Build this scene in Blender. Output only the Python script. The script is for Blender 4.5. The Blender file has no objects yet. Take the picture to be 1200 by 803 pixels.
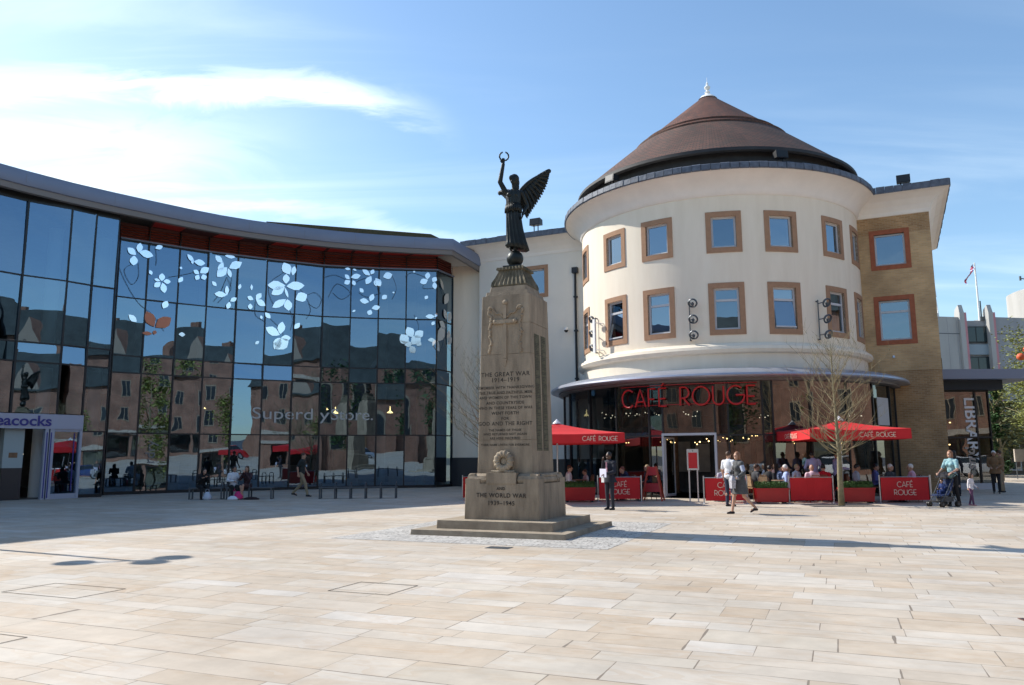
import bpy, bmesh, math, random
from mathutils import Vector, Matrix, noise
R = math.radians
def V3(a, b=None, c=None): return Vector(a) if b is None else Vector((a, b, c))
sc = bpy.context.scene
COL = sc.collection
# ---------------------------------------------------------------- camera
cam = bpy.data.cameras.new('camera'); cam_o = bpy.data.objects.new('camera', cam); COL.objects.link(cam_o)
cam.sensor_width = 36.0; cam.lens = 915/1200*36.0; cam.clip_start = 0.1; cam.clip_end = 3000
PITCH = math.atan(133.5/915)
cam_o.matrix_world = Matrix.Translation((0, 0, 1.6)) @ Matrix.Rotation(R(90)+PITCH, 4, 'X') @ Matrix.Rotation(R(-0.3), 4, 'Z')
sc.camera = cam_o
# ---------------------------------------------------------------- world, sun, exposure
SUN_EL = 39.5; SUN_AZ = -63.0            # azimuth from +Y towards +X
W = bpy.data.worlds.new('World'); sc.world = W; W.use_nodes = True
nt = W.node_tree; nt.nodes.clear()
def nd(t, typ, **k):
    n = t.nodes.new(typ)
    for a, b in k.items():
        setattr(n, a, b)
    return n
def lk(t, a, b): t.links.new(a, b)
wo = nd(nt, 'ShaderNodeOutputWorld'); bg = nd(nt, 'ShaderNodeBackground')
sky = nd(nt, 'ShaderNodeTexSky'); sky.sky_type = 'NISHITA'; sky.sun_disc = False
sky.sun_elevation = R(SUN_EL); sky.sun_rotation = R(SUN_AZ); sky.air_density = 1.15; sky.dust_density = 0.6; sky.ozone_density = 3.5; sky.altitude = 60
tc = nd(nt, 'ShaderNodeTexCoord')
def math_n(t, op, a, b=None, c=None, clamp=False):
    n = nd(t, 'ShaderNodeMath', operation=op); n.use_clamp = clamp
    for i, v in enumerate((a, b, c)):
        if v is None: continue
        if isinstance(v, (int, float)): n.inputs[i].default_value = v
        else: lk(t, v, n.inputs[i])
    return n.outputs[0]
sep = nd(nt, 'ShaderNodeSeparateXYZ'); lk(nt, tc.outputs['Generated'], sep.inputs[0])
zz = math_n(nt, 'MAXIMUM', math_n(nt, 'ADD', sep.outputs[2], 0.12), 0.05)
px = math_n(nt, 'DIVIDE', sep.outputs[0], zz); py = math_n(nt, 'DIVIDE', sep.outputs[1], zz)
cmb = nd(nt, 'ShaderNodeCombineXYZ'); lk(nt, px, cmb.inputs[0]); lk(nt, py, cmb.inputs[1])
mp = nd(nt, 'ShaderNodeMapping'); mp.inputs['Rotation'].default_value = (0, 0, R(20)); mp.inputs['Scale'].default_value = (0.5, 2.6, 1); lk(nt, cmb.outputs[0], mp.inputs[0])
n1 = nd(nt, 'ShaderNodeTexNoise'); n1.inputs['Scale'].default_value = 1.25; n1.inputs['Detail'].default_value = 9; n1.inputs['Roughness'].default_value = 0.55; n1.inputs['Distortion'].default_value = 0.7
lk(nt, mp.outputs[0], n1.inputs['Vector'])
dt = nd(nt, 'ShaderNodeVectorMath', operation='DOT_PRODUCT'); lk(nt, tc.outputs['Generated'], dt.inputs[0]); dt.inputs[1].default_value = (-0.70, 0.64, 0.32)
def ramp(t, v, a, b, lo=0.0, hi=1.0):
    n = nd(t, 'ShaderNodeMapRange'); n.clamp = True; n.interpolation_type = 'SMOOTHSTEP'
    lk(t, v, n.inputs[0]); n.inputs[1].default_value = a; n.inputs[2].default_value = b; n.inputs[3].default_value = lo; n.inputs[4].default_value = hi
    return n.outputs[0]
side = ramp(nt, dt.outputs['Value'], 0.76, 1.0)
wisp = ramp(nt, n1.outputs[0], 0.50, 0.66)
wide = ramp(nt, n1.outputs[0], 0.40, 0.85, 0.0, 0.35)
low = ramp(nt, sep.outputs[2], 0.62, 0.12, 0.0, 1.0)
m1 = math_n(nt, 'MULTIPLY', wisp, math_n(nt, 'MULTIPLY', side, 1.1))
m2 = math_n(nt, 'MULTIPLY', wide, low)
m3 = math_n(nt, 'MULTIPLY', math_n(nt, 'MULTIPLY', side, 0.42), low)
# one long feathered cirrus streak and a softer bank below it, high in the west
N_ = lambda *a, **k: math_n(nt, *a, **k)
yy = N_('MAXIMUM', sep.outputs[1], 0.02); cu_ = N_('DIVIDE', sep.outputs[0], yy); cw_ = N_('DIVIDE', sep.outputs[2], yy)
cv = nd(nt, 'ShaderNodeCombineXYZ'); lk(nt, N_('MULTIPLY', cu_, 5.0), cv.inputs[0]); lk(nt, N_('MULTIPLY', cw_, 17.0), cv.inputs[1])
cn = nd(nt, 'ShaderNodeTexNoise'); cn.inputs['Scale'].default_value = 1.0; cn.inputs['Detail'].default_value = 9; cn.inputs['Roughness'].default_value = 0.62; cn.inputs['Distortion'].default_value = 0.9; lk(nt, cv.outputs[0], cn.inputs['Vector'])
nz = N_('SUBTRACT', cn.outputs[0], 0.5)
def cloudband(w0, slope, thick, wob, ua, ub, amp):
    bend = N_('MULTIPLY', N_('POWER', N_('MAXIMUM', N_('ADD', cu_, 0.32), 0.0), 2.0), slope)
    d = N_('ABSOLUTE', N_('ADD', N_('ADD', N_('SUBTRACT', cw_, w0), bend), N_('MULTIPLY', nz, wob)))
    return N_('MULTIPLY', N_('MULTIPLY', ramp(nt, d, thick, 0.0), ramp(nt, cu_, ub, ua)), N_('MULTIPLY', ramp(nt, cn.outputs[0], 0.25, 0.62, 0.35, 1.0), amp))
b1 = cloudband(0.497, 1.0, 0.034, 0.085, -0.26, -0.05, 1.15); b2 = cloudband(0.415, 0.4, 0.075, 0.16, -0.62, -0.22, 0.9)
b3 = cloudband(0.33, 0.9, 0.02, 0.10, -0.1, 0.05, 0.35)
cl = N_('ADD', N_('ADD', b1, b2), b3)
msk = math_n(nt, 'ADD', math_n(nt, 'ADD', math_n(nt, 'MULTIPLY', m1, 0.25), math_n(nt, 'ADD', m2, cl)), m3, clamp=True)
mx = nd(nt, 'ShaderNodeMixRGB'); mx.inputs[2].default_value = (6.6, 7.6, 8.0, 1)
tintn = nd(nt, 'ShaderNodeMixRGB', blend_type='MULTIPLY'); tintn.inputs[0].default_value = 1; tintn.inputs[2].default_value = (1.10, 1.16, 1.14, 1); lk(nt, sky.outputs[0], tintn.inputs[1])
lk(nt, msk, mx.inputs[0]); lk(nt, tintn.outputs[0], mx.inputs[1])
lk(nt, mx.outputs[0], bg.inputs[0]); bg.inputs[1].default_value = 0.118
lk(nt, bg.outputs[0], wo.inputs[0])
sun = bpy.data.lights.new('sun', 'SUN'); sun.energy = 4.1; sun.angle = R(0.5); sun.color = (1.0, 0.95, 0.87)
sun_o = bpy.data.objects.new('sun', sun); COL.objects.link(sun_o)
sd = Vector((math.sin(R(SUN_AZ))*math.cos(R(SUN_EL)), math.cos(R(SUN_AZ))*math.cos(R(SUN_EL)), math.sin(R(SUN_EL))))
sun_o.rotation_euler = (-sd).to_track_quat('-Z', 'Y').to_euler(); sun_o.location = (-40, 20, 60)
sc.view_settings.view_transform = 'Standard'; sc.view_settings.look = 'None'; sc.view_settings.exposure = 0.6; sc.view_settings.gamma = 1
sc.view_settings.use_curve_mapping = False
sc.cycles.max_bounces = 8; sc.cycles.transparent_max_bounces = 12

# ---------------------------------------------------------------- materials
MATS = {}
def mat(name, color, rough=0.7, metal=0.0, var=0.0, vscale=3.0, bump=0.0, bscale=20.0, emit=None, estr=1.0, spec=0.5, coat=0.0, col2=None, stretch=(1, 1, 1)):
    if name in MATS: return MATS[name]
    m = bpy.data.materials.new(name); m.use_nodes = True; t = m.node_tree; p = t.nodes['Principled BSDF']
    p.inputs['Base Color'].default_value = (*color, 1); p.inputs['Roughness'].default_value = rough; p.inputs['Metallic'].default_value = metal
    p.inputs['Specular IOR Level'].default_value = spec; p.inputs['Coat Weight'].default_value = coat
    c = nd(t, 'ShaderNodeTexCoord')
    if var > 0 or col2:
        mpn = nd(t, 'ShaderNodeMapping'); mpn.inputs['Scale'].default_value = stretch; lk(t, c.outputs['Object'], mpn.inputs[0])
        n = nd(t, 'ShaderNodeTexNoise'); n.inputs['Scale'].default_value = vscale; n.inputs['Detail'].default_value = 6; n.inputs['Roughness'].default_value = 0.6
        lk(t, mpn.outputs[0], n.inputs['Vector'])
        r = nd(t, 'ShaderNodeValToRGB'); r.color_ramp.elements[0].position = 0.3; r.color_ramp.elements[1].position = 0.7
        c2 = col2 or tuple(v*(1-var) for v in color); c1 = color if col2 else tuple(min(1, v*(1+var*0.6)) for v in color)
        r.color_ramp.elements[0].color = (*c2, 1); r.color_ramp.elements[1].color = (*c1, 1)
        lk(t, n.outputs[0], r.inputs[0]); lk(t, r.outputs[0], p.inputs['Base Color'])
    if bump > 0:
        n = nd(t, 'ShaderNodeTexNoise'); n.inputs['Scale'].default_value = bscale; n.inputs['Detail'].default_value = 5; lk(t, c.outputs['Object'], n.inputs['Vector'])
        b = nd(t, 'ShaderNodeBump'); b.inputs['Strength'].default_value = bump; b.inputs['Distance'].default_value = 0.02
        lk(t, n.outputs[0], b.inputs['Height']); lk(t, b.outputs[0], p.inputs['Normal'])
    if emit: p.inputs['Emission Color'].default_value = (*emit, 1); p.inputs['Emission Strength'].default_value = estr
    MATS[name] = m; return m

def glass_mat(name, refl=0.28, tint=(0.42, 0.5, 0.52), wave=0.5, wscale=0.8, rcol=(0.86, 0.93, 1.0), power=1.0, maxr=0.9):
    m = bpy.data.materials.new(name); m.use_nodes = True; t = m.node_tree; t.nodes.clear()
    o = nd(t, 'ShaderNodeOutputMaterial'); mixs = nd(t, 'ShaderNodeMixShader'); tr = nd(t, 'ShaderNodeBsdfTransparent'); gl = nd(t, 'ShaderNodeBsdfGlossy')
    gl.inputs['Roughness'].default_value = 0.0; gl.inputs['Color'].default_value = (*rcol, 1); tr.inputs[0].default_value = (*tint, 1)
    lw = nd(t, 'ShaderNodeLayerWeight'); lw.inputs[0].default_value = 0.25
    mr = nd(t, 'ShaderNodeMapRange'); lk(t, lw.outputs['Fresnel'], mr.inputs[0]); mr.inputs[1].default_value = 0.0; mr.inputs[2].default_value = 1.0; mr.inputs[3].default_value = refl; mr.inputs[4].default_value = maxr
    lk(t, mr.outputs[0], mixs.inputs[0]); lk(t, tr.outputs[0], mixs.inputs[1]); lk(t, gl.outputs[0], mixs.inputs[2])
    c = nd(t, 'ShaderNodeTexCoord'); n = nd(t, 'ShaderNodeTexNoise'); n.inputs['Scale'].default_value = wscale; n.inputs['Detail'].default_value = 1.0; n.inputs['Distortion'].default_value = 0.3
    mpn = nd(t, 'ShaderNodeMapping'); mpn.inputs['Scale'].default_value = (1, 1, 1.3); lk(t, c.outputs['Object'], mpn.inputs[0]); lk(t, mpn.outputs[0], n.inputs['Vector'])
    b = nd(t, 'ShaderNodeBump'); b.inputs['Strength'].default_value = wave; b.inputs['Distance'].default_value = 0.04
    lk(t, n.outputs[0], b.inputs['Height']); lk(t, b.outputs[0], gl.inputs['Normal'])
    lk(t, mixs.outputs[0], o.inputs[0]); MATS[name] = m; return m

def brick_mat(name, c1, c2, mortar, bw=0.225, bh=0.075, ms=0.008, rough=0.85, bump=0.4):
    m = bpy.data.materials.new(name); m.use_nodes = True; t = m.node_tree; p = t.nodes['Principled BSDF']
    uv = nd(t, 'ShaderNodeUVMap'); br = nd(t, 'ShaderNodeTexBrick'); br.inputs['Scale'].default_value = 1.0
    br.inputs['Brick Width'].default_value = bw; br.inputs['Row Height'].default_value = bh; br.inputs['Mortar Size'].default_value = ms; br.inputs['Bias'].default_value = -0.1
    br.inputs['Color1'].default_value = (*c1, 1); br.inputs['Color2'].default_value = (*c2, 1); br.inputs['Mortar'].default_value = (*mortar, 1)
    lk(t, uv.outputs[0], br.inputs['Vector'])
    n = nd(t, 'ShaderNodeTexNoise'); n.inputs['Scale'].default_value = 0.7; n.inputs['Detail'].default_value = 6; lk(t, uv.outputs[0], n.inputs['Vector'])
    r = ramp(t, n.outputs[0], 0.3, 0.7, 0.72, 1.12)
    mm = nd(t, 'ShaderNodeMixRGB', blend_type='MULTIPLY'); mm.inputs[0].default_value = 1; lk(t, br.outputs[0], mm.inputs[1]); lk(t, r, mm.inputs[2])
    lk(t, mm.outputs[0], p.inputs['Base Color']); p.inputs['Roughness'].default_value = rough
    b = nd(t, 'ShaderNodeBump'); b.inputs['Strength'].default_value = bump; b.inputs['Distance'].default_value = 0.01; b.invert = True
    lk(t, br.outputs['Fac'], b.inputs['Height']); lk(t, b.outputs[0], p.inputs['Normal']); MATS[name] = m; return m

def paving_mat(name, rot, rowh, sl, cols, joint, jw=0.006, swirl=True, rough=0.7):
    m = bpy.data.materials.new(name); m.use_nodes = True; t = m.node_tree; p = t.nodes['Principled BSDF']
    c = nd(t, 'ShaderNodeTexCoord'); mpn = nd(t, 'ShaderNodeMapping'); mpn.inputs['Rotation'].default_value = (0, 0, rot); lk(t, c.outputs['Object'], mpn.inputs[0])
    s = nd(t, 'ShaderNodeSeparateXYZ'); lk(t, mpn.outputs[0], s.inputs[0])
    M = lambda *a, **k: math_n(t, *a, **k)
    # uneven row heights: warp v with a low 1-D noise
    nv = nd(t, 'ShaderNodeTexNoise', noise_dimensions='1D'); nv.inputs['Scale'].default_value = 0.9; nv.inputs['Detail'].default_value = 0
    lk(t, s.outputs[1], nv.inputs['W'])
    v = M('DIVIDE', M('ADD', s.outputs[1], M('MULTIPLY', nv.outputs[0], rowh*1.6)), rowh); row = M('FLOOR', v); fv = M('FRACT', v)
    wn = nd(t, 'ShaderNodeTexWhiteNoise', noise_dimensions='1D'); lk(t, row, wn.inputs['W'])
    wid = M('MULTIPLY', M('ADD', 0.72, M('MULTIPLY', wn.outputs[0], 0.6)), sl)
    u0 = M('ADD', s.outputs[0], M('MULTIPLY', wn.outputs[0], 37.0))
    cu = nd(t, 'ShaderNodeCombineXYZ'); lk(t, u0, cu.inputs[0]); lk(t, row, cu.inputs[1])
    nu = nd(t, 'ShaderNodeTexNoise', noise_dimensions='2D'); nu.inputs['Scale'].default_value = 0.8/sl; nu.inputs['Detail'].default_value = 0; lk(t, cu.outputs[0], nu.inputs['Vector'])
    u = M('DIVIDE', M('ADD', u0, M('MULTIPLY', nu.outputs[0], sl*1.1)), wid); cell = M('FLOOR', u); fu = M('FRACT', u)
    cc = nd(t, 'ShaderNodeCombineXYZ'); lk(t, cell, cc.inputs[0]); lk(t, row, cc.inputs[1])
    w2 = nd(t, 'ShaderNodeTexWhiteNoise', noise_dimensions='2D'); lk(t, cc.outputs[0], w2.inputs['Vector'])
    cr = nd(t, 'ShaderNodeValToRGB'); cr.color_ramp.interpolation = 'LINEAR'
    el = cr.color_ramp.elements
    while len(el) < len(cols): el.new(0.5)
    for i, cl in enumerate(cols): el[i].position = i/(len(cols)-1); el[i].color = (*cl, 1)
    lk(t, w2.outputs['Value'], cr.inputs[0])
    col = cr.outputs[0]
    # mineral swirls, different in every slab
    ad = nd(t, 'ShaderNodeVectorMath', operation='ADD'); lk(t, mpn.outputs[0], ad.inputs[0])
    sv = nd(t, 'ShaderNodeVectorMath', operation='SCALE'); lk(t, w2.outputs['Color'], sv.inputs[0]); sv.inputs[3].default_value = 30; lk(t, sv.outputs[0], ad.inputs[1])
    if swirl:
        ms_ = nd(t, 'ShaderNodeMapping'); ms_.inputs['Scale'].default_value = (0.55, 1.5, 1); lk(t, ad.outputs[0], ms_.inputs[0])
        ns = nd(t, 'ShaderNodeTexNoise'); ns.inputs['Scale'].default_value = 1.1; ns.inputs['Detail'].default_value = 3; ns.inputs['Distortion'].default_value = 1.4; lk(t, ms_.outputs[0], ns.inputs['Vector'])
        band = M('FRACT', M('MULTIPLY', ns.outputs[0], 7.0)); band2 = ramp(t, band, 0.0, 0.75, 0.0, 1.0)
        amt = M('MULTIPLY', ramp(t, ns.outputs[0], 0.46, 0.62), 0.34)
        mxs = nd(t, 'ShaderNodeMixRGB', blend_type='MULTIPLY'); lk(t, M('MULTIPLY', amt, band2), mxs.inputs[0]); lk(t, col, mxs.inputs[1]); mxs.inputs[2].default_value = (0.86, 0.68, 0.50, 1); col = mxs.outputs[0]
    nf = nd(t, 'ShaderNodeTexNoise'); nf.inputs['Scale'].default_value = 2.2; nf.inputs['Detail'].default_value = 10; nf.inputs['Roughness'].default_value = 0.7; lk(t, ad.outputs[0], nf.inputs['Vector'])
    mg = nd(t, 'ShaderNodeMixRGB', blend_type='MULTIPLY'); mg.inputs[0].default_value = 1; lk(t, col, mg.inputs[1]); lk(t, ramp(t, nf.outputs[0], 0.25, 0.75, 0.87, 1.08), mg.inputs[2]); col = mg.outputs[0]
    nb = nd(t, 'ShaderNodeTexNoise'); nb.inputs['Scale'].default_value = 0.35; nb.inputs['Detail'].default_value = 5; lk(t, mpn.outputs[0], nb.inputs['Vector'])
    mb_ = nd(t, 'ShaderNodeMixRGB', blend_type='MULTIPLY'); mb_.inputs[0].default_value = 1; lk(t, col, mb_.inputs[1]); lk(t, ramp(t, nb.outputs[0], 0.3, 0.7, 0.86, 1.06), mb_.inputs[2]); col = mb_.outputs[0]
    # small dark spots (gum, dirt)
    vo = nd(t, 'ShaderNodeTexVoronoi'); vo.inputs['Scale'].default_value = 1.9; lk(t, mpn.outputs[0], vo.inputs['Vector'])
    spot = M('LESS_THAN', vo.outputs['Distance'], 0.018)
    msp = nd(t, 'ShaderNodeMixRGB', blend_type='MULTIPLY'); lk(t, M('MULTIPLY', spot, 0.5), msp.inputs[0]); lk(t, col, msp.inputs[1]); msp.inputs[2].default_value = (0.45, 0.42, 0.4, 1); col = msp.outputs[0]
    du = M('MULTIPLY', M('MINIMUM', fu, M('SUBTRACT', 1.0, fu)), wid); dv = M('MULTIPLY', M('MINIMUM', fv, M('SUBTRACT', 1.0, fv)), rowh)
    jn = nd(t, 'ShaderNodeTexNoise'); jn.inputs['Scale'].default_value = 3; lk(t, mpn.outputs[0], jn.inputs['Vector'])
    jwv = M('MULTIPLY', ramp(t, jn.outputs[0], 0.3, 0.7, 0.45, 1.3), jw)
    jm = M('LESS_THAN', M('MINIMUM', du, dv), jwv)
    mj = nd(t, 'ShaderNodeMixRGB'); lk(t, jm, mj.inputs[0]); lk(t, col, mj.inputs[1]); mj.inputs[2].default_value = (*joint, 1)
    lk(t, mj.outputs[0], p.inputs['Base Color'])
    p.inputs['Roughness'].default_value = rough; p.inputs['Specular IOR Level'].default_value = 0.35
    b = nd(t, 'ShaderNodeBump'); b.inputs['Strength'].default_value = 0.35; b.inputs['Distance'].default_value = 0.006
    hh = M('SUBTRACT', M('MULTIPLY', nf.outputs[0], 0.4), jm); lk(t, hh, b.inputs['Height']); lk(t, b.outputs[0], p.inputs['Normal'])
    MATS[name] = m; return m

# ---------------------------------------------------------------- mesh helpers
class MB:
    def __init__(s): s.v = []; s.f = []; s.uv = []; s.mi = []; s.cur = 0
    def face(s, pts, uvs=None):
        i = len(s.v); s.v += [tuple(p) for p in pts]; s.f.append(list(range(i, i+len(pts)))); s.uv.append(uvs); s.mi.append(s.cur)
    def box(s, x0, x1, y0, y1, z0, z1, rz=0, c=None):
        P = [Vector((x, y, z)) for z in (z0, z1) for x, y in ((x0, y0), (x1, y0), (x1, y1), (x0, y1))]
        if rz:
            cc = Vector(c or ((x0+x1)/2, (y0+y1)/2, 0)); M = Matrix.Rotation(rz, 3, 'Z')
            P = [M @ (p-cc)+cc for p in P]
        lx, ly, lz = x1-x0, y1-y0, z1-z0
        for q, (a, b) in (((0, 1, 5, 4), (lx, lz)), ((1, 2, 6, 5), (ly, lz)), ((2, 3, 7, 6), (lx, lz)), ((3, 0, 4, 7), (ly, lz)), ((4, 5, 6, 7), (lx, ly)), ((3, 2, 1, 0), (lx, ly))):
            z_ = z0 if b == lz and q not in ((4, 5, 6, 7), (3, 2, 1, 0)) else 0
            s.face([P[k] for k in q], [(0, z_), (a, z_), (a, z_+b), (0, z_+b)])
        return s
    def rings(s, rs, cap0=True, cap1=True, closed=True):
        """loft through rings (lists of points of equal length)"""
        n = len(rs[0]); base = len(s.v)
        for r in rs: s.v += [tuple(p) for p in r]
        acc = 0.0
        for j in range(len(rs)-1):
            h = (Vector(rs[j+1][0])-Vector(rs[j][0])).length; w = 0.0
            for i in range(n if closed else n-1):
                a = base+j*n+i; b = base+j*n+(i+1) % n; dw = (Vector(rs[j][(i+1) % n])-Vector(rs[j][i])).length
                s.f.append([a, b, b+n, a+n]); s.uv.append([(w, acc), (w+dw, acc), (w+dw, acc+h), (w, acc+h)]); s.mi.append(s.cur); w += dw
            acc += h
        if cap0: s.f.append([base+i for i in reversed(range(n))]); s.uv.append(None); s.mi.append(s.cur)
        if cap1: s.f.append([base+(len(rs)-1)*n+i for i in range(n)]); s.uv.append(None); s.mi.append(s.cur)
        return s
    def tube(s, pts, rad, n=8, cap=True):
        pts = [Vector(p) for p in pts]; rad = rad if isinstance(rad, (list, tuple)) else [rad]*len(pts); rs = []
        prev = None
        for i, p in enumerate(pts):
            d = (pts[min(i+1, len(pts)-1)]-pts[max(i-1, 0)])
            d = d.normalized() if d.length > 1e-9 else Vector((0, 0, 1))
            if prev is None: a = d.orthogonal().normalized()
            else:
                a = prev-d*prev.dot(d); a = a.normalized() if a.length > 1e-6 else d.orthogonal().normalized()
            prev = a; b = d.cross(a)
            rs.append([p+(a*math.cos(2*math.pi*k/n)+b*math.sin(2*math.pi*k/n))*rad[i] for k in range(n)])
        return s.rings(rs, cap, cap)
    def lathe(s, c, prof, n=24, a0=0, a1=2*math.pi):
        full = abs(a1-a0-2*math.pi) < 1e-6; k = n if full else n+1
        rs = [[(c[0]+r*math.cos(a0+(a1-a0)*i/n), c[1]+r*math.sin(a0+(a1-a0)*i/n), c[2]+z) for i in range(k)] for r, z in prof]
        return s.rings(rs, full, full, full)
    def ball(s, c, r, n=10, m=7, M=None):
        rx, ry, rz = (r, r, r) if isinstance(r, (int, float)) else r; c = Vector(c); rs = []
        for j in range(m+1):
            t = -math.pi/2+math.pi*j/m; t = max(-1.5, min(1.5, t)); ring = []
            for i in range(n):
                a = 2*math.pi*i/n; p = Vector((rx*math.cos(t)*math.cos(a), ry*math.cos(t)*math.sin(a), rz*math.sin(t)))
                ring.append(c+(M @ p if M else p))
            rs.append(ring)
        return s.rings(rs)
    def cap(s, a, b, ra, rb, n=10):
        s.tube([a, b], [ra, rb], n); s.ball(a, ra*1.0, n, 6); s.ball(b, rb*1.0, n, 6); return s
    def prism(s, poly, z0, z1):
        return s.rings([[(x, y, z0) for x, y in poly], [(x, y, z1) for x, y in poly]])
    def mbox(s, m, u0, u1, z0, z1, d0, d1, nu=1):
        """box in wall coordinates u (along), z (up), d (outwards) of wall map m"""
        us = [u0+(u1-u0)*i/nu for i in range(nu+1)]
        P = lambda u, z, d: m(u, z, d)
        for a, b in zip(us, us[1:]):
            s.face([P(a, z0, d1), P(b, z0, d1), P(b, z1, d1), P(a, z1, d1)], [(a, z0), (b, z0), (b, z1), (a, z1)])
            s.face([P(b, z0, d0), P(a, z0, d0), P(a, z1, d0), P(b, z1, d0)], [(b, z0), (a, z0), (a, z1), (b, z1)])
            s.face([P(a, z1, d1), P(b, z1, d1), P(b, z1, d0), P(a, z1, d0)], [(a, d1), (b, d1), (b, d0), (a, d0)])
            s.face([P(a, z0, d0), P(b, z0, d0), P(b, z0, d1), P(a, z0, d1)], [(a, d0), (b, d0), (b, d1), (a, d1)])
        for u, fl in ((u0, 1), (u1, 0)):
            q = [P(u, z0, d0), P(u, z0, d1), P(u, z1, d1), P(u, z1, d0)]; w = [(d0, z0), (d1, z0), (d1, z1), (d0, z1)]
            if not fl: q.reverse(); w.reverse()
            s.face(q, w)
        return s
    def wall(s, m, u0, u1, z0, z1, d, holes=(), du=None, inner=None, only=0):
        """single-sided wall sheet with rectangular holes (ua,ub,za,zb)"""
        us = {u0, u1}; zs = {z0, z1}
        for a, b, c_, e in holes: us |= {a, b}; zs |= {c_, e}
        if du:
            k = max(1, int((u1-u0)/du)); us |= {u0+(u1-u0)*i/k for i in range(k+1)}
        hk = [e for h in holes for e in h[:2]]+[u0, u1]; us = sorted(u for u in us if u in hk or min(abs(u-e) for e in hk) > .07); us = [u for i, u in enumerate(us) if i == 0 or u-us[i-1] > 1e-4]; zs = sorted(zs)
        for a, b in zip(us, us[1:]):
            for z, w in zip(zs, zs[1:]):
                cu, cz = (a+b)/2, (z+w)/2
                if only == 2 or any(h[0]-1e-6 < cu < h[1]+1e-6 and h[2] < cz < h[3] for h in holes): continue
                s.face([m(a, z, d), m(b, z, d), m(b, w, d), m(a, w, d)], [(a, z), (b, z), (b, w), (a, w)])
        if inner is not None and only != 1:
            for a, b, z, w in holes:
                k = max(1, int((b-a)/(du or 9)))
                for i in range(k):
                    p, q = a+(b-a)*i/k, a+(b-a)*(i+1)/k
                    s.face([m(p, z, d), m(q, z, d), m(q, z, inner), m(p, z, inner)], [(p, d), (q, d), (q, inner), (p, inner)])
                    s.face([m(q, w, d), m(p, w, d), m(p, w, inner), m(q, w, inner)], [(p, d), (q, d), (q, inner), (p, inner)])
                s.face([m(a, w, d), m(a, z, d), m(a, z, inner), m(a, w, inner)], [(d, w), (d, z), (inner, z), (inner, w)])
                s.face([m(b, z, d), m(b, w, d), m(b, w, inner), m(b, z, inner)], [(d, z), (d, w), (inner, w), (inner, z)])
        return s
    def build(s, name, mats, parent=None, smooth=False, loc=None, merge=False, org=None, label=None):
        me = bpy.data.meshes.new(name)
        o_ = Vector((0, 0, 0))
        if org is not None: o_ = Vector(org)
        elif parent is not None:
            r = parent
            while r.parent: r = r.parent
            if r.get('worldgeo'): o_ = Vector(r.location)
        me.from_pydata([tuple(Vector(p)-o_) for p in s.v], [], s.f)
        if any(u for u in s.uv):
            ul = me.uv_layers.new(name='UVMap'); k = 0
            for f, u in zip(s.f, s.uv):
                for j in range(len(f)):
                    ul.data[k].uv = u[j] if u else (0, 0)
                    k += 1
        ms = mats if isinstance(mats, (list, tuple)) else [mats]
        for m in ms: me.materials.append(m)
        for p, i in zip(me.polygons, s.mi): p.material_index = i
        if merge or smooth:
            bm = bmesh.new(); bm.from_mesh(me)
            if merge: bmesh.ops.remove_doubles(bm, verts=bm.verts, dist=1e-4)
            bmesh.ops.recalc_face_normals(bm, faces=bm.faces) if merge else None
            bm.to_mesh(me); bm.free()
        if smooth:
            for p in me.polygons: p.use_smooth = True
            if smooth != 'all':
                bm = bmesh.new(); bm.from_mesh(me)
                for e in bm.edges:
                    if len(e.link_faces) == 2 and e.calc_face_angle(0) > R(38): e.smooth = False
                bm.to_mesh(me); bm.free()
        o = bpy.data.objects.new(name, me); COL.objects.link(o)
        if parent is not None: o.parent = parent
        if loc is not None: o.location = loc
        elif org is not None: o.location = org
        if label: o['label'] = label
        return o

def tag(o, label, cat, group=None, kind=None):
    o['label'] = label; o['category'] = cat
    if group: o['group'] = group
    if kind: o['kind'] = kind
    return o
def thing(name, label, cat, loc=(0, 0, 0), rz=0, group=None, world=False):
    o = bpy.data.objects.new(name, None); COL.objects.link(o); o.location = loc; o.rotation_euler = (0, 0, rz); o.empty_display_size = 0.2
    if world: o['worldgeo'] = 1
    return tag(o, label, cat, group)
def structure(o): o['kind'] = 'structure'; return o
def dup(root, loc=None, rz=None, label=None, group=None):
    r = root.copy(); COL.objects.link(r)
    if loc is not None: r.location = loc
    if rz is not None: r.rotation_euler = (0, 0, rz)
    if label: r['label'] = label
    if group: r['group'] = group
    def rec(a, b):
        for ch in list(a.children):
            c = ch.copy(); COL.objects.link(c); c.parent = b; rec(ch, c)
    rec(root, r); return r
def plane_map(x0, y0, x1, y1):
    """u from (x0,y0) to (x1,y1); outward d is to the right-hand side seen from above (towards -Y for u=+X)"""
    L = math.hypot(x1-x0, y1-y0); dx, dy = (x1-x0)/L, (y1-y0)/L
    f = lambda u, z, d: Vector((x0+dx*u+dy*d, y0+dy*u-dx*d, z)); f.L = L; f.ang = math.atan2(dy, dx); return f
def cyl_map(cx, cy, rad):
    def f(u, z, d):
        a = u/rad; return Vector((cx+(rad+d)*math.sin(a), cy-(rad+d)*math.cos(a), z))
    return f
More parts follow.
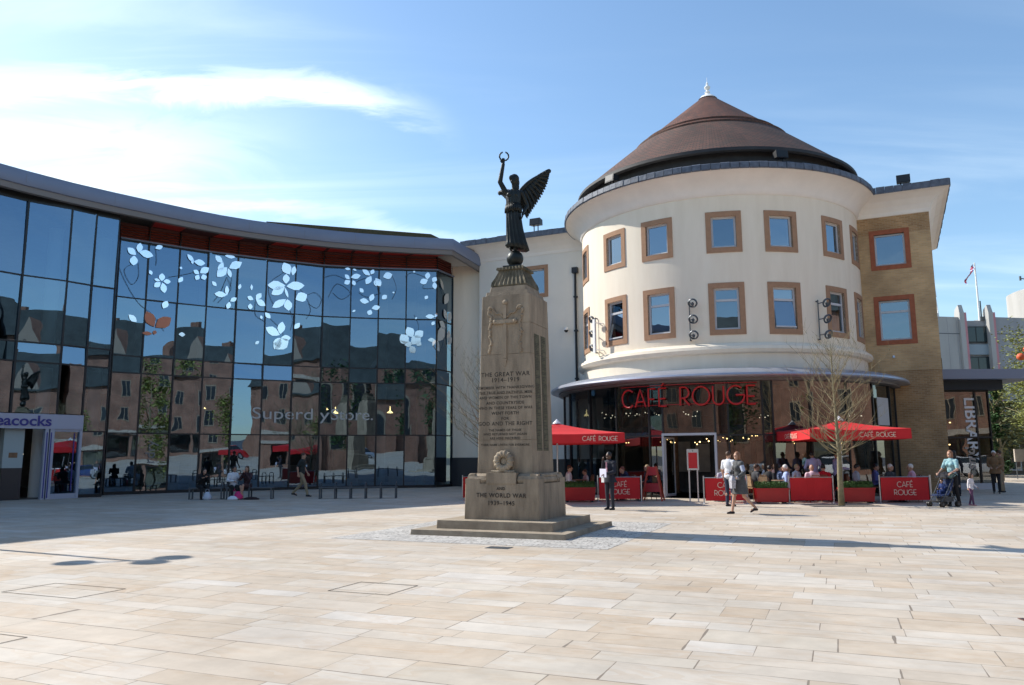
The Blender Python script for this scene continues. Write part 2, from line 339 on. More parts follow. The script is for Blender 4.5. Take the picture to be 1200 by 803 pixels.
def poly_map(pts):
    P = [Vector((a, b)) for a, b in pts]; S = [0.0]
    for a, b in zip(P, P[1:]): S.append(S[-1]+(b-a).length)
    seg = [(b-a).normalized() for a, b in zip(P, P[1:])]
    nr = []
    for i in range(len(P)):
        t = seg[max(0, i-1)]+seg[min(len(seg)-1, i)]; t.normalize(); nr.append(Vector((t.y, -t.x)))
    def f(u, z, d):
        i = 0
        while i < len(S)-2 and u > S[i+1]+1e-9: i += 1
        k = (u-S[i])/(S[i+1]-S[i]); p = P[i].lerp(P[i+1], k); kk = max(0, min(1, k)); n = nr[i].lerp(nr[i+1], kk)
        return Vector((p.x+n.x*d, p.y+n.y*d, z))
    f.S = S; return f

def text_mesh(txt, size=1.0, extrude=0.0, align='CENTER', shear=0.0, spacing=1.0, offset=0.0):
    cu = bpy.data.curves.new('t', 'FONT'); cu.body = txt; cu.size = size; cu.extrude = extrude; cu.align_x = align; cu.align_y = 'BOTTOM_BASELINE'; cu.shear = shear; cu.space_character = spacing; cu.offset = offset
    cu.resolution_u = 4
    o = bpy.data.objects.new('t', cu); COL.objects.link(o); dg = bpy.context.evaluated_depsgraph_get(); dg.update()
    me = bpy.data.meshes.new_from_object(o.evaluated_get(dg)); bpy.data.objects.remove(o); bpy.data.curves.remove(cu)
    V = [v.co.copy() for v in me.vertices]; F = [list(p.vertices) for p in me.polygons]; bpy.data.meshes.remove(me); return V, F
def text_on(mb, txt, size, fn, extrude=0.004, **k):
    """fn maps (x,y,depth) to a point"""
    V, F = text_mesh(txt, size, extrude, **k); b = len(mb.v)
    mb.v += [tuple(fn(v.x, v.y, v.z)) for v in V]
    for f in F: mb.f.append([b+i for i in f]); mb.uv.append(None); mb.mi.append(mb.cur)
# stroke letters for the art-deco lettering: polylines in unit letter height
def arc(cx, cy, rx, ry, a0, a1, n=16): return [(cx+rx*math.cos(R(a0+(a1-a0)*i/n)), cy+ry*math.sin(R(a0+(a1-a0)*i/n))) for i in range(n+1)]
GL = {'C': (0.80, [arc(.5, .5, .48, .5, 48, 312)]), 'A': (0.74, [[(0, 0), (.37, 1), (.74, 0)], [(.13, .3), (.61, .3)]]), 'F': (.5, [[(0, 0), (0, 1), (.48, 1)], [(0, .42), (.4, .42)]]),
      'É': (.5, [[(.48, 0), (0, 0), (0, 1), (.48, 1)], [(0, .42), (.42, .42)], [(.16, 1.12), (.36, 1.32)]]), 'E': (.5, [[(.48, 0), (0, 0), (0, 1), (.48, 1)], [(0, .42), (.42, .42)]]),
      'R': (.55, [[(0, 0), (0, 1), (.22, 1)]+arc(.22, .7, .3, .3, 90, -90, 10)+[(0, .4)], [(.2, .4), (.55, 0)]]), 'O': (1.0, [arc(.5, .5, .5, .5, 0, 360, 28)]),
      'U': (.62, [[(0, 1), (0, .3)]+arc(.31, .3, .31, .3, 180, 360, 12)+[(.62, 1)]]), 'G': (.95, [arc(.5, .5, .5, .5, 48, 360, 24)+[(.5, .5)]]), ' ': (.45, [])}
def deco(txt, gap=0.16):
    x = 0; out = []
    for ch in txt:
        w, st = GL[ch]; out += [[(x+a, b) for a, b in p] for p in st]; x += w+gap
    return x-gap, out
def deco_flat(mb, txt, h, fn, th=0.09, depth=0.003, gap=0.16):
    """flat stroke lettering; fn(x,y,d) with x centred"""
    w, st = deco(txt, gap)
    for p in st:
        P = [Vector(((a-w/2)*h, b*h)) for a, b in p]; t = th*h/2; L = []; Rr = []
        for i, q in enumerate(P):
            d0 = (P[i]-P[i-1]).normalized() if i else None; d1 = (P[i+1]-P[i]).normalized() if i < len(P)-1 else None
            d = d0 or d1
            if d0 and d1:
                d = (d0+d1); d = d.normalized() if d.length > .1 else d1
            n = Vector((-d.y, d.x)); k = 1.0
            if d0 and d1: k = min(1.8, 1/max(.3, n.dot(Vector((-d1.y, d1.x)))))
            L.append(q+n*t*k); Rr.append(q-n*t*k)
        for i in range(len(P)-1):
            mb.face([fn(*Rr[i], depth), fn(*Rr[i+1], depth), fn(*L[i+1], depth), fn(*L[i], depth)])
# ---------------------------------------------------------------- shared materials
M_ = {}
M_['plaza'] = paving_mat('sandstone paving', R(22.5), 0.40, 0.95, [(0.53, 0.45, 0.355), (0.51, 0.42, 0.32), (0.555, 0.495, 0.415), (0.52, 0.435, 0.34), (0.56, 0.505, 0.43), (0.515, 0.425, 0.325), (0.57, 0.52, 0.455), (0.535, 0.465, 0.37)], (0.22, 0.18, 0.14), 0.0052)
M_['sett'] = paving_mat('granite setts', R(22.5), 0.11, 0.13, [(0.42, 0.4, 0.37), (0.52, 0.5, 0.46), (0.6, 0.57, 0.52), (0.47, 0.44, 0.4)], (0.2, 0.18, 0.16), 0.008, swirl=False)
M_['asphalt'] = mat('asphalt', (0.10, 0.10, 0.105), 0.9, var=0.2, vscale=1)
M_['stone'] = mat('weathered portland stone', (0.39, 0.31, 0.22), 0.9, var=0.0, vscale=2.6, bump=0.5, bscale=30, col2=(0.19, 0.15, 0.105), stretch=(1.6, 1.6, 0.35))
M_['stone2'] = mat('light stone', (0.40, 0.33, 0.24), 0.9, vscale=3, bump=0.4, bscale=30, col2=(0.24, 0.19, 0.135))
M_['moss'] = mat('stone with moss', (0.21, 0.175, 0.12), 0.95, vscale=5, bump=0.8, bscale=25, col2=(0.06, 0.055, 0.032))
M_['letter'] = mat('cut lettering', (0.05, 0.042, 0.035), 0.9)
M_['bronze'] = mat('dark bronze', (0.016, 0.017, 0.016), 0.45, metal=0.5, vscale=5, bump=0.3, bscale=18, col2=(0.024, 0.03, 0.027))
M_['cream'] = mat('cream render', (0.86, 0.765, 0.62), 0.9, vscale=2.2, bump=0.15, bscale=60, col2=(0.79, 0.69, 0.545), stretch=(1, 1, .16))
M_['cream2'] = mat('pale render', (0.80, 0.75, 0.66), 0.9, var=0.05, vscale=0.7, bump=0.15, bscale=60)
M_['cornice'] = mat('white render cornice', (0.86, 0.80, 0.72), 0.85, var=0.06, vscale=1.2)
M_['tan'] = mat('tan stone surround', (0.38, 0.22, 0.13), 0.9, var=0.12, vscale=6, bump=0.2)
M_['redsur'] = mat('terracotta surround', (0.34, 0.105, 0.05), 0.85, var=0.2, vscale=6)
M_['wframe'] = mat('pale grey window frame', (0.52, 0.53, 0.55), 0.45)
M_['slate'] = mat('blue grey slate edging', (0.13, 0.15, 0.19), 0.6, vscale=5, col2=(0.065, 0.075, 0.1), bump=0.6, bscale=9)
M_['lead'] = mat('dark fascia', (0.03, 0.028, 0.028), 0.7, var=0.3)
M_['steel'] = mat('brushed steel', (0.55, 0.56, 0.58), 0.35, metal=0.9)
M_['canopy'] = mat('grey aluminium canopy', (0.19, 0.23, 0.32), 0.5, metal=0.2, var=0.08, vscale=0.6)
M_['canopydk'] = mat('canopy lip', (0.20, 0.185, 0.18), 0.5, metal=0.3)
M_['canb'] = mat('blue grey metal canopy', (0.40, 0.42, 0.48), 0.35, metal=0.5, var=0.06)
M_['dark'] = mat('dark metal', (0.018, 0.02, 0.022), 0.4, metal=0.3)
M_['blk'] = mat('black plastic', (0.012, 0.012, 0.014), 0.5)
M_['redlouvre'] = mat('red brown louvre', (0.40, 0.07, 0.04), 0.55, var=0.25, vscale=2)
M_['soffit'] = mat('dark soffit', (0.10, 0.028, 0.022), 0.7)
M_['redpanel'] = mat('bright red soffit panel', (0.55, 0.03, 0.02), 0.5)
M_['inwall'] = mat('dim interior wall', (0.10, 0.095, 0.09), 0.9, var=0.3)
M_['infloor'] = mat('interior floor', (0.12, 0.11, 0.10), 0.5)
M_['inpale'] = mat('pale shop fittings', (0.42, 0.36, 0.30), 0.8, var=0.2)
M_['spandrel'] = mat('teal grey spandrel', (0.10, 0.15, 0.17), 0.5)
M_['film'] = mat('mirror film', (0.80, 0.86, 0.92), 0.12, metal=0.9)
M_['filmrefl'] = mat('film with painted brick reflection', (0.55, 0.20, 0.11), 0.35, metal=0.3)  # orange reflection of sunlit brick painted into the film colour
M_['vine'] = mat('dark vine film', (0.02, 0.035, 0.06), 0.5)
M_['lav'] = mat('lavender panel', (0.40, 0.41, 0.50), 0.5)
M_['navy'] = mat('navy lettering', (0.03, 0.03, 0.22), 0.4)
M_['glassL'] = glass_mat('curtain wall glass', 0.25, (0.24, 0.32, 0.35), 0.10, 0.6, rcol=(0.48, 0.72, 1.0))
M_['glassC'] = glass_mat('cafe glass', 0.15, (0.38, 0.42, 0.41), 0.10, 0.6, rcol=(0.9, 0.95, 1.0), maxr=0.8)
M_['glassW'] = glass_mat('window glass', 0.27, (0.25, 0.28, 0.32), 0.05, 1.2, rcol=(0.68, 0.84, 1.0))
M_['blind'] = mat('pale blind', (0.55, 0.55, 0.52), 0.8)
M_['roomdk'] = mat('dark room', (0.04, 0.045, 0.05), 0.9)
M_['bulb'] = mat('lit bulb', (1, 0.8, 0.5), 0.5, emit=(1.0, 0.62, 0.25), estr=6)
M_['bulbw'] = mat('white lit bulb', (1, 0.9, 0.8), 0.5, emit=(1.0, 0.85, 0.65), estr=1.6)
M_['red'] = mat('red canvas', (0.60, 0.014, 0.018), 0.75, var=0.1, vscale=2)
M_['redm'] = mat('red painted metal', (0.42, 0.012, 0.014), 0.45, var=0.12, vscale=3)
M_['redneon'] = mat('red sign letters', (0.50, 0.012, 0.012), 0.4)
M_['white'] = mat('white paint', (0.8, 0.8, 0.78), 0.5)
M_['palelet'] = mat('cream lettering', (0.78, 0.66, 0.52), 0.6)
M_['wood'] = mat('brown timber', (0.22, 0.12, 0.06), 0.6, var=0.3, vscale=8)
M_['bark'] = mat('bark', (0.23, 0.20, 0.12), 0.9, var=0.35, vscale=9, bump=0.4)
M_['twig'] = mat('pale twigs', (0.27, 0.225, 0.13), 0.9, var=0.3, vscale=6)
M_['leafhedge'] = mat('hedge leaves', (0.06, 0.13, 0.02), 0.7, vscale=12, col2=(0.03, 0.07, 0.012))
M_['leafy'] = mat('spring leaves', (0.30, 0.31, 0.075), 0.7, vscale=1.2, col2=(0.17, 0.20, 0.05))
M_['leafd'] = mat('dark leaves', (0.05, 0.12, 0.03), 0.7, vscale=1.2, col2=(0.02, 0.055, 0.015))
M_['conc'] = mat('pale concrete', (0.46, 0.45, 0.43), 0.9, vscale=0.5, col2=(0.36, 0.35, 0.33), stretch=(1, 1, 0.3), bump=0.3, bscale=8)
M_['concd'] = mat('painted shade and board mark concrete', (0.36, 0.37, 0.38), 0.9, vscale=0.5, col2=(0.27, 0.27, 0.28), stretch=(1, 1, 0.3))  # darker concrete: right block's shade put into the colour; also board marks
M_['pinkedge'] = mat('pink painted edge', (0.50, 0.22, 0.24), 0.7)
M_['brickY'] = brick_mat('yellow stock brick', (0.47, 0.28, 0.13), (0.33, 0.19, 0.085), (0.44, 0.33, 0.2))
M_['brickYc'] = brick_mat('pale brick course', (0.58, 0.38, 0.19), (0.48, 0.31, 0.15), (0.5, 0.38, 0.24))
M_['brickR'] = brick_mat('red brick', (0.30, 0.13, 0.08), (0.20, 0.085, 0.055), (0.30, 0.25, 0.2))
M_['tiles'] = brick_mat('clay roof tiles', (0.19, 0.062, 0.036), (0.095, 0.042, 0.03), (0.04, 0.028, 0.022), 0.20, 0.125, 0.014, bump=0.8)
M_['tiles2'] = brick_mat('grey brown roof tiles', (0.145, 0.062, 0.042), (0.085, 0.052, 0.038), (0.04, 0.028, 0.022), 0.20, 0.125, 0.014, bump=0.8)
M_['slateroof'] = brick_mat('slate roof', (0.06, 0.075, 0.07), (0.045, 0.055, 0.052), (0.03, 0.03, 0.03), 0.3, 0.2, 0.01)
M_['plinthdk'] = mat('dark plinth tiles', (0.02, 0.022, 0.028), 0.35)
M_['iron'] = mat('grey iron', (0.10, 0.11, 0.12), 0.5, metal=0.5)
M_['mossedge'] = mat('mossy tile edge', (0.10, 0.07, 0.035), 0.9, vscale=8, col2=(0.04, 0.045, 0.02))

# ================================================================= SETTING
structure(MB().box(-600, 600, -600, 900, -0.4, -0.02).build('ground', M_['asphalt']))
p = MB(); p.face([(-75, -50, 0), (95, -50, 0), (95, 150, 0), (-75, 150, 0)]); structure(p.build('plaza_paving', M_['plaza']))
MC = Vector((0.08, 17.55, 0)); MR = R(-22.5)
def mon(x, y, z): return MC+Matrix.Rotation(MR, 3, 'Z') @ Vector((x, y, z))
p = MB(); p.face([mon(-2.85, -2.85, 0.004), mon(2.85, -2.85, 0.004), mon(2.85, 2.85, 0.004), mon(-2.85, 2.85, 0.004)]); structure(p.build('cobbled_apron', M_['sett']))
M_['joint'] = mat('worn steel edge', (0.17, 0.14, 0.11), 0.7)
# thin dark steel outlines of recessed covers in the paving
def cover(cx, cy, a, b, rz, lab, cat='manhole cover', fill=None, open_=False):
    q = MB(); t = 0.005
    if fill: q.box(-a, a, -b, b, 0, 0.003)
    else:
        for x0, x1, y0, y1 in ((-a, a, -b, -b+t), (-a, a, b-t, b), (-a, -a+t, -b+t, b-t), (a-t, a, -b+t, b-t)): q.box(x0, x1, y0, y1, 0, 0.004)
    o = q.build('manhole_cover', fill or M_['joint'], loc=(cx, cy, 0.003)); o.rotation_euler = (0, 0, rz); tag(o, lab, cat)
cover(-1.72, 9.95, 0.42, 0.36, R(-22.5), 'recessed paving cover outlined in dark steel, alone in the middle of the sunlit paving')
cover(-5.5, 9.9, 0.62, 0.36, R(-22.5), 'long recessed paving cover at the left edge, nearer the lamp post shadow')
cover(-4.9, 7.2, 0.4, 0.35, R(-22.5), 'recessed paving cover nearest the bottom left corner')
cover(-0.25, 14.2, 0.22, 0.14, R(-22.5), 'small grey iron cover let into the light cobbles before the memorial step', fill=M_['iron'])
dr = thing('drain_grate', 'small reddish slotted drain grate in the paving near the right edge', 'drain grate', (5.03, 7.85, 0.004), R(-5))
MB().box(-0.10, 0.10, -0.11, 0.11, 0, 0.004).build('frame', mat('rust', (0.16, 0.07, 0.05), 0.8), dr)
for i in range(2):
    q = MB()
    for k in range(5): q.box(-0.085+k*0.036, -0.065+k*0.036, -0.09+i*0.1, -0.01+i*0.1, 0.004, 0.007)
    q.build('slot', M_['blk'], dr)

# ================================================================= CURVED GLASS SHOPPING CENTRE
def S5(x, y): return (x*1.05, y*1.05)
def Z5(z): return 1.6+(z-1.6)*1.05
Lp = [S5(*a) for a in [(-27.9, 7.7), (-27.1, 11.6), (-26, 15.5), (-25.1, 18.3), (-23.95, 21.1), (-22.9, 23.4), (-21.6, 25.5), (-20.3, 27.35), (-18.87, 29.40), (-17.76, 30.47), (-17.2, 31.27), (-16.57, 31.94)]]
Rp = [S5(*a) for a in [(-17.28, 33.45), (-16.36, 34.23), (-15.32, 35.08), (-14.30, 35.87), (-13.16, 36.62), (-11.99, 37.32), (-10.76, 38.0), (-9.53, 38.68), (-8.2, 39.02), (-6.84, 39.36), (-5.45, 39.57), (-3.9, 39.76), (-3.21, 41.31)]]
LM, RM = poly_map(Lp), poly_map(Rp)
sc_b = thing('shopping_centre', 'long curved glass fronted shopping centre sweeping in from the left under a grey canopy', 'building', (-15.5, 36, 0), world=True)
zs = [0.0, Z5(2.68), Z5(5.29), Z5(6.04), Z5(8.61)]; ZT = Z5(11.2); ZL = Z5(11.62)
rnd = random.Random(5)
def panes(mp_, S, i0, zl, jit=0.026):
    for i in range(i0, len(S)-1):
        for z0, z1 in zip(zl, zl[1:]):
            q = MB(); j = [rnd.uniform(-jit, jit) for _ in range(3)]
            P = lambda u, z: mp_(u, z, 0.02+j[0]*((u-S[i])/(S[i+1]-S[i])-.5)*2+j[1]*((z-z0)/(z1-z0)-.5)*2)
            q.face([P(S[i]+.02, z0+.02), P(S[i+1]-.02, z0+.02), P(S[i+1]-.02, z1-.02), P(S[i]+.02, z1-.02)]); q.build('glass_pane', M_['glassL'], sc_b)
panes(RM, RM.S, 0, zs+[ZT])
# left: the shop entrance takes the ground floor of the bays up to the last but one mullion
ZS0, ZS1 = Z5(2.74), Z5(3.30)
iD = 10                                      # mullion at the right end of the shop sign
for i in range(0, len(LM.S)-1):
    zl = [ZS1+0.02, ZL] if i < 3 else ([zs[0], zs[1], zs[2], zs[3], zs[4], ZL] if i >= iD else [ZS1+0.02, zs[2], zs[3], zs[4], ZL])
    for z0, z1 in zip(zl, zl[1:]):
        q = MB(); j = [rnd.uniform(-.024, .024) for _ in range(2)]
        a, b = LM.S[i]+.02, LM.S[i+1]-.02
        q.face([LM(a, z0+.02, .02-j[0]-j[1]), LM(b, z0+.02, .02+j[0]-j[1]), LM(b, z1-.02, .02+j[0]+j[1]), LM(a, z1-.02, .02-j[0]+j[1])]); q.build('glass_pane', M_['glassL'], sc_b)
for i in range(len(RM.S)):
    u = RM.S[i]; MB().mbox(RM, max(0, u-.035), min(RM.S[-1], u+.035), 0, ZT, -.06, .075).build('mullion', M_['dark'], sc_b)
for i in range(0, len(LM.S)):
    u = LM.S[i]; z0 = 0 if i >= iD else ZS1
    MB().mbox(LM, max(0, u-.035), min(LM.S[-1], u+.035), z0, ZL, -.06, .075).build('mullion', M_['dark'], sc_b)
def segbox(mp_, S, i0, z0, z1, d0, d1, i1=None):
    q = MB()
    for i in range(i0, (i1 or len(S)-1)): q.mbox(mp_, S[i], S[i+1], z0, z1, d0, d1)
    return q
for z in zs[1:]+[ZT-0.035]:
    segbox(RM, RM.S, 0, z-.03, z+.03, -.04, .062).build('transom', M_['dark'], sc_b)
for z in zs[2:]+[ZL-0.03]:
    segbox(LM, LM.S, 0, z-.03, z+.03, -.04, .062).build('transom', M_['dark'], sc_b)
segbox(LM, LM.S, iD, zs[1]-.03, zs[1]+.03, -.04, .062).build('transom', M_['dark'], sc_b)
segbox(RM, RM.S, 0, 0, .14, -.1, .085).build('kick_plate', M_['dark'], sc_b)
segbox(LM, LM.S, iD, 0, .14, -.1, .085).build('kick_plate', M_['dark'], sc_b)
segbox(RM, RM.S, 0, zs[2]+.03, zs[3]-.03, -.30, -.16).build('spandrel_panel', M_['spandrel'], sc_b)
segbox(LM, LM.S, 0, zs[2]+.03, zs[3]-.03, -.30, -.16).build('spandrel_panel', M_['spandrel'], sc_b)
# return piece between the proud left glass and the set back right glass
rt = plane_map(Lp[-1][0], Lp[-1][1], Rp[0][0], Rp[0][1])
MB().mbox(rt, 0.04, rt.L-.04, 0, ZL, -.04, 0.0).build('return_panel', M_['dark'], sc_b)
# canopy edge runs a constant distance outside the glass
K_ = [LM(u, 0, .95).xy for u in LM.S[:6]]+[Vector(S5(*a)) for a in [(-20.05, 26.6), (-19.17, 27.98), (-17.86, 29.91), (-16.10, 31.62), (-13.55, 34.27), (-11.95, 35.33), (-9.15, 36.80), (-6.6, 37.75), (-4.16, 38.26), (-2.0, 38.7)]]
def onK(o, n):
    best = None
    for a, b in zip(K_, K_[1:]):
        e = b-a; det = n.x*(-e.y)+n.y*e.x
        if abs(det) < 1e-9: continue
        w = a-o; t = (w.x*(-e.y)+w.y*e.x)/det; s = (n.x*w.y-n.y*w.x)/det
        if -1e-6 <= s <= 1+1e-6 and 0 < t < 5 and (best is None or t < best): best = t
    return best if best is not None else 1.5
Ce = []
for mp_, us_ in ((LM, LM.S[:-1]), (RM, RM.S[1:12])):
    for u in us_:
        o = mp_(u, 0, 0).xy; n = mp_(u, 0, 1).xy-o; n.normalize(); Ce.append(o+n*onK(o, n))
for _ in range(2): Ce = [Ce[0]]+[(Ce[i-1]+2*Ce[i]+Ce[i+1])/4 for i in range(1, len(Ce)-1)]+[Ce[-1]]
end = Vector((-1.43, 43.1, 0)); ZC = Z5(12.55)
CP = [(v.x, v.y) for v in Ce]
CM = poly_map(CP+[(end.x, end.y)]); nC = len(CM.S)
drop = lambda i: 0.0 if i < nC-1 else -0.45
def sweep(prof, i0=0):
    """profile points (d, z) swept along the canopy edge"""
    q = MB(); q.rings([[CM(CM.S[i], ZC+z+drop(i), d) for d, z in prof] for i in range(i0, nC)]); return q
sweep([(-0.10, 0.02), (0.02, 0.0), (0.05, -0.12), (0.04, -0.52), (0.0, -0.60), (-0.12, -0.62)]).build('canopy_fascia', M_['canopy'], sc_b, smooth=True, merge=True)
sweep([(-0.14, -0.60), (-0.06, -0.61), (-0.09, -0.84), (-0.2, -0.88)]).build('canopy_lip', M_['canopydk'], sc_b, smooth=True, merge=True)
for i in range(4, nC-1, 2):                  # fine joints between the fascia sheets
    u = CM.S[i]; MB().mbox(CM, u-.005, u+.005, ZC-.5, ZC-.12, .046, .0515).build('fascia_joint', M_['canopydk'], sc_b)
# soffit + red louvre band above the right-hand glass
def strip(mA, uA, zA, dA, mB_, uB, zB, dB):
    q = MB()
    for i in range(len(uA)-1): q.face([mA(uA[i], zA, dA), mA(uA[i+1], zA, dA), mB_(uB[i+1], zB, dB), mB_(uB[i], zB, dB)])
    return q
nR = 12; uC = CM.S[len(LM.S)-1-0:len(LM.S)-1+11]
uR = RM.S[1:12]
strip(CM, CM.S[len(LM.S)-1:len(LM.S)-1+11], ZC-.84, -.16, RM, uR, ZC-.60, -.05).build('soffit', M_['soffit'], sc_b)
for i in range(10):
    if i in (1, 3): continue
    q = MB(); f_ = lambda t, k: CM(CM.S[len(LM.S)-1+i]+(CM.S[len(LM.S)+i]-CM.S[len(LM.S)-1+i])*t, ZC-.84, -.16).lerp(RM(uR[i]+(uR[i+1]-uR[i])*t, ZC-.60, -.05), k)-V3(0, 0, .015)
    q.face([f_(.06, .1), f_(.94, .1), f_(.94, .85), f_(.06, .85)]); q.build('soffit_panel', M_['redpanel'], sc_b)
q = MB()
for k in range(5):
    z = ZT+.08+k*.125; S = RM.S
    for i in range(len(S)-1): q.face([RM(S[i], z, .07), RM(S[i+1], z, .07), RM(S[i+1], z+.075, -.02), RM(S[i], z+.075, -.02)])
q.build('louvre', M_['redlouvre'], sc_b)
segbox(RM, RM.S, 0, ZT, ZC-.59, -.2, -.08).build('louvre_backing', M_['soffit'], sc_b)
for i in range(1, 12):
    MB().mbox(RM, RM.S[i]-.02, RM.S[i]+.02, ZT, ZC-.62, -.05, .09).build('louvre_post', M_['dark'], sc_b)
segbox(RM, RM.S, 0, ZT-.0, ZT+.07, -.05, .14).build('head_rail', M_['canopy'], sc_b)
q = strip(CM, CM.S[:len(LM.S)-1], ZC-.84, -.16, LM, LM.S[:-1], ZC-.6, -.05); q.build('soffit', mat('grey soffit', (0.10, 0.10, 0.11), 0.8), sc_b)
segbox(LM, LM.S, 0, ZL, max(ZL+.02, ZC-.72), -.2, .03).build('head_panel', M_['dark'], sc_b)
# roof slab, floor slabs and the rooms behind the glass
allp = [LM(u, 0, 0) for u in LM.S[:-1]]+[RM(u, 0, 0) for u in RM.S[:-1]]
front = [(v.x, v.y) for v in [CM(u, 0, -.1) for u in CM.S]]
back = [(-2.6, 60), (-30, 60), (-52, 40), (-52, 5)]
MB().prism(front[::1]+back, ZC-.30, ZC-.12).build('roof', M_['canopydk'], sc_b)
ins = [(LM(u, 0, -.32).x, LM(u, 0, -.32).y) for u in LM.S[:-1]]+[(RM(u, 0, -.32).x, RM(u, 0, -.32).y) for u in RM.S[:-1]]
bk = [(-4.2, 50), (-24, 48), (-38, 33), (-42, 8)]
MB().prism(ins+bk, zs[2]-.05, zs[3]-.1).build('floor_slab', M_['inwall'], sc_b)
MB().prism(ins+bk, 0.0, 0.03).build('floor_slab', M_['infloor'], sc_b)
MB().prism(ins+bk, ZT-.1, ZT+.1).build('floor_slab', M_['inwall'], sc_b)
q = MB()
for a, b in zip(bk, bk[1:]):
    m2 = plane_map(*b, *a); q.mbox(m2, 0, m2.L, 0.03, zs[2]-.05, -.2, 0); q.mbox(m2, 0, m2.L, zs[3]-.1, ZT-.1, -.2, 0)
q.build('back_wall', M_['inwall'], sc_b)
for i in (9, 11):
    v = LM(LM.S[i], 0, -1.6); MB().lathe((v.x, v.y, .03), [(.28, 0), (.28, ZT-.2)], 16).build('column', M_['white'], sc_b, smooth=True)
for i in (1, 3, 5, 7, 9, 11):
    v = RM(RM.S[i]+.3, 0, -1.7); MB().lathe((v.x, v.y, .03), [(.25, 0), (.25, ZT-.2)], 16).build('column', M_['inpale'], sc_b, smooth=True)
# shop fittings seen dimly through the ground floor glass
for k, (u, d, w, h) in enumerate([(2.2, -3.5, 1.8, 1.4), (5.5, -4.0, 1.2, 2.2), (8.0, -3, 1.6, 1.2), (10.8, -3.6, 1.2, 2.0), (13.5, -3.2, 1.8, 1.3)]):
    MB().mbox(RM, u, u+w, .03, h, d-.5, d).build('display_unit', M_['inpale'], sc_b)
for k, (u, z) in enumerate([(4.6, 4.1), (10.35, 4.2), (10.8, 4.0), (13.0, 4.15), (13.5, 4.05)]):
    v = RM(u, z, -2.2); MB().lathe(v, [(.02, .35), (.03, .12), (.17, 0), (.16, -.02), (.02, .02)], 14).build('pendant_lamp', M_['bulb'], sc_b)
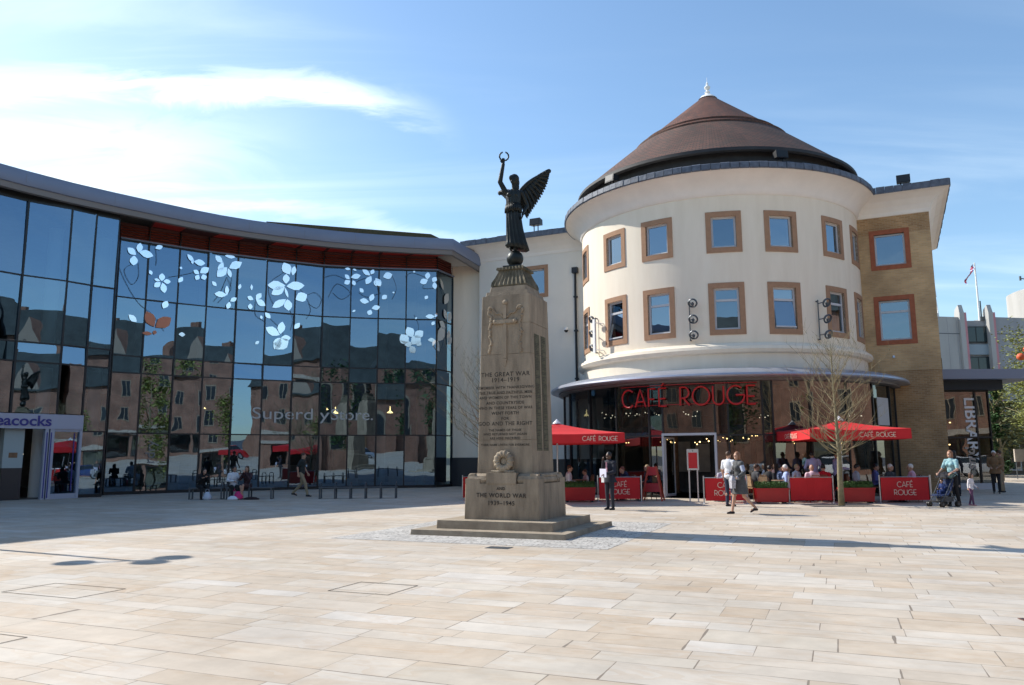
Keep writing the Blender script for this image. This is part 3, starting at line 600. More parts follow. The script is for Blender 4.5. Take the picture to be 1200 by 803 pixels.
# film flowers on the glass: (pixel-measured once, stored as wall u, z)
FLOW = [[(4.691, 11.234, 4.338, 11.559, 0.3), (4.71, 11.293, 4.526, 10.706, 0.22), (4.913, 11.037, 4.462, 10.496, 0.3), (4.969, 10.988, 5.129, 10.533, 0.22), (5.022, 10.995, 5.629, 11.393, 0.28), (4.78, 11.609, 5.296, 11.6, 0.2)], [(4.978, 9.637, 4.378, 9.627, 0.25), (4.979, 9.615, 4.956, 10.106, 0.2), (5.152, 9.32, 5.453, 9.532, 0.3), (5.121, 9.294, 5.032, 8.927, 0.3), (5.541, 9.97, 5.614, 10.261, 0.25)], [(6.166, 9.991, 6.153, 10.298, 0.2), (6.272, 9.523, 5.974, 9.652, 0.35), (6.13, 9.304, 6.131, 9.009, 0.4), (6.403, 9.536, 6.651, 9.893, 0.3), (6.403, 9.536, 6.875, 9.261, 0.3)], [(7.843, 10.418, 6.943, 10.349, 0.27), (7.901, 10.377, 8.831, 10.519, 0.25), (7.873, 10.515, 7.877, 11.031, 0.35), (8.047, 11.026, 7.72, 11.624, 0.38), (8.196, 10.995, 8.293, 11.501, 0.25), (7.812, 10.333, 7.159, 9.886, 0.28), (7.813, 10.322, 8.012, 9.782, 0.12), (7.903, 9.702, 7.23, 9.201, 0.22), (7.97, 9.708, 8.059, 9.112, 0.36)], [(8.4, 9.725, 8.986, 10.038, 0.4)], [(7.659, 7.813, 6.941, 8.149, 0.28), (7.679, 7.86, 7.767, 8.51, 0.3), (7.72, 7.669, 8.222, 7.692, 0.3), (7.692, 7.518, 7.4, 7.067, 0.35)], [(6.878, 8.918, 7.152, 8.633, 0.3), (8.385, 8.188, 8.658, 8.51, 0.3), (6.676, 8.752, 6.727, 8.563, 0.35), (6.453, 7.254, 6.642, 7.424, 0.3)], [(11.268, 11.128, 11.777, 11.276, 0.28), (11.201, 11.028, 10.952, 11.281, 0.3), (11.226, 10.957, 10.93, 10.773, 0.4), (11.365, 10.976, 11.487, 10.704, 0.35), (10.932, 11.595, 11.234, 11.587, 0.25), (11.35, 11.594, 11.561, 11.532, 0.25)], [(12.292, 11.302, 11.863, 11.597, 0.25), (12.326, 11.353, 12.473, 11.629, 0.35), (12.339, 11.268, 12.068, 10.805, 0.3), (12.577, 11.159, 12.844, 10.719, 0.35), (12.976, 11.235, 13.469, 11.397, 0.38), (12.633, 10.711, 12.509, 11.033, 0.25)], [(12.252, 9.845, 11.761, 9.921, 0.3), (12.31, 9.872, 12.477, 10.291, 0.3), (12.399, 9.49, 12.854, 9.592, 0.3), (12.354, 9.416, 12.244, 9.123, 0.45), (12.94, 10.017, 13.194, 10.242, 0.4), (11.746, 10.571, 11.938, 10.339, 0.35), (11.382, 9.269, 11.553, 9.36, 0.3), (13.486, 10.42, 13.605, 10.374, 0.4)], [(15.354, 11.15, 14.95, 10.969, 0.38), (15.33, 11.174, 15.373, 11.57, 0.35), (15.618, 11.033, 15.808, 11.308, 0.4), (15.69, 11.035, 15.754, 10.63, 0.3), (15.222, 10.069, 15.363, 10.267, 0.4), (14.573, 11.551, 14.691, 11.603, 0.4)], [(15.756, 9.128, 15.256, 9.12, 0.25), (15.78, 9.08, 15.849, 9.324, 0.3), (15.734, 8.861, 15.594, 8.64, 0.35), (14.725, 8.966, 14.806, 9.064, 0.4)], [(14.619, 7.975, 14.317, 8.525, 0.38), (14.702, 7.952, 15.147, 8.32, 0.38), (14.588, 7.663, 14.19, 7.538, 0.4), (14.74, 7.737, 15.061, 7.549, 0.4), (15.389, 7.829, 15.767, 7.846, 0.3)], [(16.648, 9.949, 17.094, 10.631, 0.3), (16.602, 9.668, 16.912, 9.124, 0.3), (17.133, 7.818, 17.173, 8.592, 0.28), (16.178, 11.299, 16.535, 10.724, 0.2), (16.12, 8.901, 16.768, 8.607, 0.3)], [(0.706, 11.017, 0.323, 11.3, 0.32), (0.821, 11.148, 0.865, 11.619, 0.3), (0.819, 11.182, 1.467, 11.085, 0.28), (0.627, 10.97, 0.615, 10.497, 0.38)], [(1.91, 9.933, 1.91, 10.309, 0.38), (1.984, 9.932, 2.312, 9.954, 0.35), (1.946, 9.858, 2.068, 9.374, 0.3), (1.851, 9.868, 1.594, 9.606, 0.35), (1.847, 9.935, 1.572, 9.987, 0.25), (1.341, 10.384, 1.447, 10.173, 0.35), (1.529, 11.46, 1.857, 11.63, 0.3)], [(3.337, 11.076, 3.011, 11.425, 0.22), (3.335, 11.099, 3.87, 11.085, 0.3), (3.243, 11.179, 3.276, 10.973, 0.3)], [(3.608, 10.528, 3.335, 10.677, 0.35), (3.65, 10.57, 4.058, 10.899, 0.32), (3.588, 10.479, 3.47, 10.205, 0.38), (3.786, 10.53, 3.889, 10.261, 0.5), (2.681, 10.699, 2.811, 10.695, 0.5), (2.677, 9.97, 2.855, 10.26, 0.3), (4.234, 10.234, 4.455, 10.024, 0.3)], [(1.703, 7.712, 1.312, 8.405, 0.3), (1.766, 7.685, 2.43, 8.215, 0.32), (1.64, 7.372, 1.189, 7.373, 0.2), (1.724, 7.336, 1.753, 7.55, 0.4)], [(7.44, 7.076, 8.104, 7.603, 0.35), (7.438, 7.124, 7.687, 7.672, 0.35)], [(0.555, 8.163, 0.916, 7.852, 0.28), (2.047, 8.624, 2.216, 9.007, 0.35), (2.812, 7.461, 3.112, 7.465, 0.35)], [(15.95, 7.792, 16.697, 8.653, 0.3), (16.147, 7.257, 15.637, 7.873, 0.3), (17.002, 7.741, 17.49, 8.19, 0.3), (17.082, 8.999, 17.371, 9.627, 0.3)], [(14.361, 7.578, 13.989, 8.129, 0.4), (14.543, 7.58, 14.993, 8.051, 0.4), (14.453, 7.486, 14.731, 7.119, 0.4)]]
for fl in FLOW:
    for (u0, z0, u1, z1, w) in fl:
        q = MB(); dx, dz = u1-u0, z1-z0; L = math.hypot(dx, dz); nx, nz = -dz/L, dx/L; W_ = w*L
        prof = [(0, 0), (.15, .5), (.4, 1.0), (.65, .92), (.85, .55), (1, 0), (.85, -.5), (.65, -.95), (.4, -.9), (.15, -.4)]
        q.face([RM(max(.02, min(RM.S[-1]-.02, u0+dx*t+nx*W_*s)), z0+dz*t+nz*W_*s, .082) for t, s in prof])
        q.build('petal_decal', M_['filmrefl'] if fl is FLOW[18] else M_['film'], sc_b)  # one flower carries the mirrored brick as its own colour
VIN = [[(-0.012, 10.399), (0.03, 10.309), (0.086, 10.185), (0.153, 10.037), (0.228, 9.879), (0.308, 9.72), (0.388, 9.574), (0.471, 9.434), (0.558, 9.29), (0.65, 9.146), (0.746, 9.007), (0.844, 8.877), (0.943, 8.761), (1.046, 8.664), (1.154, 8.585), (1.264, 8.515), (1.375, 8.446), (1.483, 8.37), (1.587, 8.28), (1.692, 8.165), (1.802, 8.03), (1.909, 7.887), (2.007, 7.752), (2.09, 7.637), (2.15, 7.555)], [(0.83, 10.643), (0.838, 10.567), (0.852, 10.46), (0.868, 10.333), (0.879, 10.202), (0.882, 10.079), (0.87, 9.977), (0.842, 9.886), (0.802, 9.794), (0.753, 9.709), (0.698, 9.643), (0.642, 9.604), (0.588, 9.602), (0.526, 9.65), (0.453, 9.742), (0.377, 9.862), (0.311, 9.992), (0.265, 10.117), (0.249, 10.218), (0.275, 10.301), (0.336, 10.38), (0.417, 10.453), (0.503, 10.517), (0.578, 10.571), (0.628, 10.611)], [(1.558, 11.5), (1.565, 11.443), (1.577, 11.363), (1.589, 11.269), (1.602, 11.17), (1.612, 11.076), (1.619, 10.995), (1.621, 10.924), (1.62, 10.856), (1.617, 10.791), (1.613, 10.734), (1.609, 10.687), (1.607, 10.651)], [(2.215, 10.17), (2.284, 10.192), (2.379, 10.221), (2.492, 10.256), (2.614, 10.295), (2.735, 10.335), (2.849, 10.375), (2.957, 10.415), (3.067, 10.455), (3.176, 10.498), (3.285, 10.542), (3.391, 10.59), (3.492, 10.641), (3.594, 10.701), (3.699, 10.771), (3.802, 10.844), (3.895, 10.913), (3.974, 10.972), (4.031, 11.014)], [(5.089, 11.153), (5.101, 11.075), (5.121, 10.966), (5.142, 10.837), (5.162, 10.7), (5.176, 10.565), (5.178, 10.444), (5.172, 10.336), (5.16, 10.233), (5.142, 10.132), (5.116, 10.033), (5.082, 9.932), (5.036, 9.829), (4.971, 9.716), (4.885, 9.593), (4.79, 9.469), (4.697, 9.353), (4.617, 9.255), (4.562, 9.185)], [(7.87, 11.218), (7.835, 11.19), (7.789, 11.152), (7.733, 11.107), (7.671, 11.057), (7.606, 11.002), (7.542, 10.947), (7.472, 10.891), (7.394, 10.832), (7.312, 10.769), (7.234, 10.702), (7.165, 10.63), (7.112, 10.552), (7.072, 10.467), (7.041, 10.377), (7.019, 10.282), (7.007, 10.182), (7.009, 10.076), (7.024, 9.965), (7.062, 9.838), (7.124, 9.692), (7.199, 9.542), (7.275, 9.399), (7.341, 9.278), (7.385, 9.192)], [(6.95, 9.039), (6.973, 8.991), (7.003, 8.925), (7.04, 8.846), (7.083, 8.762), (7.132, 8.678), (7.187, 8.601), (7.252, 8.533), (7.327, 8.468), (7.408, 8.404), (7.491, 8.337), (7.572, 8.263), (7.645, 8.179), (7.715, 8.075), (7.785, 7.951), (7.853, 7.821), (7.915, 7.697), (7.966, 7.591), (8.004, 7.516)], [(8.114, 9.14), (8.137, 9.093), (8.173, 9.029), (8.213, 8.952), (8.252, 8.867), (8.283, 8.779), (8.3, 8.691), (8.3, 8.594), (8.286, 8.484), (8.265, 8.37), (8.241, 8.262), (8.22, 8.17), (8.207, 8.105)], [(8.371, 10.566), (8.437, 10.496), (8.531, 10.399), (8.642, 10.284), (8.755, 10.16), (8.86, 10.035), (8.944, 9.917), (9.01, 9.803), (9.069, 9.684), (9.12, 9.565), (9.159, 9.448), (9.186, 9.336), (9.197, 9.233), (9.186, 9.135), (9.152, 9.038), (9.105, 8.947), (9.055, 8.865), (9.011, 8.797), (8.982, 8.746)], [(8.987, 10.015), (9.032, 10.041), (9.096, 10.081), (9.17, 10.126), (9.25, 10.167), (9.328, 10.194), (9.399, 10.197), (9.469, 10.174), (9.545, 10.133), (9.619, 10.078), (9.685, 10.014), (9.735, 9.944), (9.761, 9.875), (9.761, 9.795), (9.74, 9.698), (9.703, 9.596), (9.654, 9.501), (9.599, 9.426), (9.541, 9.381), (9.472, 9.376), (9.385, 9.402), (9.292, 9.447), (9.201, 9.499), (9.124, 9.546), (9.07, 9.575)], [(9.842, 11.078), (9.904, 11.098), (9.989, 11.13), (10.09, 11.166), (10.199, 11.199), (10.309, 11.222), (10.411, 11.228), (10.514, 11.211), (10.626, 11.177), (10.738, 11.132), (10.842, 11.086), (10.93, 11.045), (10.993, 11.018)], [(10.101, 10.014), (10.146, 10.108), (10.205, 10.25), (10.276, 10.411), (10.357, 10.567), (10.446, 10.69), (10.539, 10.753), (10.654, 10.746), (10.796, 10.689), (10.946, 10.599), (11.083, 10.494), (11.189, 10.39), (11.242, 10.306), (11.234, 10.23), (11.177, 10.148), (11.089, 10.067), (10.985, 9.997), (10.88, 9.947), (10.79, 9.926), (10.708, 9.945), (10.618, 9.998), (10.528, 10.071), (10.444, 10.149), (10.373, 10.218), (10.322, 10.263)], [(12.627, 10.978), (12.644, 10.885), (12.671, 10.755), (12.701, 10.602), (12.73, 10.438), (12.752, 10.278), (12.762, 10.134), (12.757, 9.997), (12.741, 9.855), (12.718, 9.716), (12.694, 9.589), (12.672, 9.482), (12.658, 9.404)], [(13.446, 11.372), (13.479, 11.292), (13.528, 11.179), (13.585, 11.047), (13.638, 10.906), (13.678, 10.768), (13.695, 10.645), (13.682, 10.529), (13.646, 10.409), (13.598, 10.292), (13.545, 10.185), (13.499, 10.096), (13.469, 10.03)], [(14.16, 11.27), (14.194, 11.303), (14.238, 11.354), (14.292, 11.412), (14.355, 11.466), (14.429, 11.508), (14.513, 11.525), (14.62, 11.512), (14.752, 11.476), (14.895, 11.426), (15.033, 11.373), (15.15, 11.326), (15.233, 11.295)], [(14.662, 9.207), (14.696, 9.129), (14.748, 9.02), (14.807, 8.891), (14.861, 8.753), (14.898, 8.614), (14.908, 8.485), (14.881, 8.356), (14.824, 8.216), (14.751, 8.076), (14.674, 7.947), (14.607, 7.837), (14.563, 7.758)], [(15.177, 10.925), (15.163, 10.895), (15.138, 10.851), (15.111, 10.801), (15.093, 10.75), (15.092, 10.707), (15.12, 10.678), (15.189, 10.665), (15.293, 10.664), (15.415, 10.669), (15.538, 10.678), (15.644, 10.687), (15.717, 10.691)], [(16.032, 11.219), (16.101, 11.125), (16.196, 10.994), (16.309, 10.84), (16.431, 10.673), (16.553, 10.506), (16.667, 10.35), (16.787, 10.208), (16.924, 10.072), (17.061, 9.935), (17.183, 9.792), (17.273, 9.637), (17.315, 9.464), (17.299, 9.266), (17.236, 9.047), (17.14, 8.815), (17.03, 8.581), (16.919, 8.355), (16.825, 8.147), (16.739, 7.946), (16.647, 7.742), (16.555, 7.546), (16.47, 7.368), (16.398, 7.219), (16.346, 7.109)], [(11.236, 10.547), (11.27, 10.589), (11.315, 10.649), (11.369, 10.72), (11.432, 10.794), (11.501, 10.865), (11.575, 10.926), (11.664, 10.981), (11.771, 11.035), (11.885, 11.086), (11.994, 11.131), (12.087, 11.17), (12.153, 11.198)], [(11.705, 10.328), (11.754, 10.298), (11.819, 10.253), (11.897, 10.201), (11.985, 10.153), (12.079, 10.119), (12.176, 10.108), (12.287, 10.128), (12.418, 10.172), (12.554, 10.23), (12.685, 10.291), (12.795, 10.345), (12.874, 10.38)], [(4.937, 10.532), (4.968, 10.472), (5.015, 10.387), (5.068, 10.287), (5.119, 10.182), (5.158, 10.082), (5.175, 9.997), (5.165, 9.923), (5.134, 9.851), (5.091, 9.784), (5.045, 9.724), (5.004, 9.674), (4.978, 9.637)], [(6.385, 9.443), (6.383, 9.365), (6.377, 9.253), (6.371, 9.122), (6.371, 8.987), (6.384, 8.862), (6.413, 8.763), (6.469, 8.687), (6.548, 8.623), (6.64, 8.57), (6.731, 8.525), (6.809, 8.489), (6.863, 8.461)], [(4.365, 9.237), (4.397, 9.285), (4.441, 9.348), (4.494, 9.424), (4.55, 9.511), (4.606, 9.608), (4.657, 9.713), (4.708, 9.839), (4.762, 9.991), (4.815, 10.152), (4.865, 10.307), (4.907, 10.439), (4.937, 10.532)]]
for vn in VIN:
    q = MB()
    for (a, b), (c, d) in zip(vn, vn[1:]):
        L = math.hypot(c-a, d-b)
        if L < 1e-4: continue
        nx, nz = -(d-b)/L*.009, (c-a)/L*.009
        q.face([RM(a-nx, b-nz, .079), RM(c-nx, d-nz, .079), RM(c+nx, d+nz, .079), RM(a+nx, b+nz, .079)])
    q.build('vine_decal', M_['vine'], sc_b)
# lettering on the glass
def on_map(mp_, u, z, d=0.0, k=1): return lambda x, y, e: mp_(u+x, z+y, d+e*k)
lt = mat('grey window lettering', (0.5, 0.5, 0.48), 0.6)
for w_, u0_, u1_ in [('Superd', 6.417, 9.481), ('y', 9.835, 10.352), ('Store.', 10.396, 12.587)]:
    V, F = text_mesh(w_, 0.82, 0.0, 'LEFT'); wd = max(v.x for v in V); q = MB(); k_ = (u1_-u0_)/wd
    b = 0; q.v = [tuple(RM(u0_+v.x*k_, 3.53+v.y, .07)) for v in V]; q.f = F; q.uv = [None]*len(F); q.mi = [0]*len(F); q.build('window_lettering', lt, sc_b)
q = MB(); text_on(q, 'rdry', 0.62, lambda x, y, e: RM(2.065-y, 1.881+x, .07), 0.0, align='CENTER'); q.build('window_lettering', mat('faint grey lettering', (0.22, 0.22, 0.22), 0.6), sc_b)
# shop entrance: sign band, door, opening
uD = LM.S[iD]
sg = MB().mbox(LM, uD-9.0, uD-6.0, ZS0, ZS1, .0, .16); sg = MB()
ub = [6.5]+[u for u in LM.S if 6.5 < u < uD]+[uD]
for a, b in zip(ub, ub[1:]): sg.mbox(LM, a, b, ZS0, ZS1, -.05, .22)
sg = sg.build('shop_sign', M_['lav'], sc_b)
q = MB(); V, F = text_mesh('Peacocks', 0.62, 0.012, 'RIGHT', offset=0.012)
uT = 26.36
q.v = [tuple(LM(uT+v.x*1.0, ZS0+.12+v.y*.92, .235+v.z)) for v in V]; q.f = F; q.uv = [None]*len(F); q.mi = [0]*len(F); q.build('lettering', M_['navy'], sg)
dm = LM; dr_ = MB()
wD = 1.25
for a, b in ((uD-wD, uD-wD+.16), (uD-.10, uD)): dr_.mbox(dm, a, b, 0, ZS0, -.03, .2)
dr_.mbox(dm, uD-wD+.16, uD-.1, 0, .2, 0, .17); dr_.mbox(dm, uD-wD+.16, uD-.1, ZS0-.1, ZS0, 0, .17); dr_.mbox(dm, uD-wD-.18, uD-wD-.05, 0, ZS0, -.03, .2)
dr_ = dr_.build('shop_door', mat('lavender door frame', (0.38, 0.40, 0.48), 0.4), sc_b)
q = MB(); q.face([dm(uD-wD+.16, .2, .09), dm(uD-.1, .2, .09), dm(uD-.1, ZS0-.1, .09), dm(uD-wD+.16, ZS0-.1, .09)]); q.build('pane', M_['glassL'], dr_)
for a in (uD-wD+.02, uD-wD-.13, uD-.3): MB().mbox(dm, a, a+.045, .05 if a < uD-.5 else .3, ZS0-.14, .2 if a < uD-.5 else .095, .205 if a < uD-.5 else .1).build('stripe', M_['navy'], dr_)
cl = MB().mbox(LM, uD-2.75, uD-2.05, 0, 1.25, -.6, -.1).build('column_base', M_['plinthdk'], sc_b)
MB().mbox(LM, uD-2.75, uD-2.05, 1.25, ZS0, -.6, -.1).build('column', mat('pale green column', (0.36, 0.42, 0.42), .7), sc_b)
MB().mbox(LM, uD-2.55, uD-2.25, 1.65, 1.85, -.1, -.08).build('notice', M_['wood'], sc_b)
for u, w in ((uD-4.2, 1.1), (uD-1.9, .5), (uD-7, 1.8)): MB().mbox(LM, u, u+w, .03, 2.2, -2.6, -2.4).build('display_unit', M_['inpale'], sc_b)
for u, z, d in ((uD-2.95, 2.05, -1.2), (uD-2.98, 1.8, -1.2), (uD-1.5, 1.8, -2.0)):
    MB().ball(LM(u, z, d), .05, 8, 6).build('spotlight', M_['bulbw'], sc_b)
# old mossy tile edge just above the canopy
q = MB(); A = [(-14.93, 46.0, 15.85), (-4.89, 46.0, 15.0), (-3.7, 46.0, 14.4)]
for a, b in zip(A, A[1:]): q.rings([[(p[0], p[1], 12.6), (p[0], p[1]+1.2, 12.6), (p[0], p[1]+1.2, p[2]+.25), (p[0], p[1], p[2])] for p in (a, b)])
q.build('roof_ridge', M_['mossedge'], sc_b)
# ================================================================= ROUND RENDERED BUILDING
DX, DY = 9.803, 36.714; RW, RG, RC, RK, RE = 6.346, 7.334, 7.98, 7.144, 6.498
rb = thing('round_building', 'cream rendered round building with a conical tiled roof above the red lettered glass cafe front', 'building', (DX, DY, 0), world=True)
CW = cyl_map(DX, DY, RW); CG = cyl_map(DX, DY, RG)
az = lambda a, r=RW: R(a)*r
WIN = []
for a in (-84.5, -57, -36.3, -11.4, 9.5, 34.1, 54.0, 76):
    WIN.append((a, 9.66, 11.36)); WIN.append((a, 6.32, 8.42))
HW = 0.70; SB = 0.21
holes = [(az(a)-HW+SB, az(a)+HW-SB, z0+SB, z1-SB) for a, z0, z1 in WIN]
MB().wall(CW, az(-125), az(125), 4.6, 12.06, 0, holes, du=.22, inner=-.12, only=1).build('wall', M_['cream'], rb, smooth='all', merge=True)
for h_ in holes: MB().wall(CW, h_[0]-.01, h_[1]+.01, h_[2]-.01, h_[3]+.01, 0, [h_], du=.22, inner=-.12, only=2).build('reveal', M_['cream'], rb)
def window(m, uc, z0, z1, parent, sur, hw=HW, sb=SB, nu=5, rail=None, tilt=0, blind=None, depth=-.12, name='window', d0=0.0):
    """surround (proud of the wall) > frame, pane"""
    q = MB()
    q.mbox(m, uc-hw, uc+hw, z1-sb, z1, -.02, .035, nu); q.mbox(m, uc-hw, uc+hw, z0, z0+sb, -.02, .035, nu)
    q.mbox(m, uc-hw, uc-hw+sb, z0+sb, z1-sb, -.12, .035); q.mbox(m, uc+hw-sb, uc+hw, z0+sb, z1-sb, -.12, .035)
    w = q.build(name, sur, parent)
    a, b, c, e = uc-hw+sb, uc+hw-sb, z0+sb, z1-sb; f = .075
    q = MB(); q.mbox(m, a, b, e-f, e, depth-.05, depth+.03); q.mbox(m, a, b, c, c+f, depth-.05, depth+.05); q.mbox(m, a, a+f, c+f, e-f, depth-.05, depth+.03); q.mbox(m, b-f, b, c+f, e-f, depth-.05, depth+.03)
    if rail: q.mbox(m, a+f, b-f, rail-.045, rail+.045, depth-.05, depth+.03)
    q.build('frame', M_['wframe'], w)
    q = MB()
    for lo, hi in (((c+f, rail-.045), (rail+.045, e-f)) if rail else ((c+f, e-f),)):
        t = tilt if (lo == c+f) else 0
        q.face([m(a+f, lo, depth-.01+t), m(b-f, lo, depth-.01+t), m(b-f, hi, depth-.01), m(a+f, hi, depth-.01)])
        if t:
            q.cur = 1
            q.mbox(m, a+f-.02, b-f+.02, lo-.01, lo+.045, depth+t-.02, depth+t+.02); q.cur = 0
            q.face([m(a+f, lo, depth), m(a+f, lo, depth+t), m(a+f, hi, depth)]); q.face([m(b-f, lo, depth), m(b-f, lo, depth+t), m(b-f, hi, depth)])
    q.build('pane', [M_['glassW'], M_['wframe']], w)
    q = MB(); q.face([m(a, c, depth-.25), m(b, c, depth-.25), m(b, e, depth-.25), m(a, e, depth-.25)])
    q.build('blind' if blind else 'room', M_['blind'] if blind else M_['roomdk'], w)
    return w
for i, (a, z0, z1) in enumerate(WIN):
    lower = z1 < 9
    window(CW, az(a), z0, z1, rb, M_['tan'], rail=(7.72 if lower else None), tilt=(0.14 if lower and a in (-57, 9.5) else 0), blind=(lower and a in (-36.3, -11.4, 9.5, 34.1)))
# ring mouldings above the canopy, cornice, slate edge, attic band
MB().lathe((DX, DY, 0), [(RW-.05, 6.0), (RW+.10, 5.96), (RW+.16, 5.88), (RW+.26, 5.84), (RW+.30, 5.72), (RW+.22, 5.60), (RW+.06, 5.55), (RW+.05, 4.95)], 96).build('ring_moulding', M_['cream'], rb, smooth=True)
MB().lathe((DX, DY, 0), [(RW-.1, 12.0), (RW+.02, 12.03), (RW+.05, 12.05), (RW+.10, 12.20), (RW+.22, 12.40), (RW+.42, 12.62), (RW+.66, 12.78), (RK, 12.83), (RK, 12.88)], 128).build('cornice', M_['cornice'], rb, smooth=True)
rnd = random.Random(3); prof = []
q = MB()
for i in range(120):
    a0, a1 = 2*math.pi*i/120, 2*math.pi*(i+1)/120; j = rnd.uniform(0, .025)
    q.rings([[(DX+r*math.cos(a), DY+r*math.sin(a), z) for r, z in ((RK-.5, 13.0), (RK+.02+j, 12.84), (RK+.05+j, 12.88), (RK+.03+j, 13.10), (RK-.05, 13.14+j), (RK-.5, 13.16))] for a in (a0+.0015, a1-.0015)])
q.build('slate_edge', M_['slate'], rb)
MB().lathe((DX, DY, 0), [(RE-.35, 13.0), (RE-.35, 14.02)], 96).build('attic_band', M_['lead'], rb, smooth=True)
MB().lathe((DX, DY, 0), [(RE-.4, 13.95), (RE-.02, 13.80), (RE+.06, 13.86), (RE+.04, 14.0), (RE-.3, 14.1)], 96).build('eaves', M_['lead'], rb, smooth=True)
AP = 19.42
def cone(q, r0, r1, n=96):
    z = lambda r: 13.98+(AP-13.98)*(1-(r/RE))+0.02*math.sin(math.pi*r/RE)
    rs = [r0+(r1-r0)*k/6 for k in range(7)]
    for j in range(6):
        for i in range(n):
            a0, a1 = 2*math.pi*i/n, 2*math.pi*(i+1)/n; P = []
            for r, a in ((rs[j], a0), (rs[j], a1), (rs[j+1], a1), (rs[j+1], a0)): P.append((DX+r*math.sin(a), DY-r*math.cos(a), z(r)+.02))
            k = 4.5; s0, s1 = (RE-rs[j])*1.29, (RE-rs[j+1])*1.29
            q.face(P, [(a0*k, s0), (a1*k, s0), (a1*k, s1), (a0*k, s1)])
    return q
roof = cone(MB(), RE, 3.6).build('roof', M_['tiles2'], rb, smooth='all', merge=False)
r2_ = cone(MB(), 3.6, .18).build('roof', M_['tiles'], rb)
for rr in (3.62, 3.25):
    z = 13.98+(AP-13.98)*(1-(rr/RE))+0.02*math.sin(math.pi*rr/RE)
    MB().lathe((DX, DY, z), [(rr+.06, -.03), (rr+.07, .05), (rr-.02, .09)], 96).build('roof_course', M_['tiles2'], roof, smooth=True)
MB().lathe((DX, DY, AP-.28), [(.46, -.02), (.33, .12), (.16, .22), (.09, .30), (.14, .36), (.07, .42), (.06, .47), (.13, .54), (.15, .62), (.09, .70), (.04, .77), (.06, .81), (.02, .90), (.010, .92), (.008, 1.15)], 20).build('finial', M_['white'], rb, smooth=True)
# canopy over the cafe
MB().lathe((DX, DY, 0), [(RG-.1, 4.50), (RC-.25, 4.50), (RC-.04, 4.53), (RC, 4.58), (RC-.02, 4.65), (RC-.14, 4.73), (RC-.55, 4.85), (RC-1.1, 4.94), (RW, 5.0)], 128).build('canopy', M_['canb'], rb, smooth=True)
MB().lathe((DX, DY, 0), [(RG+.25, 4.50), (RG+.27, 4.40), (RG-.1, 4.38), (RG-.1, 4.52)], 128).build('canopy_lip', M_['canopydk'], rb, smooth=True)
MB().lathe((DX, DY, 0), [(0.2, 4.62), (RG-.12, 4.62)], 64).build('ceiling', M_['roomdk'], rb)
MB().lathe((DX, DY, 0), [(0.2, 0.02), (RG, 0.02)], 64).build('floor', M_['infloor'], rb)
MULA = [-108, -93, -78.7, -62.4, -49.2, -37, -32.5, -16.8, -13.1, -3.3, -0.3, 11.2, 24.4, 37, 50.1, 62, 78, 95]
ga = lambda a: R(a)*RG
dA0, dA1 = -32.5, -16.8
for a, b in zip(MULA, MULA[1:]):
    rows = ((0.02, 2.36), (2.36, 4.45)) if (a, b) != (dA0, dA1) else ((2.46, 4.45),)
    for z0, z1 in rows:
        q = MB(); n = 1
        j = rnd.uniform(-.015, .015)
        q.face([CG(ga(a)+.02, z0, j), CG(ga(b)-.02, z0, -j), CG(ga(b)-.02, z1, -j), CG(ga(a)+.02, z1, j)]); q.build('glass_pane', M_['glassC'], rb)
for a in MULA:
    MB().mbox(CG, ga(a)-.03, ga(a)+.03, 0, 4.45, -.09, .05).build('mullion', M_['dark'], rb)
for a, b in zip(MULA, MULA[1:]):
    m2 = plane_map(*CG(ga(a), 0, 0).xy, *CG(ga(b), 0, 0).xy)
    for z0, z1, nm in ((2.33, 2.39, 'transom'), (4.38, 4.46, 'head_rail'), (0, .1, 'sill')):
        if nm == 'sill' and (a, b) == (dA0, dA1): continue
        MB().mbox(m2, .02, m2.L-.02, z0, z1, -.05, .03).build(nm, M_['dark'], rb)
# door lobby
p0, p1 = CG(ga(dA0)-.02, 0, .12), CG(ga(dA1)+.02, 0, .12); dmap = plane_map(*p0.xy, *p1.xy); L = dmap.L
q = MB(); q.mbox(dmap, 0, .07, 0, 2.36, -.12, .04); q.mbox(dmap, L-.07, L, 0, 2.36, -.12, .04); q.mbox(dmap, 0, L, 2.36, 2.45, -.12, .04)
door = q.build('door', M_['wframe'], rb)
for u, ang in ((.09, -70), (L-.09, 70)):
    a = dmap.ang+R(-ang if u < 1 else 180-ang); o = dmap(u, 0, -.1); e = o+Vector((math.cos(a), math.sin(a), 0))*.0
    e = dmap(u+(.16 if u < 1 else -.16), 0, -.95); m3 = plane_map(o.x, o.y, e.x, e.y)
    q = MB(); q.mbox(m3, 0, .06, .05, 2.3, -.02, .02); q.mbox(m3, m3.L-.06, m3.L, .05, 2.3, -.02, .02); q.mbox(m3, .06, m3.L-.06, 2.24, 2.3, -.02, .02); q.mbox(m3, .06, m3.L-.06, .05, .15, -.02, .02)
    lf = q.build('door_leaf', M_['wframe'], door); 
    q = MB(); q.mbox(m3, .06, m3.L-.06, .15, 2.24, -.004, .004); q.cur = 1; q.mbox(m3, m3.L-.14, m3.L-.11, .85, 1.35, .03, .05); q.build('pane', [M_['glassC'], M_['steel']], lf)
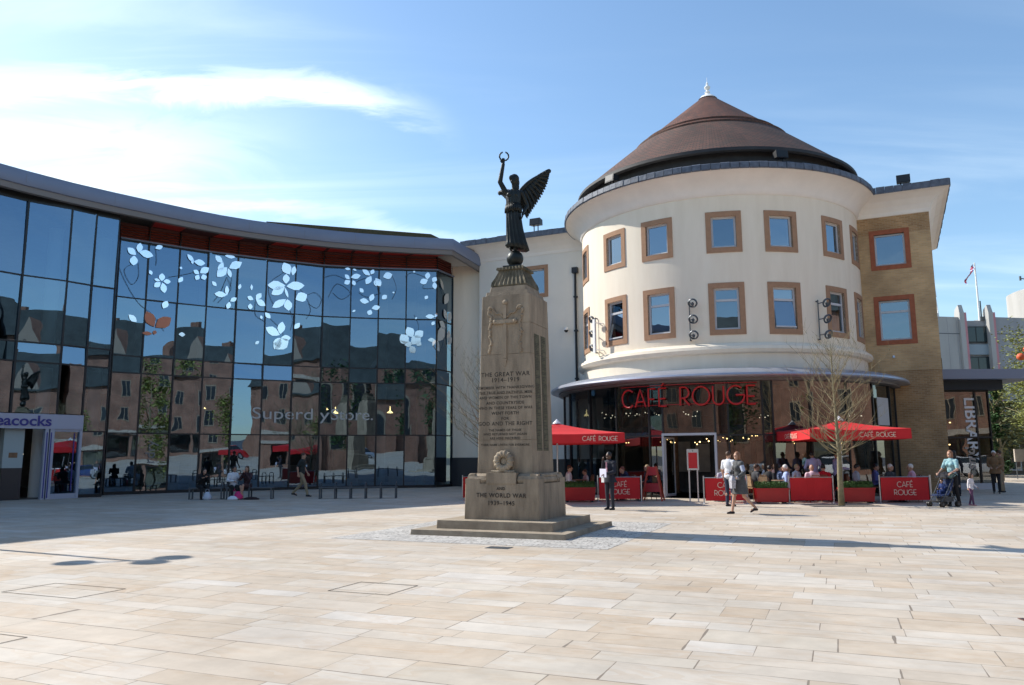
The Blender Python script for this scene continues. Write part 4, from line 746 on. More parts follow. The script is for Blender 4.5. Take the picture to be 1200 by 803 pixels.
# inside the cafe
q = MB(); q.lathe((DX, DY, 0), [(3.2, .02), (3.2, 4.6)], 40); q.build('back_wall', M_['inwall'], rb)
q = MB(); q.lathe((DX, DY, 0), [(6.6, 2.55), (6.75, 2.55), (6.75, 2.75), (6.6, 2.75), (6.6, 2.55)], 60, R(180), R(360)); q.build('mezzanine_beam', M_['roomdk'], rb)
for a in (-66, -44, -6, 17, 44):
    q = MB(); v = cyl_map(DX, DY, 4.2)(R(a)*4.2, 0, 0); q.lathe((v.x, v.y, .02), [(.2, 0), (.2, 4.6)], 14); q.build('column', M_['wood'], rb)
for a in range(-60, 61, 15): MB().mbox(cyl_map(DX, DY, 3.25), R(a)*3.25-.3, R(a)*3.25+.3, .9, 2.2, 0, .05).build('wall_picture', M_['inpale'], rb)
rnd = random.Random(8)
def chandelier(a, r, z, n=6, rr=.28):
    v = cyl_map(DX, DY, r)(R(a)*r, z, 0); q = MB(); q.tube([v+Vector((0, 0, .15)), v+Vector((0, 0, 4.6-z))], .012, 6); q.lathe(v, [(rr, .02), (rr+.02, 0), (rr, -.02), (rr-.02, 0), (rr, .02)], 16)
    for k in range(3): q.tube([v+Vector((rr*math.cos(k*2.1), rr*math.sin(k*2.1), 0)), v+Vector((0, 0, .3))], .008, 5)
    c = q.build('chandelier', M_['dark'], rb); q = MB()
    for k in range(n): q.ball(v+Vector((rr*math.cos(k*6.283/n), rr*math.sin(k*6.283/n), .07+rnd.uniform(-.12, .12))), rnd.uniform(.017, .027), 8, 6)
    q.build('bulb', M_['bulb'] if z < 3 else M_['bulbw'], c)
for a, r, z in ((-70, 5.9, 3.3), (-56, 5.6, 3.35), (-43, 5.9, 3.3), (-28, 5.4, 3.2), (-36, 6.0, 2.15), (-24, 5.2, 2.1), (-14, 5.8, 2.15), (3, 5.6, 3.1), (15, 5.9, 2.1), (30, 5.6, 2.15), (42, 5.9, 2.1), (58, 5.8, 3.2), (-64, 5.6, 2.2), (-4, 5.6, 2.2)): chandelier(a, r, z)
# red sign letters standing in front of the glass
sgn = MB().mbox(CG, ga(-46.5), ga(-4.6), 4.30, 4.33, .10, .12, 24); sgn.mbox(CG, ga(-46.5), ga(-4.6), 3.54, 3.56, .07, .09, 24); sgn = sgn.build('cafe_sign', M_['redm'], rb)
w, st = deco('CAFÉ ROUGE', .2); hS = .70; tot = ga(-5.2)-ga(-45.8); kx = tot/w
q = MB()
for p in st:
    P = []
    for i, (a, b) in enumerate(zip(p, p[1:])):
        n = 4
        for k in range(n): t = k/n; P.append((a[0]+(b[0]-a[0])*t, a[1]+(b[1]-a[1])*t))
    P.append(p[-1]); q.tube([CG(ga(-45.8)+x*kx, 3.50+y*hS, .16) for x, y in P], .035, 8)
q.build('lettering', M_['redneon'], sgn, smooth=True)
# pale notice on the glass
m2 = plane_map(*CG(ga(38.5), 0, .07).xy, *CG(ga(46.5), 0, .07).xy); MB().mbox(m2, 0, m2.L, 2.75, 3.85, 0, .03).build('notice_board', mat('pale poster', (0.42, 0.42, 0.42), .6), rb)
# ---- linking walls to the left
WB = plane_map(-1.8, 42.6, 4.6, 39.55); LB = WB.L
ub0 = 3.25
MB().wall(WB, 0, LB, 0, 12.36, 0, [(ub0-.7, ub0+.7, 10.22, 11.58)], inner=-.12).build('wall', M_['cream2'], rb)
window(WB, ub0+.0, 10.02, 11.78, rb, M_['tan'], hw=.9, sb=.2)
def cornice_run(m, u0, u1, z, parent, e0=0, e1=0, mat_=None):
    pr = [(0.0, -.02), (.03, .0), (.06, .15), (.18, .35), (.38, .57), (.62, .73), (.80, .78), (.80, .83), (-.3, .83)]
    q = MB(); q.rings([[m(u0-e0*max(0, d), z+h, d) for d, h in pr], [m(u1+e1*max(0, d), z+h, d) for d, h in pr]]); q.build('cornice', mat_ or M_['cornice'], parent)
    q = MB(); n = max(2, int((u1-u0)/.3))
    for i in range(n):
        a = u0-e0*.8+(u1-u0+(e0+e1)*.8)*i/n; b = u0-e0*.8+(u1-u0+(e0+e1)*.8)*(i+1)/n; j = rnd.uniform(0, .03)
        q.mbox(m, a+.005, b-.005, z+.80, z+1.08+j, -.3, .83+j)
    q.build('slate_edge', M_['slate'], parent)
cornice_run(WB, -0.3, LB, 12.34, rb, e0=.6)
WA = plane_map(-3.36, 43.38, -1.8, 42.95)
MB().wall(WA, 0, WA.L, 0, 12.3, 0).build('wall', M_['cream'], rb)
MB().mbox(WA, 0, WA.L, 0, 1.55, .0, .05).build('plinth', M_['plinthdk'], rb); MB().mbox(WB, 0, LB, 0, 1.45, .0, .05).build('plinth', M_['plinthdk'], rb)
w3 = plane_map(-1.8, 42.95, -1.8, 42.6)
MB().wall(w3, 0, w3.L, 0, 12.9, 0).build('wall', M_['cream2'], rb)
MB().box(-1.9, 14, 43.2, 52, 0, 12.9).build('rear_block', M_['cream2'], rb)
q = MB().tube([WB(LB-1.35, .2, .12), WB(LB-1.35, 11.2, .12)], .06, 8); q.mbox(WB, LB-1.5, LB-1.2, 11.1, 11.4, .02, .25)
for z in (3, 5.5, 8, 9.8): q.mbox(WB, LB-1.44, LB-1.26, z, z+.08, 0, .2)
q.build('downpipe', M_['blk'], rb)
# ---- lights and camera fixed to the building
def fl(name, v, ang, parent, s=1.0, lift=.35):
    q = MB(); M = Matrix.Rotation(ang, 3, 'Z'); t = lambda x, y, z: v+M @ Vector((x*s, y*s, z*s))
    q.rings([[t(-.26, -.2, .0+lift), t(.26, -.2, .0+lift), t(.26, -.16, .34+lift), t(-.26, -.16, .34+lift)], [t(-.24, .22, .06+lift), t(.24, .22, .06+lift), t(.24, .2, .32+lift), t(-.24, .2, .32+lift)]])
    q.tube([t(-.1, 0, 0), t(-.1, 0, lift+.05)], .025*s, 6); q.tube([t(.1, 0, 0), t(.1, 0, lift+.05)], .025*s, 6); f = q.build(name, M_['blk'], parent)
    q = MB(); q.face([t(-.22, -.205, .04+lift), t(.22, -.205, .04+lift), t(.22, -.17, .31+lift), t(-.22, -.17, .31+lift)]); q.build('lens', M_['dark'], f)
fl('floodlight', WB(3.7, 13.42, .5), WB.ang, rb, 1.15)
fl('floodlight', CW(az(8), 13.12, .6), R(8), rb, .95, .2); fl('floodlight', CW(az(-52), 13.12, .55), R(-52), rb, .95, .2)
def spots(a, parent, flat=False):
    """bracket of three ring shaped spotlights"""
    q = MB(); u = az(a); q.tube([CW(u, 6.12, .10), CW(u, 7.75, .10)], .022, 6)
    for z in (6.15, 7.7): q.tube([CW(u, z, 0), CW(u, z, .12)], .03, 6)
    b = q.build('spotlight_bracket', M_['iron'], parent)
    for z in (6.32, 6.95, 7.6):
        c = CW(u+.18, z, .38); n = (CW(u+.18, z, 1)-CW(u+.18, z, 0)).normalized()+Vector((0, 0, -.55)); n.normalize(); t = n.orthogonal().normalized(); s_ = n.cross(t)
        q = MB(); rg = []
        for k in range(16):
            an = 2*math.pi*k/16; e = t*math.cos(an)+s_*math.sin(an); rg.append([c+e*.17+n*.05, c+e*.20, c+e*.16-n*.07, c+e*.13])
        rg.append(rg[0]); q.rings(rg, False, False); q.tube([CW(u, z, .1), c-n*.1], .02, 6); q.lathe(c, [(.001, -.12), (.05, -.1), (.06, 0), (.001, .02)], 8)
        q.build('spotlight', M_['iron'], b)
spots(-24.5, rb); spots(22.5, rb)
spots(-70, rb)
q = MB(); q.mbox(CW, az(-66), az(-66)+.16, 6.05, 7.55, .45, .5)
for z in (6.2, 7.4): q.tube([CW(az(-66)+.08, z, 0), CW(az(-66)+.08, z, .45)], .02, 6)
q.build('banner_bracket', M_['white'], rb)
v = WB(LB-1.85, 8.15, 0); q = MB(); q.tube([v, v+Vector((-.1, -.3, .05))], .04, 8); q.lathe(v+Vector((-.12, -.36, -.14)), [(.02, .22), (.11, .18), (.12, .06)], 12); c = q.build('security_camera', M_['white'], rb)
MB().ball(v+Vector((-.12, -.36, -.10)), .105, 12, 8).build('dome', M_['blk'], c)

# ================================================================= BRICK WING
bb = thing('brick_building', 'yellow brick wing with terracotta window surrounds and flared cornice right of the round building', 'building', (18.1, 32.7, 0), world=True)
A0 = Vector((14.3, 34.52)); A1 = Vector((18.1, 32.7)); A2 = Vector((22.75, 42.3))
BF = plane_map(*A0, *A1); BS = plane_map(*A1, *A2)
def onB(x, y, z, m=BF):
    return (Vector((x, y))-Vector(m(0, 0, 0).xy)).dot(Vector((m(1, 0, 0)-m(0, 0, 0)).xy))
uw = BF.L-1.62; hw = .80
hb = [(uw-hw+.2, uw+hw-.2, z0+.2, z1-.2) for z0, z1 in ((9.62, 11.42), (6.3, 8.45))]
bands = [(0, 5.15, M_['brickY']), (5.15, 5.62, M_['brickYc']), (5.62, 12.06, M_['brickY'])]
for z0, z1, mm in bands:
    d = 0.02 if mm is M_['brickYc'] else 0
    MB().wall(BF, 0, BF.L, z0, z1, d, [h for h in hb if h[2] >= z0], inner=-.12).build('wall', mm, bb)
    MB().wall(BS, 0, BS.L, z0, z1, d).build('wall', mm, bb)
for z0, z1 in ((9.62, 11.42), (6.3, 8.45)):
    window(BF, uw, z0, z1, bb, M_['redsur'], hw=hw, sb=.2, rail=7.75 if z1 < 9 else None)
for uu in (2.4, 5.2, 8.0):
    for z0, z1 in ((9.62, 11.42), (6.3, 8.45)): window(BS, uu, z0, z1, bb, M_['redsur'], hw=hw, sb=.2, rail=7.75 if z1 < 9 else None, depth=-.0)
cornice_run(BF, -.6, BF.L, 12.04, bb, e1=1); cornice_run(BS, 0, BS.L, 12.04, bb, e0=1)
MB().prism([(14.3, 34.6), (18.05, 32.8), (22.6, 42.3), (22, 46), (14, 46)], 12.6, 12.9).build('roof', M_['lead'], bb)
MB().prism([(14.4, 36), (17.6, 34.5), (21.5, 42.8), (21, 46), (14, 46)], 0, 12.6).build('core', M_['roomdk'], bb)
q = MB().tube([BF(1.05, .0, .13), BF(1.05, 11.1, .13)], .07, 8); q.lathe(BF(1.05, 11.1, .16), [(.08, -.12), (.19, 0), (.20, .16), (.12, .2)], 10); q.tube([BF(1.05, 11.3, .2), BF(1.05, 11.55, .05)], .05, 6)
q.build('downpipe', M_['blk'], bb)
fl('floodlight', BF(BF.L-.9, 13.08, .4), BF.ang, bb, 1.05, .2)
q = MB().tube([BF(BF.L-1.8, 5.75, 0), BF(BF.L-1.8, 5.75, .3)], .02, 6); q.lathe(BF(BF.L-1.8, 5.7, .3), [(.07, 0), (.05, .09)], 10); q.build('wall_lamp', M_['steel'], bb)

# ================================================================= LIBRARY
lb = thing('library', 'low glass fronted library with a grey slab canopy and a tall sideways lettered window', 'building', (21, 36.5, 0), world=True)
LF = plane_map(19.75, 36.3, 22.1, 36.3); LS = plane_map(22.1, 36.3, 22.1, 44)
for m2, nn in ((LF, (0, .12, 1.72, 2.35)), (LS, (0, 2.5, 5, 7.7))):
    for a, b in zip(nn, nn[1:]):
        for z0, z1 in ((.28, 2.36), (2.36, 4.5)):
            if b-a > .5:
                q = MB(); q.face([m2(a+.03, z0, 0), m2(b-.03, z0, 0), m2(b-.03, z1, 0), m2(a+.03, z1, 0)]); q.build('glass_pane', M_['glassC'], lb)
    for a in nn: MB().mbox(m2, max(0, a-.04), min(m2.L, a+.04), 0, 4.55, -.08, .05).build('mullion', M_['dark'], lb)
    for z in (2.36, 4.5): MB().mbox(m2, 0, m2.L, z-.04, z+.04, -.06, .04).build('transom', M_['dark'], lb)
    MB().mbox(m2, 0, m2.L, .0, .28, -.1, .06).build('sill', mat('pale sill', (0.5, 0.52, 0.55), .6), lb)
MB().prism([(19.3, 35.3), (24.2, 35.3), (23.2, 45), (20.5, 45)], 4.98, 5.42).build('canopy', mat('slate blue fascia', (0.22, 0.24, 0.30), .5), lb)
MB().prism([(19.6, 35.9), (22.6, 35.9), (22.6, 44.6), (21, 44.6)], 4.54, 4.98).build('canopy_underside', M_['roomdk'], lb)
MB().box(20, 22, 39.0, 39.1, 0, 4.5).build('back_wall', M_['inwall'], lb)
MB().box(19.9, 22.1, 36.4, 44, 0.0, .02).build('floor', M_['infloor'], lb)
q = MB(); text_on(q, 'LIBRARY', .78, lambda x, y, e: LF(1.22+y, 4.22-x, .03), 0.0, align='LEFT', offset=.012); q.build('window_lettering', mat('silver lettering', (0.72, 0.72, 0.72), .4), lb)
q = MB(); text_on(q, 'plus', .62, lambda x, y, e: LF(1.22+y, 1.92-x, .03), 0.0, align='LEFT', offset=.018, shear=.2); q.build('window_lettering', mat('buff lettering', (0.42, 0.36, 0.30), .5), lb)
for v in ((20.4, 37.4, 2.95), (20.9, 37.8, 3.05), (20.5, 37.5, 1.95), (20.9, 38, 2.0)):
    q = MB(); q.tube([Vector(v)+Vector((0, 0, .1)), Vector((v[0], v[1], 4.5))], .01, 5); q.lathe(v, [(.2, 0), (.22, .02), (.18, .03)], 12); c = q.build('pendant_lamp', M_['dark'], lb); q = MB()
    for k in range(5): q.ball((v[0]+.2*math.cos(k*1.25), v[1]+.2*math.sin(k*1.25), v[2]+.05), .028, 7, 5)
    q.build('bulb', M_['bulb'], c)

# ================================================================= CONCRETE BUILDING, MASTS, FLAG (far right)
cbk = thing('concrete_building', 'pale concrete office block with pink edged fins and dark window bands beyond the library', 'building', (47, 75, 0), world=True)
kx = 75/60.
F1, F2 = plane_map(35.6, 74, 44.1, 75.5), plane_map(46.9, 75.5, 58, 77.5)
def sheet(q, m, u0, u1, z0, z1, d0, d1): q.mbox(m, u0, u1, z0, z1, d0, d1)
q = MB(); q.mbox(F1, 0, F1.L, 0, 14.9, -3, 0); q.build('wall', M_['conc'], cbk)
q = MB(); q.mbox(F2, 0, F2.L, 0, 14.9, -3, 0); q.build('wall', M_['concd'], cbk)  # shaded right-hand face, its shade painted as a darker concrete
for z in (5.0, 9.3, 13.2):
    MB().mbox(F1, 0, F1.L, z, z+.07, 0, .02).build('panel_joint', M_['iron'], cbk); MB().mbox(F2, 0, F2.L, z, z+.07, 0, .02).build('panel_joint', M_['iron'], cbk)
for u in range(1, 9): MB().mbox(F1, u, u+.03, 0, 14.8, 0, .01).build('board_mark', M_['concd'], cbk)
for m2, u in ((F1, F1.L-.02), (F2, 0.0)):
    q = MB(); a = m2(u, 0, 0); q.box(a.x-.32, a.x+.12, a.y-.35, a.y+.6, 0, 15.3); q.rings([[(a.x-.32, a.y-.35, 15.3), (a.x+.12, a.y-.35, 15.3), (a.x+.12, a.y+.6, 15.3), (a.x-.32, a.y+.6, 15.3)], [(a.x-.3, a.y-.1, 16.1), (a.x+.1, a.y-.1, 16.1), (a.x+.1, a.y+.5, 15.7), (a.x-.3, a.y+.5, 15.7)]])
    fn = q.build('fin', M_['conc'], cbk); q = MB(); q.box(a.x+.121, a.x+.33, a.y-.35, a.y-.1, 0, 15.3); q.build('edge_strip', M_['pinkedge'], fn)
WM = plane_map(44.1, 75.6, 46.9, 75.6)
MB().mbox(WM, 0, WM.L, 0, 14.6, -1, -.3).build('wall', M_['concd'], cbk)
for z0, z1 in ((12.4, 14.0), (8.2, 11.0), (5.5, 6.3), (2, 4.5)):
    q = MB(); q.mbox(WM, .1, WM.L-.1, z0, z1, -.35, -.1); w = q.build('window', M_['dark'], cbk)
    q = MB(); q.face([WM(.15, z0+.1, -.08), WM(WM.L/2-.05, z0+.1, -.08), WM(WM.L/2-.05, z1-.1, -.08), WM(.15, z1-.1, -.08)]); q.face([WM(WM.L/2+.05, z0+.1, -.08), WM(WM.L-.15, z0+.1, -.08), WM(WM.L-.15, z1-.1, -.08), WM(WM.L/2+.05, z1-.1, -.08)]); q.build('pane', mat('dark teal glass', (0.02, 0.035, 0.04), .1), w)
for z0, z1 in ((11.2, 12.2), (6.5, 8.0)): MB().mbox(WM, 0, WM.L, z0, z1, -.3, -.02).build('spandrel_panel', mat('blue grey spandrel', (0.26, 0.32, 0.36), .6), cbk)
q = MB(); q.tube([F1(2, 15.3, -.5), F1(3.5, 15.3, -.5), F1(5, 15.3, -.5)], .03, 6)
for u in (2, 3.5, 5, 6.5): q.tube([F1(u, 14.8, -.5), F1(u, 15.35, -.5)], .03, 6)
q.build('roof_rail', M_['iron'], cbk)
tw = thing('concrete_tower', 'rounded concrete tower top with a dark window band and roof aerials behind the office block', 'tower', (64.5, 90, 0), world=True)
MB().lathe((65.5, 90, 0), [(6.2, 0), (6.2, 15.3)], 40).build('wall', M_['conc'], tw, smooth=True)
MB().lathe((65.5, 90, 0), [(5.6, 15.3), (5.6, 17.0)], 40).build('window_band', mat('dark red band', (0.05, 0.02, 0.03), .4), tw)
q = MB(); q.lathe((65.5, 90, 0), [(6.2, 17.0), (6.3, 17.1), (6.3, 20.4), (5.9, 20.6), (0.1, 20.6)], 40); q.lathe((60.6, 88.6, 0), [(1.1, 15.0), (1.1, 20.5)], 20); q.build('parapet', M_['conc'], tw, smooth=True)
q = MB()
for k, (x, z) in enumerate(((60.0, 21.6), (61.8, 22.1), (63.5, 21.7), (65, 22.0))):
    q.tube([(x+1.5, 88, 20.5), (x+.5, 88, z-.3), (x-1.4, 88, z)], .06, 6); q.tube([(x-1.4, 88, z-.25), (x-1.4, 88, z+.25)], .12, 6)
q.tube([(59.5, 88, 21.6), (65.5, 88, 21.8)], .06, 6); q.build('aerial', M_['iron'], tw)
MB().box(60.5, 62.8, 83.4, 84.2, 15.1, 16.6).build('roof_tent', mat('blue sheet', (0.12, 0.28, 0.5), .6), tw)
fp = thing('flagpole', 'tall white flagpole flying a furled red white and blue flag on the concrete block roof', 'flagpole', (46.2, 76, 14.6), world=False)
MB().tube([(0, 0, 0), (0, 0, 5.9)], [.11, .06], 8).build('pole', M_['white'], fp)
rnd = random.Random(2); q = MB(); n = 14
cols_ = [mat('flag red', (0.5, 0.03, 0.05), .7), mat('flag white', (0.75, 0.75, 0.75), .7), mat('flag navy', (0.04, 0.05, 0.25), .7)]
for k in range(n):
    t0, t1 = k/n, (k+1)/n
    def pt(t, s): return (-.12-1.0*t-.1*s*math.sin(4*t), -.1+.25*math.sin(7*t+3*s), 5.85-1.7*t-s*.5*(1-.25*t)-.2*t*s)
    for j in range(6):
        s0, s1 = j/6, (j+1)/6; q.cur = (0 if j in (2, 3) and k % 5 < 4 else 1 if (j+k) % 3 == 0 else 2 if (k+j) % 2 else 0); q.face([pt(t0, s0), pt(t1, s0), pt(t1, s1), pt(t0, s1)])
q.build('flag', cols_, fp)
an = thing('radio_mast', 'thin white radio mast standing on the concrete block left of the flagpole', 'mast', (42.2, 76, 14.6))
q = MB().tube([(0, 0, 0), (-.35, 0, 4.9)], [.06, .03], 6); q.build('pole', M_['white'], an); MB().tube([(-.2, 0, 2.4), (-.34, 0, 4.8)], .13, 6).build('aerial', M_['steel'], an)
an = thing('whip_aerial', 'short thin grey whip aerial just right of the flagpole on the flat roof', 'aerial', (46.4, 76, 14.6)); MB().tube([(0, 0, 0), (0, 0, 2)], .06, 6).build('rod', M_['iron'], an); MB().box(-.2, .2, -.2, .2, 0, .4).build('base', M_['iron'], an)
# ================================================================= WAR MEMORIAL (local axes, front face towards -Y)
wm = thing('war_memorial', 'tall tapering stone war memorial on a stepped base with carved inscriptions', 'war memorial', MC, MR)
def frust(q, z0, z1, a, b, bev=0.0):
    def sqr(h, z):
        e = bev; return [(-h+e, -h, z), (h-e, -h, z), (h, -h+e, z), (h, h-e, z), (h-e, h, z), (-h+e, h, z), (-h, h-e, z), (-h, -h+e, z)] if e else [(-h, -h, z), (h, -h, z), (h, h, z), (-h, h, z)]
    return q.rings([sqr(a, z0), sqr(b, z1)])
frust(MB(), 0.0, .11, 1.70, 1.69, .012).build('step', M_['stone2'], wm); frust(MB(), .11, .28, 1.30, 1.29, .012).build('step', M_['stone2'], wm)
q = frust(MB(), .28, 1.03, .86, .845, .015)
q = q.build('plinth', M_['stone'], wm)
# scrolled course with a raised block under the wreath
q = MB()
for sx, sy in ((-1, -1), (1, -1), (1, 1), (-1, 1)): q.box(*sorted((sx*.845, sx*.50)), *sorted((sy*.845, sy*.50)), 1.031, 1.13)
for s in (-1, 1):
    q.rings([[(s*x, y, z) for y, z in ((-.80, 1.03), (-.83, 1.10), (-.80, 1.19), (-.72, 1.235), (-.64, 1.24), (-.6, 1.03))] for x in (.36, .80)])
for (x0, x1) in ((-.34, .34),):
    q.box(x0, x1, -.86, -.6, 1.031, 1.26)
for k in range(3):
    M = Matrix.Rotation(R(90*(k+1)), 3, 'Z')
    for rr, zz_ in ((.075, 1.10), (.05, 1.19)):
        q.tube([M @ Vector((-.5, -.74, zz_)), M @ Vector((.5, -.74, zz_))], rr, 10)
    for s in (-1, 1): q.rings([[M @ Vector((s*x, y, z)) for y, z in ((-.80, 1.03), (-.83, 1.10), (-.80, 1.19), (-.72, 1.235), (-.64, 1.24), (-.6, 1.03))] for x in (.42, .80)])
q.build('scroll_course', M_['stone'], wm)
def hs(z): return .648+(.572-.648)*(z-1.2)/3.95
q = MB(); zz_l = [1.03, 1.95, 2.95, 3.82, 4.5, 5.15]
for a, b in zip(zz_l, zz_l[1:]):
    frust(q, a, a+.009, hs(a)-.012, hs(a)-.012, .01); frust(q, a+.009, b, hs(a), hs(b), .012)
q.build('shaft', M_['stone'], wm)
frust(MB(), 5.15, 5.26, .52, .50, .02).build('ledge', M_['stone'], wm); frust(MB(), 5.26, 5.38, .445, .43, .02).build('ledge', M_['stone'], wm)
# flared leafy cap
q = MB(); n = 40
def capring(h, z, amp):
    out = []
    for k in range(n*4):
        t = k/(n*4)*4; s = int(t); f = (t-s)*2-1; b = h+amp*(.5+.5*math.cos(f*math.pi*8)); p = [(f*b, -b), (b, f*b), (-f*b, b), (-b, -f*b)][s]; out.append((p[0], p[1], z))
    return out
q.rings([capring(h, z, a) for h, z, a in ((.40, 5.38, 0), (.415, 5.42, .01), (.375, 5.50, .035), (.32, 5.62, .03), (.28, 5.74, .02), (.27, 5.78, .02), (.31, 5.80, .025), (.30, 5.86, .02), (.20, 5.865, 0))])
q.build('capital', M_['moss'], wm, smooth=True)
# relief sword, laurel swags
def fy(z): return -hs(z)
def rbox(q, x0, x1, z0, z1, p): q.rings([[(x0, fy(z0)+.01, z0), (x1, fy(z0)+.01, z0), (x1, fy(z1)+.01, z1), (x0, fy(z1)+.01, z1)], [(x0+.008, fy(z0)-p, z0+.008), (x1-.008, fy(z0)-p, z0+.008), (x1-.008, fy(z1)-p, z1-.008), (x0+.008, fy(z1)-p, z1-.008)]])
q = MB(); rbox(q, -.045, .045, 3.72, 4.52, .035)
q.rings([[(-.045, fy(3.72), 3.72), (.045, fy(3.72), 3.72), (.045, fy(3.72)-.035, 3.72), (-.045, fy(3.72)-.035, 3.72)], [(-.004, fy(3.54), 3.54), (.004, fy(3.54), 3.54), (.004, fy(3.54)-.01, 3.54), (-.004, fy(3.54)-.01, 3.54)]])
rbox(q, -.24, .24, 4.50, 4.60, .06); rbox(q, -.04, .04, 4.6, 4.93, .05); q.ball((0, fy(5)-.02, 4.98), .06, 10, 8)
for s in (-1, 1): q.ball((s*.24, fy(4.55)-.03, 4.55), .055, 8, 6)
q.build('sword_relief', M_['stone'], wm)
rnd = random.Random(4)
for s in (-1, 1):
    q = MB()
    for k in range(16):
        t = k/15; x = s*(.06+.30*t); z = 4.66+.22*t+.03*math.sin(t*9); q.ball((x, fy(z)-.01, z), (.035, .03, .02), 8, 5)
    for k in range(30):
        t = k/29; x = s*(.36+.02*math.sin(t*14)); z = 4.88-1.0*t; q.ball((x+rnd.uniform(-.03, .03)*(1-t*.5), fy(z)-.008, z), (.045*(1-.4*t), .035, .035), 8, 5)
    q.build('laurel_relief', M_['stone'], wm)
# stone wreath standing on the block
q = MB(); rg = []
for k in range(28):
    a = 2*math.pi*k/28; e = Vector((math.cos(a), 0, math.sin(a))); m = .075+.009*math.cos(a*14); c = Vector((0, -.72, 1.50))+e*.155
    rg.append([c+e*m*math.cos(b)+Vector((0, 1, 0))*m*.9*math.sin(b) for b in [2*math.pi*j/10 for j in range(10)]])
rg.append(rg[0]); q.rings(rg, False, False); q.ball((0, -.68, 1.5), (.1, .03, .1), 12, 8)
for s in (-1, 1): q.tube([(0, -.74, 1.31), (s*.13, -.76, 1.275), (s*.27, -.77, 1.29)], [.035, .03, .015], 8)
q.build('stone_wreath', M_['stone2'], wm, smooth=True)
def front(z0, d=.004): return lambda x, y, e: Vector((x, -hs(z0+y)-d-e, z0+y))
LN = [('THE GREAT WAR', 2.89, .118, 1.05), ('1914–1919', 2.70, .118, 1.15), ('REMEMBER WITH THANKSGIVING', 2.53, .072, 1), ('THE TRUE AND FAITHFUL MEN', 2.40, .072, 1), ('AND WOMEN OF THIS TOWN', 2.27, .072, 1.02),
      ('AND COUNTRYSIDE', 2.14, .072, 1.05), ('WHO IN THESE YEARS OF WAR', 2.015, .072, 1), ('WENT FORTH', 1.885+.0, .078, 1.1)]
zt = 2.93
sc_ = .0192
def zy(y): return 5.15-(y-347)*.0189       # rows measured on the photograph, turned into heights on the shaft
rows = [('THE GREAT WAR', 443, .135), ('1914–1919', 449.5, .135), ('REMEMBER WITH THANKSGIVING', 457.5, .082), ('THE TRUE AND FAITHFUL MEN', 463.3, .082), ('AND WOMEN OF THIS TOWN', 469, .082), ('AND COUNTRYSIDE', 475.3, .088),
        ('WHO IN THESE YEARS OF WAR', 481, .082), ('WENT FORTH', 487.2, .092), ('FOR', 493.3, .088), ('GOD AND THE RIGHT', 499.5, .115), ('THE NAMES OF THOSE', 506.2, .068), ('WHO RETURNED NOT AGAIN', 510.8, .068), ('ARE HERE INSCRIBED', 515.4, .068), ('THEIR NAME LIVETH FOR EVERMORE', 522.8, .062)]
for tx, y, s in rows:
    z0 = zy(y); q = MB(); text_on(q, tx, s, front(z0), .0, spacing=1.12, offset=.0015); q.build('inscription', M_['letter'], wm)
for tx, z0, s in (('AND', .90, .085), ('THE WORLD WAR', .745, .125), ('1939–1945', .585, .125)):
    q = MB(); text_on(q, tx, s, lambda x, y, e, z0=z0: Vector((x, -.864, z0+y)), .0, spacing=1.12, offset=.002); q.build('inscription', M_['letter'], wm)
# two sunk columns of names on the right-hand face
rnd = random.Random(12)
for c in (-.21, .20):
    q = MB()
    q.rings([[(hs(z)+.003, c-.165, z), (hs(z)+.003, c+.165, z), (hs(z)+.002, c+.165, z), (hs(z)+.002, c-.165, z)] for z in (1.72, 4.28)])
    pnl = q.build('name_panel', mat('dark mottled stone panel', (0.15, 0.135, 0.085), .95, vscale=9, col2=(0.09, 0.085, 0.05)), wm)  # panel darker and browner than the shaft, mottled
    q = MB(); z = 4.24
    while z > 1.75:
        y = c-.15
        while y < c+.10:
            w = rnd.uniform(.02, .06); q.face([(hs(z)+.006, y, z), (hs(z)+.006, y+w, z), (hs(z)+.006, y+w, z+.018), (hs(z)+.006, y, z+.018)]); y += w+rnd.uniform(.008, .02)
            if rnd.random() < .25: break
        z -= .036
    q.build('name_lines', M_['letter'], pnl)

# ================================================================= FIGURES
def remesh(mb, name, mt, parent, vox, loc=None, smooth_it=2, rz=None):
    o = mb.build(name, mt, None); mo = o.modifiers.new('r', 'REMESH'); mo.mode = 'VOXEL'; mo.voxel_size = vox; mo.use_smooth_shade = True
    if smooth_it: s = o.modifiers.new('s', 'SMOOTH'); s.iterations = smooth_it; s.factor = .5
    dg = bpy.context.evaluated_depsgraph_get(); dg.update(); me = bpy.data.meshes.new_from_object(o.evaluated_get(dg)); o.modifiers.clear(); old = o.data; o.data = me; bpy.data.meshes.remove(old); me.name = name
    if not me.materials: me.materials.append(mt)
    for p in me.polygons: p.use_smooth = True
    if parent is not None: o.parent = parent
    if loc is not None: o.location = loc
    return o
V3 = Vector
def limb(q, pts, rs, n=10):
    pts = [V3(p) for p in pts]
    for a, b, ra, rb_ in zip(pts, pts[1:], rs, rs[1:]): q.cap(a, b, ra, rb_, n)
